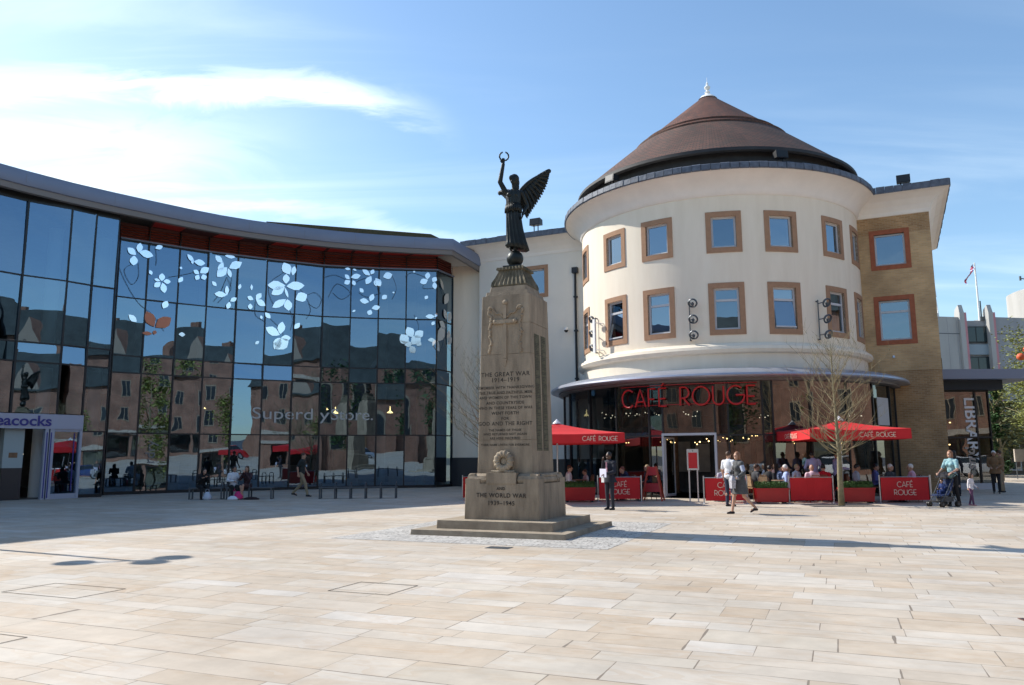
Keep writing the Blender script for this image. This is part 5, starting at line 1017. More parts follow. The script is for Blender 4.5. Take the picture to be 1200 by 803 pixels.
def hand(q, w, d, up, s, side):
    """palm, four unequal bent fingers and a thumb; w wrist, d pointing direction, up = back of hand"""
    d = V3(d).normalized(); up = V3(up); up = (up-d*up.dot(d)); up = up.normalized() if up.length > .01 else d.orthogonal().normalized(); ac = d.cross(up)*side
    w = V3(w); M = Matrix((ac, d, up)).transposed(); q.ball(w+d*.045*s, (.040*s, .05*s, .019*s), 8, 6, M); q.cap(w-d*.01, w+d*.02*s, .026*s, .027*s, 8)
    for i, (o, L) in enumerate(((-.030, .070), (-.010, .080), (.010, .074), (.029, .058))):
        b = w+d*.085*s+ac*o*s; m = b+(d*.9-up*.25)*L*.5*s; e = m+(d*.6-up*.75)*L*.5*s; q.cap(b-d*.02*s, m, .0105*s, .0098*s, 6); q.cap(m, e, .0098*s, .0088*s, 6)
    b = w+d*.03*s-ac*.032*s; m = b+(d*.7-ac*.6)*.045*s; q.cap(b, m, .014*s, .012*s, 6); q.cap(m, m+(d*.9-up*.2)*.03*s, .012*s, .010*s, 6)
SKIN = mat('skin', (0.50, 0.29, 0.20), .55); SKIN2 = mat('tanned skin', (0.36, 0.19, 0.12), .55); SKIN3 = mat('dark brown skin', (0.11, 0.055, 0.035), .5)
EYE = mat('eye', (0.02, 0.015, 0.012), .3)
def cloth(name, c, **k): return mat(name, c, .85, **k)
STAND = dict(pel=(0, 0, .95), ch=(0, 0, 1.28), nk=(0, .01, 1.47), hd=(0, -.02, 1.62), sh=.185, hip=.09, kn=((-.1, -.01, .50), (.1, -.01, .50)), an=((-.1, .02, .085), (.1, .02, .085)), el=((-.24, .03, 1.14), (.24, .03, 1.14)), wr=((-.25, -.06, .90), (.25, -.06, .90)))
WALK = dict(STAND, pel=(0, 0, .93), ch=(0, -.02, 1.26), nk=(0, -.02, 1.45), hd=(0, -.06, 1.60), kn=((-.09, -.20, .52), (.09, .02, .50)), an=((-.09, -.30, .10), (.09, .36, .16)), el=((-.24, .10, 1.13), (.24, -.06, 1.13)), wr=((-.25, .06, .90), (.25, -.22, .95)))
SIT = dict(STAND, pel=(0, 0, .52), ch=(0, -.02, .85), nk=(0, -.03, 1.03), hd=(0, -.07, 1.18), kn=((-.11, -.42, .50), (.11, -.42, .50)), an=((-.11, -.40, .085), (.11, -.38, .085)), el=((-.24, -.04, .72), (.24, -.04, .72)), wr=((-.16, -.28, .70), (.16, -.28, .70)))
def person(label, loc, rz, pose, top=None, legs=None, skin=SKIN, hair=None, hlen=0, sleeve=1, shorts=0, skirt=None, coat=None, shoes=None, s=1.0, cat='person', group=None, child=0, jut=0, female=0, hood=None, vox=.0145, lean=0, look=0, apron=None, bare=0, hatmat=None, clen=.05):
    t = thing('person', label, cat, loc, rz, group); P = dict(pose); f = lambda p: V3(p)*s
    hs_ = s*(1.25 if child else 1.0); shw = P['sh']*(.90 if female else 1)
    pel, ch, nk, hd = f(P['pel']), f(P['ch']), f(P['nk']), f(P['hd'])
    hd = nk+(hd-nk)*(1.15 if child else 1)
    SH = [ch+(nk-ch)*.72+V3((sx*shw*s, 0, -.01*s)) for sx in (-1, 1)]; HP = [pel+V3((sx*P['hip']*s, 0, -.02*s)) for sx in (-1, 1)]
    el = [f(p) for p in P['el']]; wr = [f(p) for p in P['wr']]; kn = [f(p) for p in P['kn']]; an = [f(p) for p in P['an']]
    ex = s
    def torso(q, g, w=1.0, z_lo=0.0):
        up = (nk-pel).normalized(); M = Matrix.Identity(3)
        q.ball(ch+(nk-ch)*.15, ((.165 if not female else .145)*s*w+g, .115*s*w+g, .20*s+g), 12, 8); q.ball(pel+V3((0, 0, .02*s)), ((.155 if not female else .165)*s*w+g, .12*s*w+g, .13*s+g), 12, 8)
        q.ball((pel+ch)/2, ((.14 if not female else .12)*s*w+g, .105*s*w+g, .19*s+g), 12, 8); q.cap(SH[0], SH[1], .058*s+g, .058*s+g, 10); q.ball(ch+(nk-ch)*.62, (.13*s+g, .08*s+g, .07*s+g), 10, 7)
        if female: [q.ball(ch+V3((sx*.065*s, -.085*s, .02*s)), .058*s+g, 10, 7) for sx in (-1, 1)]
    # --- body: one continuous surface
    q = MB(); torso(q, -.012*s)
    limb(q, [nk+V3((0, .005, -.05))*s, hd+V3((0, .02*s, -.06*s))], [.052*s, .050*s])
    la = look; Mh = Matrix.Rotation(la, 3, 'Z'); hh = lambda x, y, z: hd+Mh @ V3((x, y, z))*hs_
    q.ball(hh(0, 0.01, .01), (.074*hs_, .092*hs_, .108*hs_), 14, 10, Mh); q.ball(hh(0, -.028, -.055), (.050*hs_, .055*hs_, .056*hs_), 10, 8, Mh)
    q.cap(hh(0, -.085, .012), hh(0, -.106, -.020), .010*hs_, .014*hs_, 6); q.cap(hh(-.022, -.078, -.056), hh(.022, -.078, -.056), .009*hs_, .009*hs_, 6); q.cap(hh(-.035, -.078, .03), hh(.035, -.078, .03), .012*hs_, .012*hs_, 6)
    for sx in (-1, 1): q.ball(hh(sx*.076, .012, -.005), (.011*hs_, .02*hs_, .03*hs_), 8, 6, Mh)
    for i in (0, 1):
        limb(q, [SH[i], el[i], wr[i]], [.046*s, .038*s, .026*s]); d = (wr[i]-el[i]).normalized(); hand(q, wr[i], d+V3((0, -.25, -.05)), V3((0, .3, 1)) if abs(d.z) < .7 else V3((-1 if i else 1, 0, 0))*-1, s*(.92 if female else 1), 1 if i else -1)
        limb(q, [HP[i], kn[i], an[i]], [.078*s, .052*s, .036*s]); limb(q, [an[i]+V3((0, .03, -.045))*s, an[i]+V3((0, -.13, -.055))*s], [.034*s, .026*s])
        c_ = kn[i].lerp(an[i], .3)+V3((0, .015*s, 0)); q.ball(c_, (.050*s, .054*s, .09*s), 8, 6)
    remesh(q, 'body', skin, t, .0085 if not child else .008, smooth_it=1)
    for sx in (-1, 1):
        MB().ball(hh(sx*.030, -.080, .012), (.011*hs_, .008*hs_, .006*hs_), 8, 6, Mh).build('eye', EYE, t)
    # --- clothes
    if top:
        q = MB(); g = .012*s; torso(q, g)
        q.ball(pel+V3((0, 0, .0)), (.165*s+g, .13*s+g, .10*s), 12, 8)
        for i in (0, 1):
            e = el[i] if sleeve >= 1 else SH[i].lerp(el[i], .75); limb(q, [SH[i], e], [.056*s+g, .048*s+g*.8])
            if sleeve >= 1:
                k = 1.0 if sleeve > 1 else .93; limb(q, [el[i], el[i].lerp(wr[i], k)], [.047*s+g*.6, .034*s+g*.6])
        remesh(q, 'top', top, t, vox*s)
        if not bare: limb_ = MB(); limb_.tube([nk+V3((0, 0, -.055*s)), nk+V3((0, 0, -.01*s))], [.075*s, .060*s], 12); limb_.build('collar', top, t)
    if coat:
        q = MB(); g = .026*s; torso(q, g)
        lo = (kn[0]+kn[1])/2+V3((0, .04*s, clen*s)); rr = [(pel+V3((0, 0, .03*s)), .19*s, .15*s), (pel.lerp(lo, .5), .21*s, .19*s), (lo, .235*s, .22*s)]
        rg = [[c+V3((a*math.cos(2*math.pi*k/20)*(1+.05*math.sin(k*3)), b*math.sin(2*math.pi*k/20), 0)) for k in range(20)] for c, a, b in rr]; q.rings(rg)
        for i in (0, 1): limb(q, [SH[i], el[i], el[i].lerp(wr[i], .92)], [.066*s, .058*s, .046*s])
        remesh(q, 'coat', coat, t, vox*s)
    if legs:
        q = MB(); q.ball(pel+V3((0, 0, .0)), (.162*s, .125*s, .12*s), 12, 8)
        for i in (0, 1):
            if shorts: limb(q, [HP[i], HP[i].lerp(kn[i], .85)], [.098*s, .075*s])
            else: limb(q, [HP[i], kn[i], kn[i].lerp(an[i], .97)], [.094*s, .064*s, .052*s])
        remesh(q, 'trousers', legs, t, vox*s)
    if skirt:
        lo = (kn[0]+kn[1])/2+V3((0, 0, .04*s)); sit = pose['pel'][2] < .7; q = MB()
        if sit:
            for i in (0, 1): limb(q, [HP[i], HP[i].lerp(kn[i], .85)], [.11*s, .095*s])
            q.ball(pel, (.17*s, .14*s, .12*s), 12, 8)
        else: q.rings([[c+V3((a*math.cos(2*math.pi*k/20)*(1+.06*math.sin(k*4)), b*math.sin(2*math.pi*k/20), 0)) for k in range(20)] for c, a, b in ((pel+V3((0, 0, .09*s)), .14*s, .12*s), (pel, .18*s, .15*s), (lo, .21*s, .20*s))])
        remesh(q, 'skirt', skirt, t, vox*s)
    if hair or hood:
        q = MB(); q.ball(hh(0, .022, .036), (.083*hs_, .094*hs_, .098*hs_), 14, 10, Mh)
        if hlen or hood:
            L = hlen or .08; q.ball(hh(0, .05, -.02-L*.4), (.078*hs_, .055*hs_, (.08+L*.5)*hs_), 12, 9, Mh)
            for sx in (-1, 1): q.ball(hh(sx*.066, .015, -.01-L*.3), (.024*hs_, .05*hs_, (.06+L*.45)*hs_), 8, 7, Mh)
        remesh(q, 'hood' if hood else 'hair', hood or hair, t, .011*s, smooth_it=1)
    if hatmat:
        q = MB(); c = hh(0, .01, .075); q.ball(c, (.088*hs_, .1*hs_, .06*hs_), 12, 8); q.ball(c+Mh @ V3((0, -.09, -.012))*hs_, (.06*hs_, .05*hs_, .012*hs_), 10, 6); remesh(q, 'cap', hatmat, t, .011*s)
    sm = shoes or mat('black shoes', (0.015, 0.014, 0.014), .4)
    for i in (0, 1):
        q = MB(); d = an[i]; up = max(0, d.z-.085*s)*1.2; q.cap(d+V3((0, .035, -.05))*s, d+V3((0, -.06, -.052))*s, .040*s, .042*s, 8); q.cap(d+V3((0, -.06, -.054))*s, d+V3((0, -.15, -.06))*s-V3((0, 0, up*.5)), .040*s, .028*s, 8)
        remesh(q, 'shoe', sm, t, .012*s, smooth_it=1)
    return t
def face(dx, dy): return math.atan2(dx, -dy)   # rotation that turns a figure (facing -Y) towards (dx,dy)

# ---- the bronze Victory on her ball
st_ = thing('winged_statue', 'dark bronze winged figure holding up a wreath, balanced on a ball atop the memorial', 'statue', MC+V3((0, 0, 5.865)), 0); st_.scale = (1.08, 1.08, 1.08)
q = MB(); q.box(-.2, .2, -.2, .2, 0, .05, MR); q.build('base', M_['bronze'], st_)
MB().ball((0, 0, .05+.175), .18, 28, 18).build('ball', M_['bronze'], st_, smooth='all')
z0 = .40; q = MB()   # figure turned a little to the left
hip, wst, chs, nck, hed = V3((-.02, 0, z0+.80)), V3((-.03, 0, z0+.98)), V3((-.02, 0, z0+1.22)), V3((-.01, 0, z0+1.42)), V3((-.02, -.03, z0+1.57))
q.ball(chs, (.155, .12, .17), 14, 10); q.ball(wst, (.125, .11, .14), 14, 10); q.ball(hip, (.155, .13, .15), 14, 10); q.cap(chs+V3((-.16, 0, .08)), chs+V3((.17, 0, .07)), .06, .06)
for s in (-1, 1): q.ball(chs+V3((-.03+s*.065, -.09, 0)), .06, 10, 8)
q.cap(nck+V3((0, 0, -.06)), hed, .05, .05); q.ball(hed+V3((0, .01, .01)), (.078, .092, .105), 14, 10); q.ball(hed+V3((-.02, -.045, -.05)), (.05, .05, .055), 10, 8); q.cap(hed+V3((-.03, -.09, .01)), hed+V3((-.04, -.105, -.02)), .012, .014, 6)
q.ball(hed+V3((.015, .04, .045)), (.108, .115, .105), 12, 9); q.ball(hed+V3((.075, .05, -.04)), (.055, .07, .11), 10, 8); q.ball(hed+V3((.085, .03, -.14)), (.04, .05, .10), 8, 6); q.ball(hed+V3((-.055, -.02, .045)), (.05, .075, .06), 8, 6)
limb(q, [chs+V3((-.17, 0, .08)), (-.315, -.03, z0+1.53), (-.245, -.06, z0+1.92)], [.062, .054, .040]); hand(q, (-.245, -.06, z0+1.92), (.02, -.1, 1), (0, -1, .2), 1.0, 1)
limb(q, [chs+V3((.18, 0, .06)), (.27, .06, z0+1.02), (.17, -.06, z0+.80)], [.056, .045, .030]); hand(q, (.17, -.06, z0+.80), (-.15, -.2, -1), (1, 0, 0), 1.0, -1)
for s in (-1, 1): q.cap((-.02+s*.05, 0, z0+.12), (-.02+s*.05, -.01, .45), .05, .035); q.cap((-.03+s*.05, .02, .435), (-.05+s*.05, -.12, .425), .035, .025)
body = remesh(q, 'figure', M_['bronze'], st_, .011, smooth_it=1)
# pleated gown with the hem blown back to the right
q = MB(); rg = []; n = 56
for z, cx_, a, b, am in ((z0+1.34, -.02, .13, .10, .004), (z0+1.27, -.02, .165, .135, .006), (z0+1.16, -.02, .165, .135, .006), (z0+1.0, -.03, .145, .125, .010), (z0+.86, -.03, .155, .135, .012), (z0+.70, -.02, .158, .145, .015), (z0+.50, -.005, .165, .155, .020), (z0+.32, .015, .180, .17, .025), (z0+.16, .035, .205, .19, .030), (z0+.06, .05, .235, .21, .034), (z0+.035, .05, .19, .16, .03)):
    rg.append([(cx_+(a+am*math.sin(k*2*math.pi/n*14+z*2))*math.cos(2*math.pi*k/n), (b+am*math.sin(k*2*math.pi/n*14+z*2))*math.sin(2*math.pi*k/n)*(1), z+(.05*math.cos(2*math.pi*k/n) if z < z0+.1 else 0)*-1) for k in range(n)])
q.rings(rg); gown = q.build('gown', M_['bronze'], st_, smooth='all')
q = MB(); rnd = random.Random(6)
for k in range(26): a = 2*math.pi*k/26; q.tube([(-.03+.145*math.cos(a), .125*math.sin(a), z0+1.04), (-.03+.165*math.cos(a), .145*math.sin(a), z0+.93), (-.03+.175*math.cos(a+.1), .155*math.sin(a+.1), z0+.84+rnd.uniform(-.03, .03))], [.02, .026, .018], 6)
q.build('tunic_folds', M_['bronze'], gown, smooth='all')
def wing(root, tip, low, parent, thick=.035):
    """feathered wing: rows of overlapping feathers fanned along the leading edge"""
    root, tip, low = V3(root), V3(tip), V3(low); q = MB(); mid = root.lerp(tip, .35)+V3((0, 0, .17))
    # the solid web under the feathers
    def lead(t): return root*(1-t)**2+mid*2*t*(1-t)+tip*t*t
    nrm = (tip-root).cross(low-root).normalized()
    top = [lead(t/12) for t in range(13)]; e1 = (low-root); e2 = (tip-root)
    bot = [a+(e1*(1-t/12)+(e2*.32-V3((0, 0, .16)))*(t/12))*(1.0-.82*t/12)*.78 for t, a in enumerate(top)]
    q.rings([[a+nrm*.012, b+nrm*.008, b-nrm*.008, a-nrm*.012] for a, b in zip(top, bot)])
    N = 24
    for k in range(N):
        t = k/(N-1); a = lead(.10+.86*t); L = (low-root).length*(1.0-.80*t); dr = ((low-root).normalized()*(1-t)+(tip-root).normalized()*t*.85+V3((0, 0, -.12))).normalized(); w = dr.cross(nrm).normalized()*.046
        off = nrm*(.010*(k % 2)-.005); pr = [(0, 1), (.35, 1.15), (.75, 1.0), (.93, .6), (1, .1)]
        q.rings([[a+dr*L*f+w*g+off, a+dr*L*f+off+nrm*.010, a+dr*L*f-w*g+off, a+dr*L*f+off-nrm*.010] for f, g in pr])
    for k in range(12):
        t = k/11; a = lead(.05+.85*t)+nrm*.02; L = (low-root).length*(.48-.3*t); dr = ((low-root).normalized()*(1-t)+(tip-root).normalized()*t*.8).normalized(); w = dr.cross(nrm).normalized()*.04
        q.rings([[a+dr*L*f+w*g, a+dr*L*f+nrm*.012, a+dr*L*f-w*g, a+dr*L*f-nrm*.05] for f, g in ((0, 1), (.6, 1), (1, .15))])
    q.tube([lead(t/10) for t in range(11)], [.045]*5+[.04, .036, .032, .028, .022, .014], 8)
    return q.build('wing', M_['bronze'], parent, smooth='all')
wing((.08, .09, z0+1.30), (.74, .26, z0+1.86), (.24, .22, z0+.72), st_)
wing((-.02, .12, z0+1.28), (-.36, 1.1, z0+1.66), (.05, .45, z0+.95), st_)
q = MB(); rg = []; c0 = V3((-.225, -.08, z0+2.09))
for k in range(25):
    a = R(90+18)+R(324)*k/24; e = V3((math.cos(a), 0, math.sin(a))); m = .017+.004*math.cos(k*math.pi); c = c0+e*.098; rg.append([c+e*m*math.cos(b)+V3((0, 1, 0))*m*math.sin(b) for b in [2*math.pi*j/8 for j in range(8)]])
q.rings(rg); q.build('laurel_wreath', M_['bronze'], st_, smooth='all')
# ================================================================= PEOPLE
C_ = cloth
def G(px_, Y): return ((px_-600)/915*Y, Y, 0)      # plan position on the paving from a bearing and a depth
blk = C_('black cloth', (0.014, 0.014, 0.016)); char_ = C_('charcoal cloth', (0.05, 0.05, 0.055)); wht = C_('white shirt cloth', (0.70, 0.71, 0.74)); navy = C_('dark navy suit', (0.016, 0.018, 0.03)); khaki = C_('khaki cloth', (0.30, 0.24, 0.15)); tee = C_('dark green tee', (0.02, 0.028, 0.028)); lilac = C_('lilac shirt cloth', (0.40, 0.40, 0.62)); pinkc = C_('pale pink cloth', (0.70, 0.36, 0.42)); brownj = C_('tan brown jacket', (0.22, 0.12, 0.055)); maroon = C_('dark wine dress', (0.045, 0.018, 0.022)); jean = C_('dark jeans', (0.03, 0.04, 0.07)); greycoat = C_('grey marl coat', (0.085, 0.088, 0.09), var=.3, vscale=18); silver = C_('pale blue silk', (0.42, 0.46, 0.58))
H_br = mat('brown hair', (0.07, 0.035, 0.018), .6); H_bl = mat('blonde hair', (0.42, 0.28, 0.14), .6); H_dk = mat('dark hair', (0.014, 0.011, 0.010), .5); H_wh = mat('white hair', (0.66, 0.64, 0.60), .7); H_au = mat('auburn hair', (0.26, 0.12, 0.06), .6)
# --- benches in the shade by the glass
def bench(label, loc, rz, W, nleg, hoops):
    t = thing('bench', label, 'bench', loc, rz, 'metal benches in the shade of the glass front')
    MB().box(-W/2, W/2, -.2, .2, .415, .45).build('seat', M_['iron'], t)
    for i in range(nleg):
        x = -W/2+.05+(W-.1)*i/(nleg-1)
        for y in (-.18, .18):
            MB().box(x-.028, x+.028, y-.02, y+.02, .02, .415).build('leg', M_['iron'], t)
        MB().box(x-.03, x+.03, -.2, .2, 0, .02).build('foot', M_['iron'], t)
        if i in hoops: MB().tube([(x, -.18, .45), (x, -.18, .56), (x, -.12, .62), (x, .12, .62), (x, .18, .56), (x, .18, .45)], .02, 8).build('armrest', M_['iron'], t)
    return t
YB = 31.2
def bx(p): return (p-600)/915*YB
bench('grey metal bench under the hooded man, farthest left', (bx(247.5), YB, 0), R(3), 1.32, 3, (2,))
bench('grey metal bench shared by the white shirted man and the woman in a dark dress', (bx(297.5), YB, 0), R(3), 1.8, 3, (0, 1))
bench('long empty grey metal bench with six pairs of legs right of the walking man', (bx(422), YB, 0), R(2), 3.05, 6, (0, 1, 2, 3, 4, 5))
hunch = dict(SIT, ch=(0, -.10, .82), nk=(0, -.17, .99), hd=(.02, -.26, 1.10), el=((-.22, -.16, .70), (.22, -.18, .70)), wr=((-.10, -.38, .84), (.06, -.40, .88)))
person('hooded man in black hunched on the left bench looking down at his hands', (bx(241), YB-.02, -.02), R(38), hunch, top=blk, legs=blk, hood=blk, skin=SKIN, sleeve=2)
pw = person('man in a white shirt sitting on the bench turned to the woman beside him', (bx(278), YB-.0, -.02), R(28), dict(SIT, wr=((-.05, -.33, .72), (.16, -.3, .98)), el=((-.24, -.05, .74), (.25, -.10, .78))), top=wht, legs=blk, hair=H_dk, skin=SKIN2, sleeve=2)
person('woman in a dark wine dress with bare crossed legs sitting on the bench', (bx(293.5), YB, -.02), R(-8), dict(SIT, kn=((-.05, -.42, .52), (.06, -.44, .56)), an=((.04, -.38, .085), (-.05, -.42, .12)), wr=((-.03, -.26, 1.05), (.04, -.28, 1.05)), el=((-.2, -.22, .78), (.2, -.22, .78))), top=maroon, skirt=maroon, hair=H_br, hlen=.16, skin=SKIN, sleeve=2, female=1)
person('man in a dark t-shirt and khaki trousers striding right past the shop glass', (-8.75, 32.8, 0), face(1, -.1), dict(WALK, el=((-.25, .08, 1.14), (.25, -.02, 1.13)), wr=((-.24, .05, .90), (.25, -.15, .92))), top=tee, legs=khaki, hair=H_br, skin=SKIN, sleeve=0, s=1.04)
bg_ = thing('plastic_bag', 'crumpled pale carrier bag at the feet of the hooded man', 'bag', (bx(252), YB-.35, 0))
def sack(q, a, b, h, seed):
    r_ = random.Random(seed); rg = []
    for j in range(7):
        t = j/6; w = [1.0, 1.08, 1.05, .95, .8, .6, .3][j]; rg.append([(a*w*math.cos(2*math.pi*k/14)*(1+r_.uniform(-.1, .1)), b*w*math.sin(2*math.pi*k/14)*(1+r_.uniform(-.1, .1)), h*t) for k in range(14)])
    return q.rings(rg)
sack(MB(), .17, .11, .30, 1).build('sack', mat('pale bag', (0.55, 0.58, 0.66), .5), bg_, smooth='all'); MB().tube([(-.08, 0, .28), (-.05, 0, .4), (.05, 0, .4), (.08, 0, .28)], .008, 6).build('handle', mat('pale bag', (1, 1, 1)), bg_)
b2 = thing('shopping_bag', 'bright pink bag slumped on the paving between the seated man and woman', 'bag', (bx(288), YB-.42, 0)); sack(MB(), .17, .12, .32, 2).build('sack', mat('pink bag', (0.62, 0.02, 0.16), .6), b2, smooth='all'); MB().tube([(-.1, 0, .28), (-.14, -.05, .42), (-.2, 0, .3)], .012, 6).build('strap', mat('pink bag', (1, 1, 1)), b2)
tag(sack(MB(), .20, .12, .15, 3).build('plastic_bag', mat('white bag', (0.72, 0.74, 0.8), .5), smooth='all', loc=(bx(283), YB-.52, 0)), 'low white plastic bag lying just left of the pink bag', 'bag')
tag(sack(MB(), .30, .13, .11, 4).build('folded_coat', mat('dark folded coat', (0.03, 0.015, 0.015), .9), smooth='all', loc=(bx(304), YB-.5, 0)), 'dark folded coat lying on the ground right of the pink bag', 'coat')
# --- people in the sun
sp_ = person('man in a dark suit and pink tie holding a white folder, hand to his face', (2.92, 23.9, 0), face(-.75, -.66), dict(STAND, el=((-.25, -.02, 1.16), (.25, -.06, 1.14)), wr=((-.06, -.20, 1.50), (.10, -.30, 1.08))), top=navy, legs=navy, coat=navy, clen=.32, hair=H_dk, skin=SKIN3, sleeve=2, s=.985)
MB().box(-.03, .03, -.135, -.125, 1.12, 1.42).build('tie', pinkc, sp_)
fo = thing('folder', 'white paper folder held out by the man in the dark suit', 'folder', (2.70, 23.62, 1.02), face(-.75, -.66)); MB().box(-.17, .17, -.012, .012, -.05, .20, R(-15)).build('cover', mat('folder', (0.62, 0.62, 0.75), .6), fo); MB().box(-.06, .04, -.02, .0, -.2, -.04).build('paper', M_['white'], fo)
ww = person('woman with short wavy hair in a long grey coat striding left across the plaza', (6.30, 22.0, 0), face(-1, -.22), dict(WALK, kn=((-.09, -.14, .50), (.09, .06, .49)), an=((-.09, -.22, .085), (.09, .40, .17)), el=((-.24, .02, 1.15), (.25, .0, 1.14)), wr=((-.16, -.24, 1.12), (.23, -.18, 1.02))), top=silver, coat=greycoat, hair=H_au, hlen=.05, skin=SKIN, sleeve=2, female=1, s=.985, shoes=mat('dark slip-on shoes', (0.02, 0.01, 0.012), .4), look=R(20))
hb = thing('handbag', 'pale grey patterned handbag hanging from the striding woman\'s arm', 'bag', (6.05, 21.84, .70)); q = MB(); q.rings([[(-.05, -.12, 0), (.05, -.12, 0), (.05, .12, 0), (-.05, .12, 0)], [(-.06, -.15, .22), (.06, -.15, .22), (.06, .15, .22), (-.06, .15, .22)], [(-.02, -.11, .34), (.02, -.11, .34), (.02, .11, .34), (-.02, .11, .34)]]); q.build('bag_body', mat('patterned grey', (0.4, 0.4, 0.44), .7, var=.5, vscale=25), hb); MB().tube([(0, -.1, .33), (0, -.05, .5), (0, .05, .5), (0, .1, .33)], .012, 6).build('strap', char_, hb)
mum = person('woman in a floral blue top and dark trousers pushing the pushchair', (13.72, 24.75, 0), face(-.8, -.45), dict(STAND, el=((-.25, -.10, 1.14), (.24, -.08, 1.14)), wr=((-.20, -.36, 1.04), (.20, -.36, 1.04)), kn=((-.09, -.08, .50), (.09, .03, .5)), an=((-.09, -.07, .085), (.09, .14, .095))), top=mat('floral top', (0.45, 0.62, 0.62), .85, vscale=22, col2=(0.10, 0.30, 0.36)), legs=blk, hair=H_au, hlen=.08, skin=SKIN, sleeve=0, female=1, s=.985, bare=1)
person('small girl in a white long sleeved top and purple leggings walking right beside the pushchair', (14.42, 25.0, 0), face(.55, -.8), dict(WALK, kn=((-.08, -.08, .5), (.08, .04, .5)), an=((-.08, -.12, .085), (.08, .16, .10)), wr=((-.34, -.02, .96), (.36, -.14, 1.0)), el=((-.27, 0, 1.13), (.28, -.02, 1.14))), top=C_('white cotton', (0.72, 0.68, 0.70)), legs=C_('purple leggings', (0.16, 0.07, 0.14), var=.4, vscale=30), hair=H_br, hlen=.08, skin=SKIN, sleeve=2, s=.57, child=1, shoes=mat('pink shoes', (0.5, 0.2, 0.25), .5))
person('older grey haired man in a tan brown jacket standing before the library glass', (19.75, 32.4, 0), face(-.6, -.8), dict(STAND, wr=((-.12, -.24, 1.06), (.12, -.26, 1.06)), hd=(0, -.05, 1.61)), top=brownj, legs=blk, coat=brownj, clen=.30, hair=H_wh, skin=SKIN2, sleeve=2, s=1.0, hatmat=None)
person('man in a tan jacket half hidden behind the older man at the library', (20.6, 33.4, 0), face(-.6, .7), STAND, top=brownj, legs=khaki, hair=H_br, skin=SKIN, sleeve=2)
# jacket for the older man
# --- pushchair with its baby
ps = thing('pushchair', 'dark navy folding pushchair with swivel wheels pushed by the woman in the floral top', 'pushchair', (13.28, 24.55, 0), face(-.8, -.35))
for sx in (-1, 1):
    MB().tube([(sx*.21, .42, 1.02), (sx*.21, .28, .95), (sx*.21, -.10, .42), (sx*.19, -.32, .16)], .014, 8).build('frame_tube', M_['iron'], ps); MB().tube([(sx*.21, -.02, .55), (sx*.23, .32, .14)], .014, 8).build('frame_tube', M_['iron'], ps)
    for y in (-.34, .34):
        for k in (-1, 1):
            w = MB(); w.rings([[(sx*.22+k*.028+dx_, y+.085*math.cos(a), .085+.085*math.sin(a)) for a in [2*math.pi*i/18 for i in range(18)]] for dx_ in (-.014, .014)]); w = w.build('wheel', M_['blk'], ps)
            h_ = MB(); h_.rings([[(sx*.22+k*.028+dx_, y+.045*math.cos(a), .085+.045*math.sin(a)) for a in [2*math.pi*i/14 for i in range(14)]] for dx_ in (-.017, .017)]); h_.build('hub', M_['iron'], w)
    MB().tube([(sx*.21, .42, 1.02), (sx*.21, .50, 1.04)], .022, 8).build('grip', M_['blk'], ps)
nv = C_('navy patterned fabric', (0.02, 0.04, 0.12), var=.7, vscale=14)
q = MB(); q.rings([[(-.19, a, b), (.19, a, b), (.19, c, d), (-.19, c, d)] for a, b, c, d in ((-.30, .36, -.30, .33), (.0, .38, .0, .34), (.12, .50, .16, .48), (.26, .84, .30, .83))]); q.build('seat', nv, ps)
q = MB(); rg = []
for k in range(9):
    a = R(20+k*16); rg.append([(x*.22, .24-.30*math.cos(a)*math.cos(x*.5), .80+.26*math.sin(a)*(1-.15*x*x)) for x in (-1, -.6, -.2, .2, .6, 1)])
q.rings(rg, False, False, False); q.build('hood', C_('black hood', (0.015, 0.015, 0.02)), ps); MB().box(-.17, .17, -.1, .25, .16, .30).build('basket', C_('grey basket', (.1, .1, .1)), ps)
q = MB(); q.box(-.16, .16, -.40, -.30, .14, .18); q.build('footrest', M_['blk'], ps)
person('baby in a blue outfit sitting in the dark pushchair', (13.33, 24.62, .26), face(-.8, -.35), dict(SIT), top=C_('blue babywear', (0.03, 0.06, 0.20), var=.5, vscale=20), legs=C_('blue babywear', (1, 1, 1)), hair=H_br, skin=SKIN, sleeve=2, s=.42, child=1, shoes=C_('blue babywear', (1, 1, 1)))
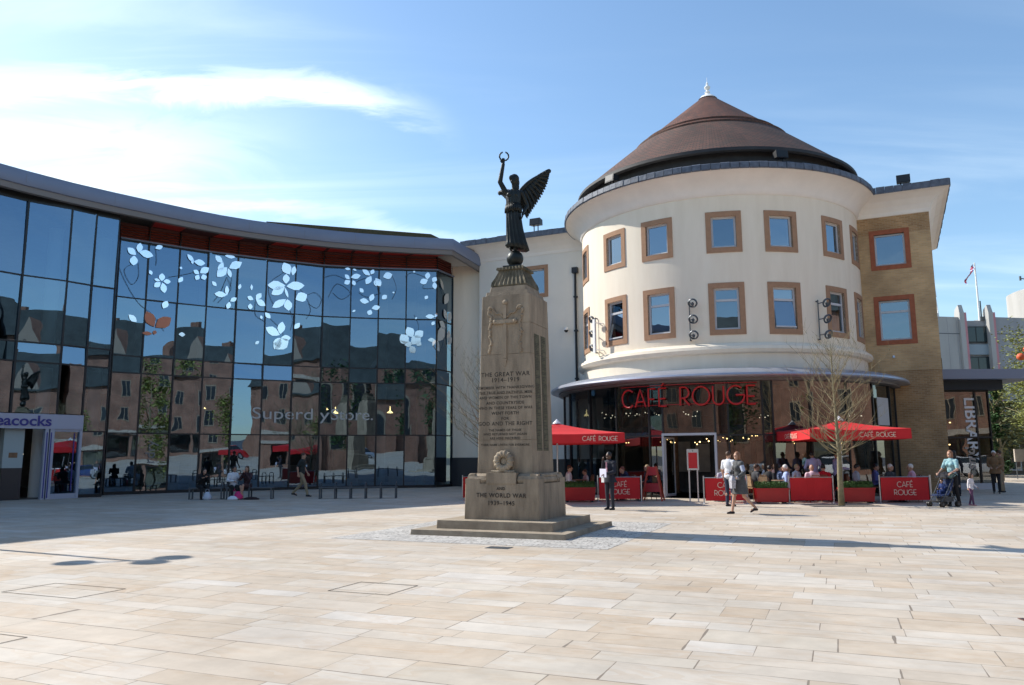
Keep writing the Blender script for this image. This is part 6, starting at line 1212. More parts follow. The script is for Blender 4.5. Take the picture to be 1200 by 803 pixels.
# ================================================================= CAFE TERRACE
def barrier(label, x0, y0, x1, y1, words=True, h=.86, grp='red cafe windbreak banners'):
    L = math.hypot(x1-x0, y1-y0); an_ = math.atan2(y1-y0, x1-x0); t = thing('windbreak', label, 'windbreak', ((x0+x1)/2, (y0+y1)/2, 0), an_, grp)
    for s in (-1, 1):
        MB().tube([(s*L/2, 0, .02), (s*L/2, 0, h+.06)], .022, 8).build('post', M_['steel'], t); MB().lathe((s*L/2, 0, 0), [(.14, 0), (.14, .012), (.03, .03)], 16).build('base_plate', M_['steel'], t)
    MB().tube([(-L/2, 0, h), (L/2, 0, h)], .012, 6).build('rail', M_['steel'], t)
    q = MB(); n = 10; w = L/2-.05
    for i in range(n):
        a, b = -w+2*w*i/n, -w+2*w*(i+1)/n; f = lambda x: .008*math.sin(x*5)+.006*math.sin(x*11)
        q.rings([[(a, f(a)-.003, .10), (b, f(b)-.003, .10), (b, f(b)+.003, .10), (a, f(a)+.003, .10)], [(a, f(a)-.003, h-.02), (b, f(b)-.003, h-.02), (b, f(b)+.003, h-.02), (a, f(a)+.003, h-.02)]])
    bn = q.build('banner', M_['red'], t)
    if words:
        q = MB(); deco_flat(q, 'CAFÉ', .17, lambda x, y, d: V3((x, -.022, y+.53)), .10); q.build('lettering', M_['palelet'], bn); q = MB(); deco_flat(q, 'ROUGE', .17, lambda x, y, d: V3((x, -.022, y+.27)), .10); q.build('lettering', M_['palelet'], bn)
    return t
def planter(label, x, y, rz, L, D=.38, hb=.50, seed=0):
    t = thing('planter', label, 'planter', (x, y, 0), rz, 'red planters with clipped hedges')
    q = MB(); q.rings([[(-L/2+.03, -D/2+.03, .06), (L/2-.03, -D/2+.03, .06), (L/2-.03, D/2-.03, .06), (-L/2+.03, D/2-.03, .06)], [(-L/2, -D/2, hb), (L/2, -D/2, hb), (L/2, D/2, hb), (-L/2, D/2, hb)]]); q.build('trough', M_['redm'], t)
    MB().box(-L/2-.012, L/2+.012, -D/2-.012, D/2+.012, hb-.04, hb+.012).build('rim', M_['redm'], t)
    for sx in (-1, 1): MB().box(sx*(L/2-.12)-.04, sx*(L/2-.12)+.04, -D/2+.05, D/2-.05, 0, .06).build('foot', M_['blk'], t)
    r_ = random.Random(seed); q = MB()
    for i in range(1500):
        x_, y_, z_ = r_.uniform(-L/2+.02, L/2-.02), r_.uniform(-D/2+.02, D/2-.02), hb+r_.uniform(.0, .2)+.02*math.sin(i); a = r_.uniform(0, 6.28); b = r_.uniform(-1, 1); s_ = r_.uniform(.018, .034)
        u = V3((math.cos(a), math.sin(a), b*.6))*s_; v = V3((-math.sin(a)*b, math.cos(a)*b, 1)).normalized()*s_*1.3; c = V3((x_, y_, z_)); q.face([c-u, c-v*.3, c+u, c+v])
    q.box(-L/2+.05, L/2-.05, -D/2+.05, D/2-.05, hb, hb+.13); q.build('hedge', M_['leafhedge'], t)
    return t
YT = 26.5
barrier('blank red cafe windbreak between two hedge planters behind the striding woman', 9.22, YT, 10.70, YT, False)
barrier('red lettered cafe windbreak at the right end of the terrace, right of the bare tree', 12.20, YT-.1, 13.85, YT-.15)
barrier('red lettered cafe windbreak beside the menu stand, partly behind the striding woman', 6.40, YT+.1, 7.83, YT+.05)
barrier('red lettered cafe windbreak behind the man in the dark suit', 3.0, 28.0, 4.52, 27.9)
barrier('red cafe windbreak seen almost edge-on just left of the memorial', -1.85, 29.2, -1.35, 31.2, False)
barrier('short slanting red windbreak running back between the striding woman and the hedge planter', 7.85, YT+.1, 8.2, 27.9, False)
barrier('red windbreak returning to the building at the right end of the terrace', 13.9, YT-.1, 14.6, 28.8, False)
planter('red hedge planter just right of the striding woman', 8.63, YT+.05, 0, 1.08, seed=1); planter('red hedge planter behind the trunk of the bare tree', 11.46, YT, 0, 1.10, seed=2); planter('red hedge planter between the memorial and the man in the dark suit', 2.35, 28.0, 0, 1.1, seed=3)
def parasol(label, x, y, rz, hw, z0, z1, zv, words, lean=None):
    t = thing('parasol', label, 'parasol', (x, y, 0), rz, 'square red cafe parasols')
    MB().tube([(0, 0, .06), (0, 0, z1+.06)], .032, 10).build('pole', M_['steel'], t); MB().box(-.35, .35, -.35, .35, 0, .07).build('base', M_['iron'], t); MB().lathe((0, 0, z1), [(.02, .16), (.05, .12), (.14, .03), (.16, -.01)], 14).build('cap', M_['white'], t)
    q = MB(); c = [(-hw, -hw), (hw, -hw), (hw, hw), (-hw, hw)]; n = 8
    for k in range(4):
        a, b = V3((*c[k], z0)), V3((*c[(k+1) % 4], z0)); ap = V3((0, 0, z1))
        def P(u, v):
            p = a.lerp(b, u).lerp(ap, v); p.z -= .05*math.sin(math.pi*u)*(1-v)+.05*math.sin(math.pi*v); return p
        for i in range(n):
            for j in range(n-1): q.face([P(i/n, j/n), P((i+1)/n, j/n), P((i+1)/n, (j+1)/n), P(i/n, (j+1)/n)])
            q.face([P(i/n, (n-1)/n), P((i+1)/n, (n-1)/n), ap])
    cn = q.build('canopy', M_['red'], t, smooth='all', merge=True)
    for k in range(4):
        a, b = V3((*c[k], 0)), V3((*c[(k+1) % 4], 0)); q = MB(); nr = V3(((b-a).y, -(b-a).x, 0)).normalized()
        for i in range(12):
            u0, u1 = i/12, (i+1)/12; f = lambda u: nr*(.012*math.sin(u*9)+.01); s_ = lambda u: -.05*math.sin(math.pi*u)
            q.face([a.lerp(b, u0)+f(u0)+V3((0, 0, zv+s_(u0)*.5)), a.lerp(b, u1)+f(u1)+V3((0, 0, zv+s_(u1)*.5)), a.lerp(b, u1)+V3((0, 0, z0+s_(u1))), a.lerp(b, u0)+V3((0, 0, z0+s_(u0)))])
        q.build('valance', M_['red'], t)
        if k in words:
            q = MB(); m = (a+b)/2; d_ = (b-a).normalized(); h_ = .15; off = words[k]; nn = nr*.035
            deco_flat(q, 'CAFÉ ROUGE', h_, lambda x, y, e: m+d_*(x+off)+nn+V3((0, 0, zv+.06+y)), .11); q.build('lettering', M_['palelet'], cn)
        MB().tube([(c[k][0]*.98, c[k][1]*.98, z0-.03), (0, 0, z1-.08)], .014, 6).build('rib', M_['wood'], t)
    return t
parasol('big red lettered parasol over the right hand cafe tables behind the bare tree', 11.55, 27.75, 0, 1.68, 2.46, 2.80, 2.12, {0: .55, 3: -.05})
parasol('red lettered parasol left of the cafe door, half hidden by the memorial', 1.62, 28.6, R(4), 2.05, 2.38, 2.78, 2.05, {0: 1.2})
# menu stand, warning board
ms = thing('menu_stand', 'steel menu stand on two legs with a red framed card beside the cafe door', 'menu stand', (6.25, 27.4, 0), R(-12)); MB().box(-.3, .3, -.2, .2, 0, .02).build('base_plate', M_['steel'], ms)
for x in (-.14, .14): MB().box(x-.022, x+.022, -.015, .015, .02, 1.1).build('leg', M_['steel'], ms)
bd = MB().box(-.2, .2, -.03, .03, 1.1, 1.82).build('display_case', M_['steel'], ms); MB().box(-.15, .15, -.034, -.031, 1.16, 1.70).build('menu_card', mat('bright red card', (0.6, 0.015, 0.02), .5), bd); MB().ball((0, -.03, 1.76), .02, 8, 6).build('lock', M_['blk'], bd)
ab = thing('floor_sign', 'red and brown A-frame board standing left of the cafe door', 'A-frame board', (5.05, 28.6, 0), R(-20))
for s in (-1, 1):
    q = MB()
    for sx in (-1, 1): q.rings([[(sx*x-.03, s*y-.015, z), (sx*x+.03, s*y-.015, z), (sx*x+.03, s*y+.015, z), (sx*x-.03, s*y+.015, z)] for x, y, z in ((.36, .26, 0), (.14, .03, 1.22))])
    lg = q.build('frame', mat('orange red frame', (0.42, 0.05, 0.02), .5), ab)
    q = MB(); 
    for z0_, z1_ in ((.32, .62), (.9, 1.2)):
        f = lambda z: .36-.22*z/1.22; g = lambda z: .26-.23*z/1.22; q.rings([[(-f(z)+.02, s*g(z)-.012, z), (f(z)-.02, s*g(z)-.012, z), (f(z)-.02, s*g(z)+.012, z), (-f(z)+.02, s*g(z)+.012, z)] for z in (z0_, z1_)])
    q.build('panel', M_['redm'], lg)
# tables, chairs, diners
def table(label, x, y):
    t = thing('cafe_table', label, 'table', (x, y, 0), 0, 'small cafe tables on the terrace'); MB().lathe((0, 0, .72), [(.001, 0), (.36, 0), (.37, .012), (.36, .025), (.001, .025)], 24).build('tabletop', M_['wood'], t); MB().tube([(0, 0, .03), (0, 0, .72)], .03, 8).build('pedestal', M_['blk'], t); MB().lathe((0, 0, 0), [(.24, 0), (.23, .02), (.04, .05)], 16).build('foot', M_['blk'], t); return t
ch0 = None
def chair(label, x, y, rz):
    global ch0
    if ch0: return dup(ch0, (x, y, 0), rz, label)
    t = thing('cafe_chair', label, 'chair', (x, y, 0), rz, 'wicker cafe chairs on the terrace'); wk = mat('tan wicker', (0.30, 0.19, 0.10), .8, var=.4, vscale=30)
    MB().box(-.2, .2, -.2, .2, .43, .47).build('seat', wk, t)
    for x_ in (-.18, .18):
        for y_ in (-.18, .18): MB().tube([(x_*1.1, y_*1.1, 0), (x_, y_, .43)], .014, 6).build('leg', M_['wood'], t)
    q = MB(); q.tube([(-.19, .19, .45), (-.2, .23, .78), (-.12, .26, .90), (.12, .26, .90), (.2, .23, .78), (.19, .19, .45)], .016, 6); fr = q.build('back_frame', M_['wood'], t)
    q = MB(); q.rings([[(-.17, .22, .50), (.17, .22, .50), (.17, .235, .50), (-.17, .235, .50)], [(-.15, .25, .86), (.15, .25, .86), (.15, .265, .86), (-.15, .265, .86)]]); q.build('backrest', wk, t); ch0 = t; return t
tb = [('round cafe table between the hedge planter and the bare tree', 9.3, 27.35), ('round cafe table behind the blank red windbreak', 10.2, 28.4), ('round cafe table under the right end of the big parasol', 13.1, 27.3), ('round cafe table behind the lettered windbreak by the striding woman', 7.3, 27.9), ('round cafe table behind the planter near the memorial', 2.4, 29.1), ('round cafe table behind the suited man\'s windbreak', 4.0, 29.0)]
for a in tb: table(*a)
def diner(label, px_, Y, rz, clabel, **k):
    x = (px_-600)/915*Y; chair(clabel, x, Y+.02, rz); return person(label, (x, Y, -.03), rz, dict(SIT, **k.pop('pose', {})), vox=.02, **k)
diner('white haired woman in a pale blue top seated left of the blank windbreak', 917, 27.2, face(-1, .3), 'wicker chair under the white haired woman in pale blue', top=C_('pale blue top', (.36, .44, .66)), legs=blk, hair=H_wh, sleeve=2, female=1)
diner('bald man in a pale pink shirt seated with his back turned behind the blank windbreak', 946.5, 27.3, R(180), 'wicker chair under the bald man in pale pink', top=C_('pink shirt', (.72, .50, .56)), legs=jean, sleeve=2)
diner('diner in bright red seated right of the bald man', 959, 27.6, face(.4, .9), 'wicker chair under the diner in bright red', top=C_('bright red top', (.6, .01, .02)), legs=blk, hair=H_dk, sleeve=2, female=1)
diner('young diner in black and white seated just right of the bare tree trunk', 996, 27.2, face(1, -.2), 'wicker chair just right of the bare tree trunk', top=C_('grey check top', (.32, .36, .42)), legs=blk, hair=H_dk, sleeve=0, skin=SKIN2)
diner('white haired diner in a dark coat above the lettered right windbreak', 1035, 27.3, face(.5, -.8), 'wicker chair under the white haired diner in a dark coat', top=char_, legs=blk, hair=H_wh, sleeve=2, skin=SKIN)
diner('white haired woman in a pink top at the right end of the terrace', 1062, 27.3, face(-1, .2), 'wicker chair at the right end of the terrace', top=C_('light pink top', (.75, .42, .50)), legs=blk, hair=H_wh, sleeve=2, female=1)
diner('diner in a blue shirt in the shade left of the dark coated diner', 1018, 28.4, face(.8, -.4), 'wicker chair in the shade under the diner in a blue shirt', top=C_('blue shirt', (.10, .12, .34)), legs=blk, hair=H_dk, sleeve=2)
diner('dark haired diner with a hand to the mouth, seated near the menu stand', 843, 27.6, face(.3, -.9), 'wicker chair under the diner with a hand to the mouth', pose=dict(wr=((-.03, -.24, 1.02), (.16, -.28, .74))), top=C_('pale grey top', (.45, .42, .48)), legs=blk, hair=H_dk, sleeve=2, skin=SKIN2)
diner('diner in dark clothes just right of the striding woman', 880, 28.3, face(1, .2), 'wicker chair just right of the striding woman', top=char_, legs=blk, hair=H_br, sleeve=2)
diner('long backed diner in black leaning over a table behind the first hedge planter', 894, 27.9, face(.7, .6), 'wicker chair under the leaning diner in black', pose=dict(ch=(0, -.08, .84), nk=(0, -.14, 1.01), hd=(0, -.2, 1.15)), top=blk, legs=blk, hair=H_dk, sleeve=2)
diner('dark haired diner in a grey blue shirt between two hedge planters', 908, 28.1, face(.9, -.1), 'wicker chair under the diner in a grey blue shirt', top=C_('grey blue shirt', (.14, .18, .30)), legs=blk, hair=H_dk, sleeve=2)
diner('fair haired diner in white deeper under the canopy by the glass', 927, 28.6, face(.5, -.6), 'wicker chair deeper by the glass under the fair diner', top=wht, legs=jean, hair=H_bl, sleeve=2, female=1)
diner('diner in a white shirt seated beside the memorial under the left parasol', 664, 28.9, face(1, -.1), 'wicker chair beside the memorial', top=wht, legs=jean, hair=H_br, sleeve=2)
diner('small pale figure seated at the left terrace table, facing the memorial', 685, 29.3, face(-1, -.2), 'wicker chair facing the memorial', top=C_('cream top', (.5, .5, .5)), legs=jean, hair=H_br, sleeve=2, s=.88)
diner('diner in dark blue bending over behind the suited man\'s windbreak', 733, 28.9, face(-.8, -.3), 'wicker chair behind the suited man\'s windbreak', pose=dict(ch=(0, -.10, .84), nk=(0, -.16, 1.0), hd=(0, -.24, 1.12)), top=C_('dark blue top', (.02, .025, .07)), legs=blk, hair=mat('reddish hair', (0.16, 0.05, 0.03), .6), sleeve=2)
diner('blonde woman in dark clothes seated behind the A-frame board', 757, 28.9, face(-.9, -.3), 'wicker chair behind the A-frame board', top=C_('dark jacket', (.02, .02, .03)), legs=blk, hair=H_bl, hlen=.04, sleeve=2, female=1)
person('waiter in a lilac shirt bending with his back turned, under the big parasol', ((948-600)/915*28.2, 28.2, 0), R(165), dict(STAND, el=((-.27, -.06, 1.16), (.27, -.06, 1.16)), wr=((-.22, -.30, 1.06), (.22, -.30, 1.06)), hd=(.03, -.06, 1.61)), top=lilac, legs=blk, hair=H_dk, skin=SKIN2, sleeve=2, s=.99)
person('waiter in a lilac shirt facing right left of the tree trunk, arm held out', ((975-600)/915*28.0, 28.0, 0), face(1, -.1), dict(STAND, wr=((-.2, -.34, 1.12), (.2, -.36, 1.14))), top=lilac, legs=blk, hair=H_dk, skin=SKIN2, sleeve=2, s=.99)
person('man in a white shirt and blue jeans standing behind the striding woman', ((850-600)/915*25.2, 25.2, 0), face(.6, .5), STAND, top=wht, legs=jean, hair=H_br, skin=SKIN, sleeve=0, s=.99)
person('dark clothed woman with fair hair standing against the library glass', (18.3, 31.9, 0) if False else (17.1, 30.6, 0), face(.3, .9), STAND, top=blk, legs=blk, hair=H_dk, hlen=.2, skin=SKIN, sleeve=2, female=1)
# ================================================================= TREES
def bare_tree(label, loc, H, seed, r0=.10, fork=1.7, lean=0, grp='young bare street trees', spread=1.0):
    t = thing('bare_tree', label, 'tree', loc, 0, grp); r_ = random.Random(seed); q = MB()
    P = [V3((0, 0, 0)), V3((.0, 0, 1.0)), V3((.02, 0, fork)), V3((.0, .02, H*.55)), V3((-.04, .0, H*.78)), V3((-.03, .03, H*.97))]; q.tube(P, [r0, r0*.8, r0*.68, r0*.42, r0*.2, .008], 10); q.build('trunk', M_['bark'], t, smooth='all')
    q = MB()
    def br(p, d, L, r, dep):
        n = 4; pts = [p]
        for k in range(n): d = (d+V3((r_.uniform(-.16, .16), r_.uniform(-.16, .16), .10+r_.uniform(-.08, .08)))).normalized(); pts.append(pts[-1]+d*L/n)
        q.tube(pts, [r*(1-.8*k/n) for k in range(n+1)], 5 if r > .01 else 4)
        if dep:
            for k in range(r_.randint(3, 5)):
                i = r_.randint(1, n); a = r_.uniform(0, 6.28); nd_ = (d+V3((math.cos(a), math.sin(a), r_.uniform(.0, .5)))*.8).normalized(); br(pts[i], nd_, L*r_.uniform(.35, .6), max(.0035, r*.45), dep-1)
    N = 58
    for k in range(N):
        f = (k/(N-1))**1.25; z = fork+(H*.93-fork)*f; a = k*2.4+r_.uniform(-.4, .4); L = (.45+1.35*math.sin(math.pi*(f*.80+.18)))*spread*r_.uniform(.75, 1.15)*(H/5); x = 0
        d = V3((math.cos(a), math.sin(a), .22+.75*f+r_.uniform(-.1, .2))).normalized(); br(V3((0, 0, z)), d, L, .020*(1-.6*f), 2)
    q.build('crown', M_['twig'], t, smooth='all'); return t
bare_tree('slim bare tree with pale twigs in front of the right cafe windbreaks', (10.45, 25.3, 0), 5.35, 11, fork=1.55, spread=.9)
tg = thing('tree_grille', 'dark iron tree grille around the foot of the bare tree', 'tree grille', (10.45, 25.3, 0.004)); 
for s in (-1, 1):
    q = MB()
    for k in range(8): q.box(-1.1, 1.1, s*(.16+k*.06)-.018, s*(.16+k*.06)+.018, 0, .006)
    q.build('grate', M_['iron'], tg)
bare_tree('bare tree in the shade, its twigs showing left of the memorial shaft', (-1.05, 30.5, 0), 5.4, 23, spread=1.15)
def leafy(label, loc, H, Rx, seed, leaf, grp='trees beyond the library', cone_=False, n=5200, trunk=.16, cz=.62, sz=.13):
    t = thing('leafy_tree', label, 'tree', loc, 0, grp); r_ = random.Random(seed); q = MB(); q.tube([(0, 0, 0), (.1, 0, H*.3), (0, .1, H*.7), (0, 0, H*.92)], [trunk, trunk*.75, trunk*.4, .02], 8)
    for k in range(9): a = k*2.3; z = H*(.25+.06*k); q.tube([(0, 0, z), (Rx*.35*math.cos(a), Rx*.35*math.sin(a), z+H*.1), (Rx*.75*math.cos(a), Rx*.75*math.sin(a), z+H*.16)], [trunk*.4, trunk*.25, .015], 6)
    q.build('trunk', M_['bark'], t, smooth='all'); q = MB()
    cl = []
    for k in range(46):
        if cone_: f = r_.random(); z = H*(.08+.9*f); rr = Rx*(1-f)**.7*r_.uniform(.2, 1)
        else: f = r_.uniform(-1, 1); z = H*cz+f*H*(1-cz)*.95; rr = Rx*math.sqrt(max(.02, 1-f*f))*r_.uniform(.3, 1.0)
        a = r_.uniform(0, 6.28); cl.append((rr*math.cos(a), rr*math.sin(a), z, Rx*r_.uniform(.16, .34)))
    for i in range(n):
        c = r_.choice(cl); d = V3((r_.gauss(0, .5), r_.gauss(0, .5), r_.gauss(0, .45)))*c[3]; p = V3(c[:3])+d; a = r_.uniform(0, 6.28); u = V3((math.cos(a), math.sin(a), r_.uniform(-.6, .6)))*sz*r_.uniform(.6, 1.3); v = V3((-math.sin(a), math.cos(a), r_.uniform(-.8, .8)))*sz*r_.uniform(.5, 1); q.face([p-u, p-v, p+u, p+v])
    q.build('crown', leaf, t); return t
leafy('broad spring green tree hung with orange lanterns at the right edge', (30.5, 44.5, 0), 9.2, 2.9, 1, M_['leafy'], n=6500, cz=.66, sz=.07)
leafy('narrow dark green columnar tree just right of the library glass', (29.3, 47.5, 0), 6.0, .75, 2, M_['leafd'], cone_=True, n=3600, sz=.08)
leafy('narrow dark green columnar tree nearer the right edge of the view', (33.2, 49.5, 0), 6.6, .9, 3, M_['leafd'], cone_=True, n=3600, sz=.1)
leafy('tall yellow green tree farther off behind the columnar trees', (40.5, 60, 0), 8.5, 3.4, 4, M_['leafy'], n=5000, cz=.6, sz=.12)
leafy('dull green tree far behind, left of the other street trees', (33.8, 56, 0), 6.5, 2.6, 5, mat('dull leaves', (0.20, 0.22, 0.09), .8, vscale=1, col2=(.08, .09, .04)), n=3600, cz=.55, sz=.17)
leafy('broad green tree beyond the right edge of the square', (41, 50, 0), 9.5, 3.6, 6, M_['leafy'], n=5000, cz=.6, sz=.09)
for i, (x, y, z, s) in enumerate(((28.35, 43.2, 6.95, .21), (28.95, 43.6, 7.4, .17))):
    t = thing('lantern', ['larger round orange lantern hanging low in the spring green tree', 'smaller orange lantern higher in the spring green tree'][i], 'lantern', (x, y, z), 0, 'orange lanterns hung in the tree'); MB().ball((0, 0, 0), (s, s, s*.95), 16, 10).build('shade', mat('orange paper', (0.7, 0.12, 0.04), .6), t, smooth='all'); MB().tube([(0, 0, s*.9), (0, 0, s*.9+.3)], .01, 5).build('cord', M_['blk'], t)
# shops and people down the street at the right edge
rs = thing('street_pavilion', 'low dark brown pavilion with a pale panel far down the street at the right edge', 'building', (36, 56, 0)); MB().box(-7, 9, 6, 12, 0, 4.2).build('wall', mat('brown render', (0.16, 0.13, 0.10), .9, var=.2), rs); MB().box(-7.3, 9.3, 5.2, 12.3, 4.2, 4.5).build('roof', M_['slate'], rs)
for x in (-5.5, -3, -.5, 2, 4.5):
    w = MB().box(x, x+1.9, 5.94, 6.0, .3, 3.4).build('window', M_['wframe'], rs); q = MB(); q.face([(x+.1, 5.93, .4), (x+1.8, 5.93, .4), (x+1.8, 5.93, 3.3), (x+.1, 5.93, 3.3)]); q.build('pane', M_['glassC'], w)
sbd = thing('street_board', 'small pale street board standing under the columnar trees', 'board', (32.6, 50.5, 0)); MB().box(-.5, .5, -.06, .06, 1.1, 1.9).build('panel', M_['inpale'], sbd)
for s in (-1, 1): MB().tube([(s*.42, 0, 0), (s*.42, 0, 1.2)], .03, 6).build('leg', M_['iron'], sbd)
person('figure in a dark red coat walking far off between the columnar trees', (30.2, 45.5, 0), face(.3, -1), WALK, top=C_('dark red coat', (.30, .02, .03)), legs=blk, hair=H_wh, skin=SKIN, sleeve=2, vox=.02)
bench('low dark bench far off at the right edge beneath the spring green tree', (28.6, 42.0, 0), R(10), 2.4, 3, (0, 2))
# out of view to the left: the lamp post whose shadow lies on the sunlit paving
lp = thing('street_lamp', 'grey two armed street lamp standing left of the view, casting the long thin shadow', 'street lamp', (-13.1, 16.3, 0)); MB().tube([(0, 0, .0), (0, 0, .9), (0, 0, 6.9)], [.10, .07, .05], 10).build('post', M_['iron'], lp)
an_ = R(25)
MB().tube([(-.7*math.cos(an_), -.7*math.sin(an_), 6.5), (0, 0, 6.55), (.7*math.cos(an_), .7*math.sin(an_), 6.5)], .03, 8).build('arm', M_['iron'], lp)
for s in (-1, 1): MB().lathe((s*.7*math.cos(an_), s*.7*math.sin(an_), 6.42), [(.001, .12), (.10, .1), (.28, .03), (.30, -.02), (.001, -.03)], 20).build('lamp_head', M_['iron'], lp)
MB().lathe((0, 0, 6.9), [(.001, .16), (.10, .12), (.26, .04), (.28, -.02), (.001, -.03)], 20).build('lamp_head', M_['iron'], lp)
# ================================================================= THE OTHER SIDES OF THE SQUARE (behind the camera, seen in the glass)
def arch_window(m, u, z0, z1, w, par):
    q = MB(); zc = z1-w/2; pts = [(u-w/2, z0), (u+w/2, z0)]+[(u+w/2*math.cos(a), zc+w*.7*math.sin(a)) for a in [math.pi*k/10 for k in range(11)]]
    q.rings([[m(a, b, -.02) for a, b in pts], [m(a, b, .06) for a, b in pts]]); fr = q.build('window', M_['stone2'], par)
    pts2 = [(u+(a-u)*.82, z0+.15+(b-z0)*.9) for a, b in pts]; q = MB(); q.face([m(a, b, .07) for a, b in pts2]); q.build('pane', mat('leaded glass', (.03, .035, .04), .15), fr)
chh = thing('brick_church', 'red brick church with arched windows and a slate roof behind the viewer', 'church', (14, -34, 0), 0, world=True)
cm = plane_map(36, -24, -12, -30); LL = cm.L     # outward = towards the square
def chw(q, m, L, h, d=14): q.mbox(m, 0, L, 0, h, -d, 0); return q
chw(MB(), cm, LL, 10.5).build('wall', M_['brickR'], chh)
q = MB(); q.rings([[cm(u, 10.5, .5), cm(u, 18.5, -7), cm(u, 10.5, -14.5)] for u in (-.4, LL+.4)]); q.build('roof', M_['slateroof'], chh)
for k in range(9):
    u = 3+k*5.2
    if 14 < u < 26: continue
    arch_window(cm, u, 3.0, 8.6, 1.9, chh); MB().mbox(cm, u+2.2, u+2.9, 0, 8.8, 0, .7).build('buttress', M_['brickR'], chh)
gm = plane_map(*cm(15, 0, 4).xy, *cm(26, 0, 4).xy); q = MB(); q.mbox(gm, 0, gm.L, 0, 11, -4.5, 0); q.rings([[gm(0, 11, d), gm(gm.L/2, 20, d), gm(gm.L, 11, d)] for d in (-4.5, 0)]); q.build('gable', M_['brickR'], chh)
q = MB()
for s in (0, 1): q.rings([[gm(gm.L/2, 20.3, d), gm(gm.L/2, 20.0, d), gm(-.5 if s == 0 else gm.L+.5, 10.6, d), gm(-.5 if s == 0 else gm.L+.5, 10.9, d)] for d in (-9, .4)])
q.build('gable_roof', M_['slateroof'], chh)
for u in (2.2, 5.5, 8.8): arch_window(gm, u, 4, 9.5 if u != 5.5 else 12.5, 2.0, chh)
q = MB(); q.mbox(gm, 4.6, 6.6, 0, 2.9, 0, .1); q.build('door', M_['wood'], chh)
def terrace(label, x0, y0, x1, y1, h, hr, seed, d=12, wmat=None):
    m = plane_map(x0, y0, x1, y1); t = thing('brick_shops', label, 'building', (x0, y0, 0), world=True); MB().mbox(m, 0, m.L, 0, h, -d, 0).build('wall', wmat or M_['brickR'], t)
    q = MB(); q.rings([[m(u, h, .5), m(u, hr, -d/2), m(u, h, -d-.5)] for u in (-.3, m.L+.3)]); q.build('roof', M_['slateroof'], t); MB().mbox(m, 0, m.L, 3.4, 3.9, 0, .25).build('fascia', M_['inpale'], t)
    r0_ = random.Random(seed)
    for k in range(int(m.L/7)):
        u = 3+k*7+r0_.uniform(-1, 1); MB().mbox(m, u, u+1.3, hr-3, hr+r0_.uniform(.6, 1.8), -d/2-1.2, -d/2-.2).build('chimney', M_['brickR'], t)
        if k % 2: q = MB(); q.rings([[m(a, b, e) for a, b in ((u+1, h-.2), (u+4.4, h-.2), (u+2.7, h+3.6))] for e in (-3, .1)]); q.build('gable', M_['brickR'], t)
    n = int(m.L/3.4)
    for k in range(n):
        u = 1.2+k*3.4
        for z in (5.0, 8.4):
            if z+1.9 > h: continue
            w = MB().mbox(m, u, u+1.3, z, z+1.9, -.05, .05).build('window', M_['stone2'], t); q = MB()
            for a in (u+.08, u+.69): q.face([m(a, z+.08, .06), m(a+.53, z+.08, .06), m(a+.53, z+1.82, .06), m(a, z+1.82, .06)])
            q.build('pane', mat('leaded glass', (.03, .035, .04), .15), w)
        w = MB().mbox(m, u-.8, u+2.2, .4, 3.2, -.05, .03).build('shop_window', M_['dark'], t); q = MB(); q.face([m(u-.7, .5, .04), m(u+2.1, .5, .04), m(u+2.1, 3.1, .04), m(u-.7, 3.1, .04)]); q.build('pane', M_['glassC'], w)
    return t
terrace('brick shops with white windows along the right side of the square behind the viewer', 46, 16, 38, -20, 12.5, 18, 1)
terrace('taller brick block closing the right side of the square', 52, 34, 46.5, 17, 14, 19, 2)
terrace('brick shops behind the viewer left of the church', -16, -31, -46, -26, 11.5, 16, 3)
leafy('bare looking spring tree before the church behind the viewer', (22, -10, 0), 10, 3.6, 21, M_['leafy'], grp='trees before the church', n=2600, cz=.62, sz=.16)
leafy('second spring tree before the church behind the viewer', (6, -15, 0), 11, 4.0, 22, M_['leafd'], grp='trees before the church', n=2600, cz=.62, sz=.18)
leafy('spring tree near the right hand shops behind the viewer', (33, 2, 0), 9, 3.2, 23, M_['leafy'], grp='trees before the church', n=2600, cz=.62, sz=.16)
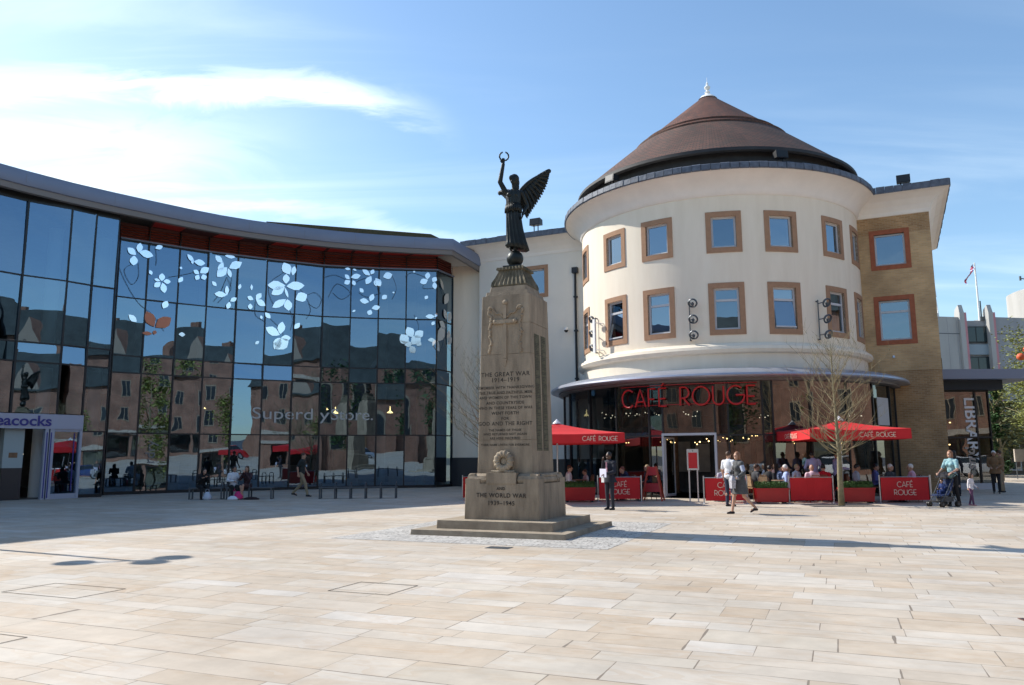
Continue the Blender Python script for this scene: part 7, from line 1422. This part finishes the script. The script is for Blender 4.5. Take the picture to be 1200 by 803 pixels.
def car(label, loc, rz, mt):
    t = thing('parked_car', label, 'car', loc, rz, 'cars parked behind the viewer'); q = MB()
    sec = [(-2.1, .35, .62), (-2.05, .30, .85), (-1.2, .28, .95), (1.55, .28, .98), (2.0, .30, .92), (2.1, .38, .6)]
    q.rings([[(x, -.84, zb), (x, -.88, (zb+zt_)/2), (x, -.80, zt_), (x, .80, zt_), (x, .88, (zb+zt_)/2), (x, .84, zb)] for x, zb, zt_ in sec]); bo = q.build('body', mt, t, smooth=True)
    q = MB(); q.rings([[(x, -y, z), (x, y, z)]+[(x2, y2, z2), (x2, -y2, z2)] for x, y, z, x2, y2, z2 in ((-1.2, .80, .94, -.45, .62, 1.42), (1.65, .80, .96, .95, .62, 1.43))]); q = MB(); q.rings([[(-1.2, -.8, .94), (1.65, -.8, .96), (1.65, .8, .96), (-1.2, .8, .94)], [(-.45, -.62, 1.40), (1.0, -.62, 1.42), (1.0, .62, 1.42), (-.45, .62, 1.40)]]); q.build('windows', mat('car glass', (.02, .025, .03), .08), t)
    MB().rings([[(-.5, -.64, 1.39), (1.05, -.64, 1.41), (1.05, .64, 1.41), (-.5, .64, 1.39)], [(-.35, -.55, 1.46), (.9, -.55, 1.48), (.9, .55, 1.48), (-.35, .55, 1.46)]]).build('roof', mt, t)
    for x in (-1.3, 1.35):
        for y in (-.82, .82):
            w = MB(); w.rings([[(x+.32*math.cos(a), y+dy, .32+.32*math.sin(a)) for a in [2*math.pi*i/20 for i in range(20)]] for dy in (-.09, .09)]); w = w.build('wheel', M_['blk'], t); r_ = MB(); r_.rings([[(x+.2*math.cos(a), y+dy, .32+.2*math.sin(a)) for a in [2*math.pi*i/16 for i in range(16)]] for dy in (-.1, .1)]); r_.build('rim', M_['steel'], w)
    for y in (-.6, .6): MB().box(-2.12, -2.04, y-.15, y+.15, .62, .76).build('headlight', M_['white'], t)
    return t
car('red parked car behind the viewer', (24, -7, 0), R(12), mat('red car paint', (.45, .01, .015), .25, coat=1)); car('white parked car behind the viewer', (17, -9, 0), R(12), mat('white car paint', (.75, .75, .75), .25, coat=1)); car('silver parked car behind the viewer', (10.5, -10.5, 0), R(10), mat('silver car paint', (.5, .52, .55), .25, metal=.6)); car('dark blue parked car behind the viewer', (31.5, 8.5, 0), R(78), mat('blue car paint', (.02, .04, .15), .25, coat=1)); car('white parked car by the right hand shops', (33, 15.5, 0), R(80), mat('white car paint', (1, 1, 1)))
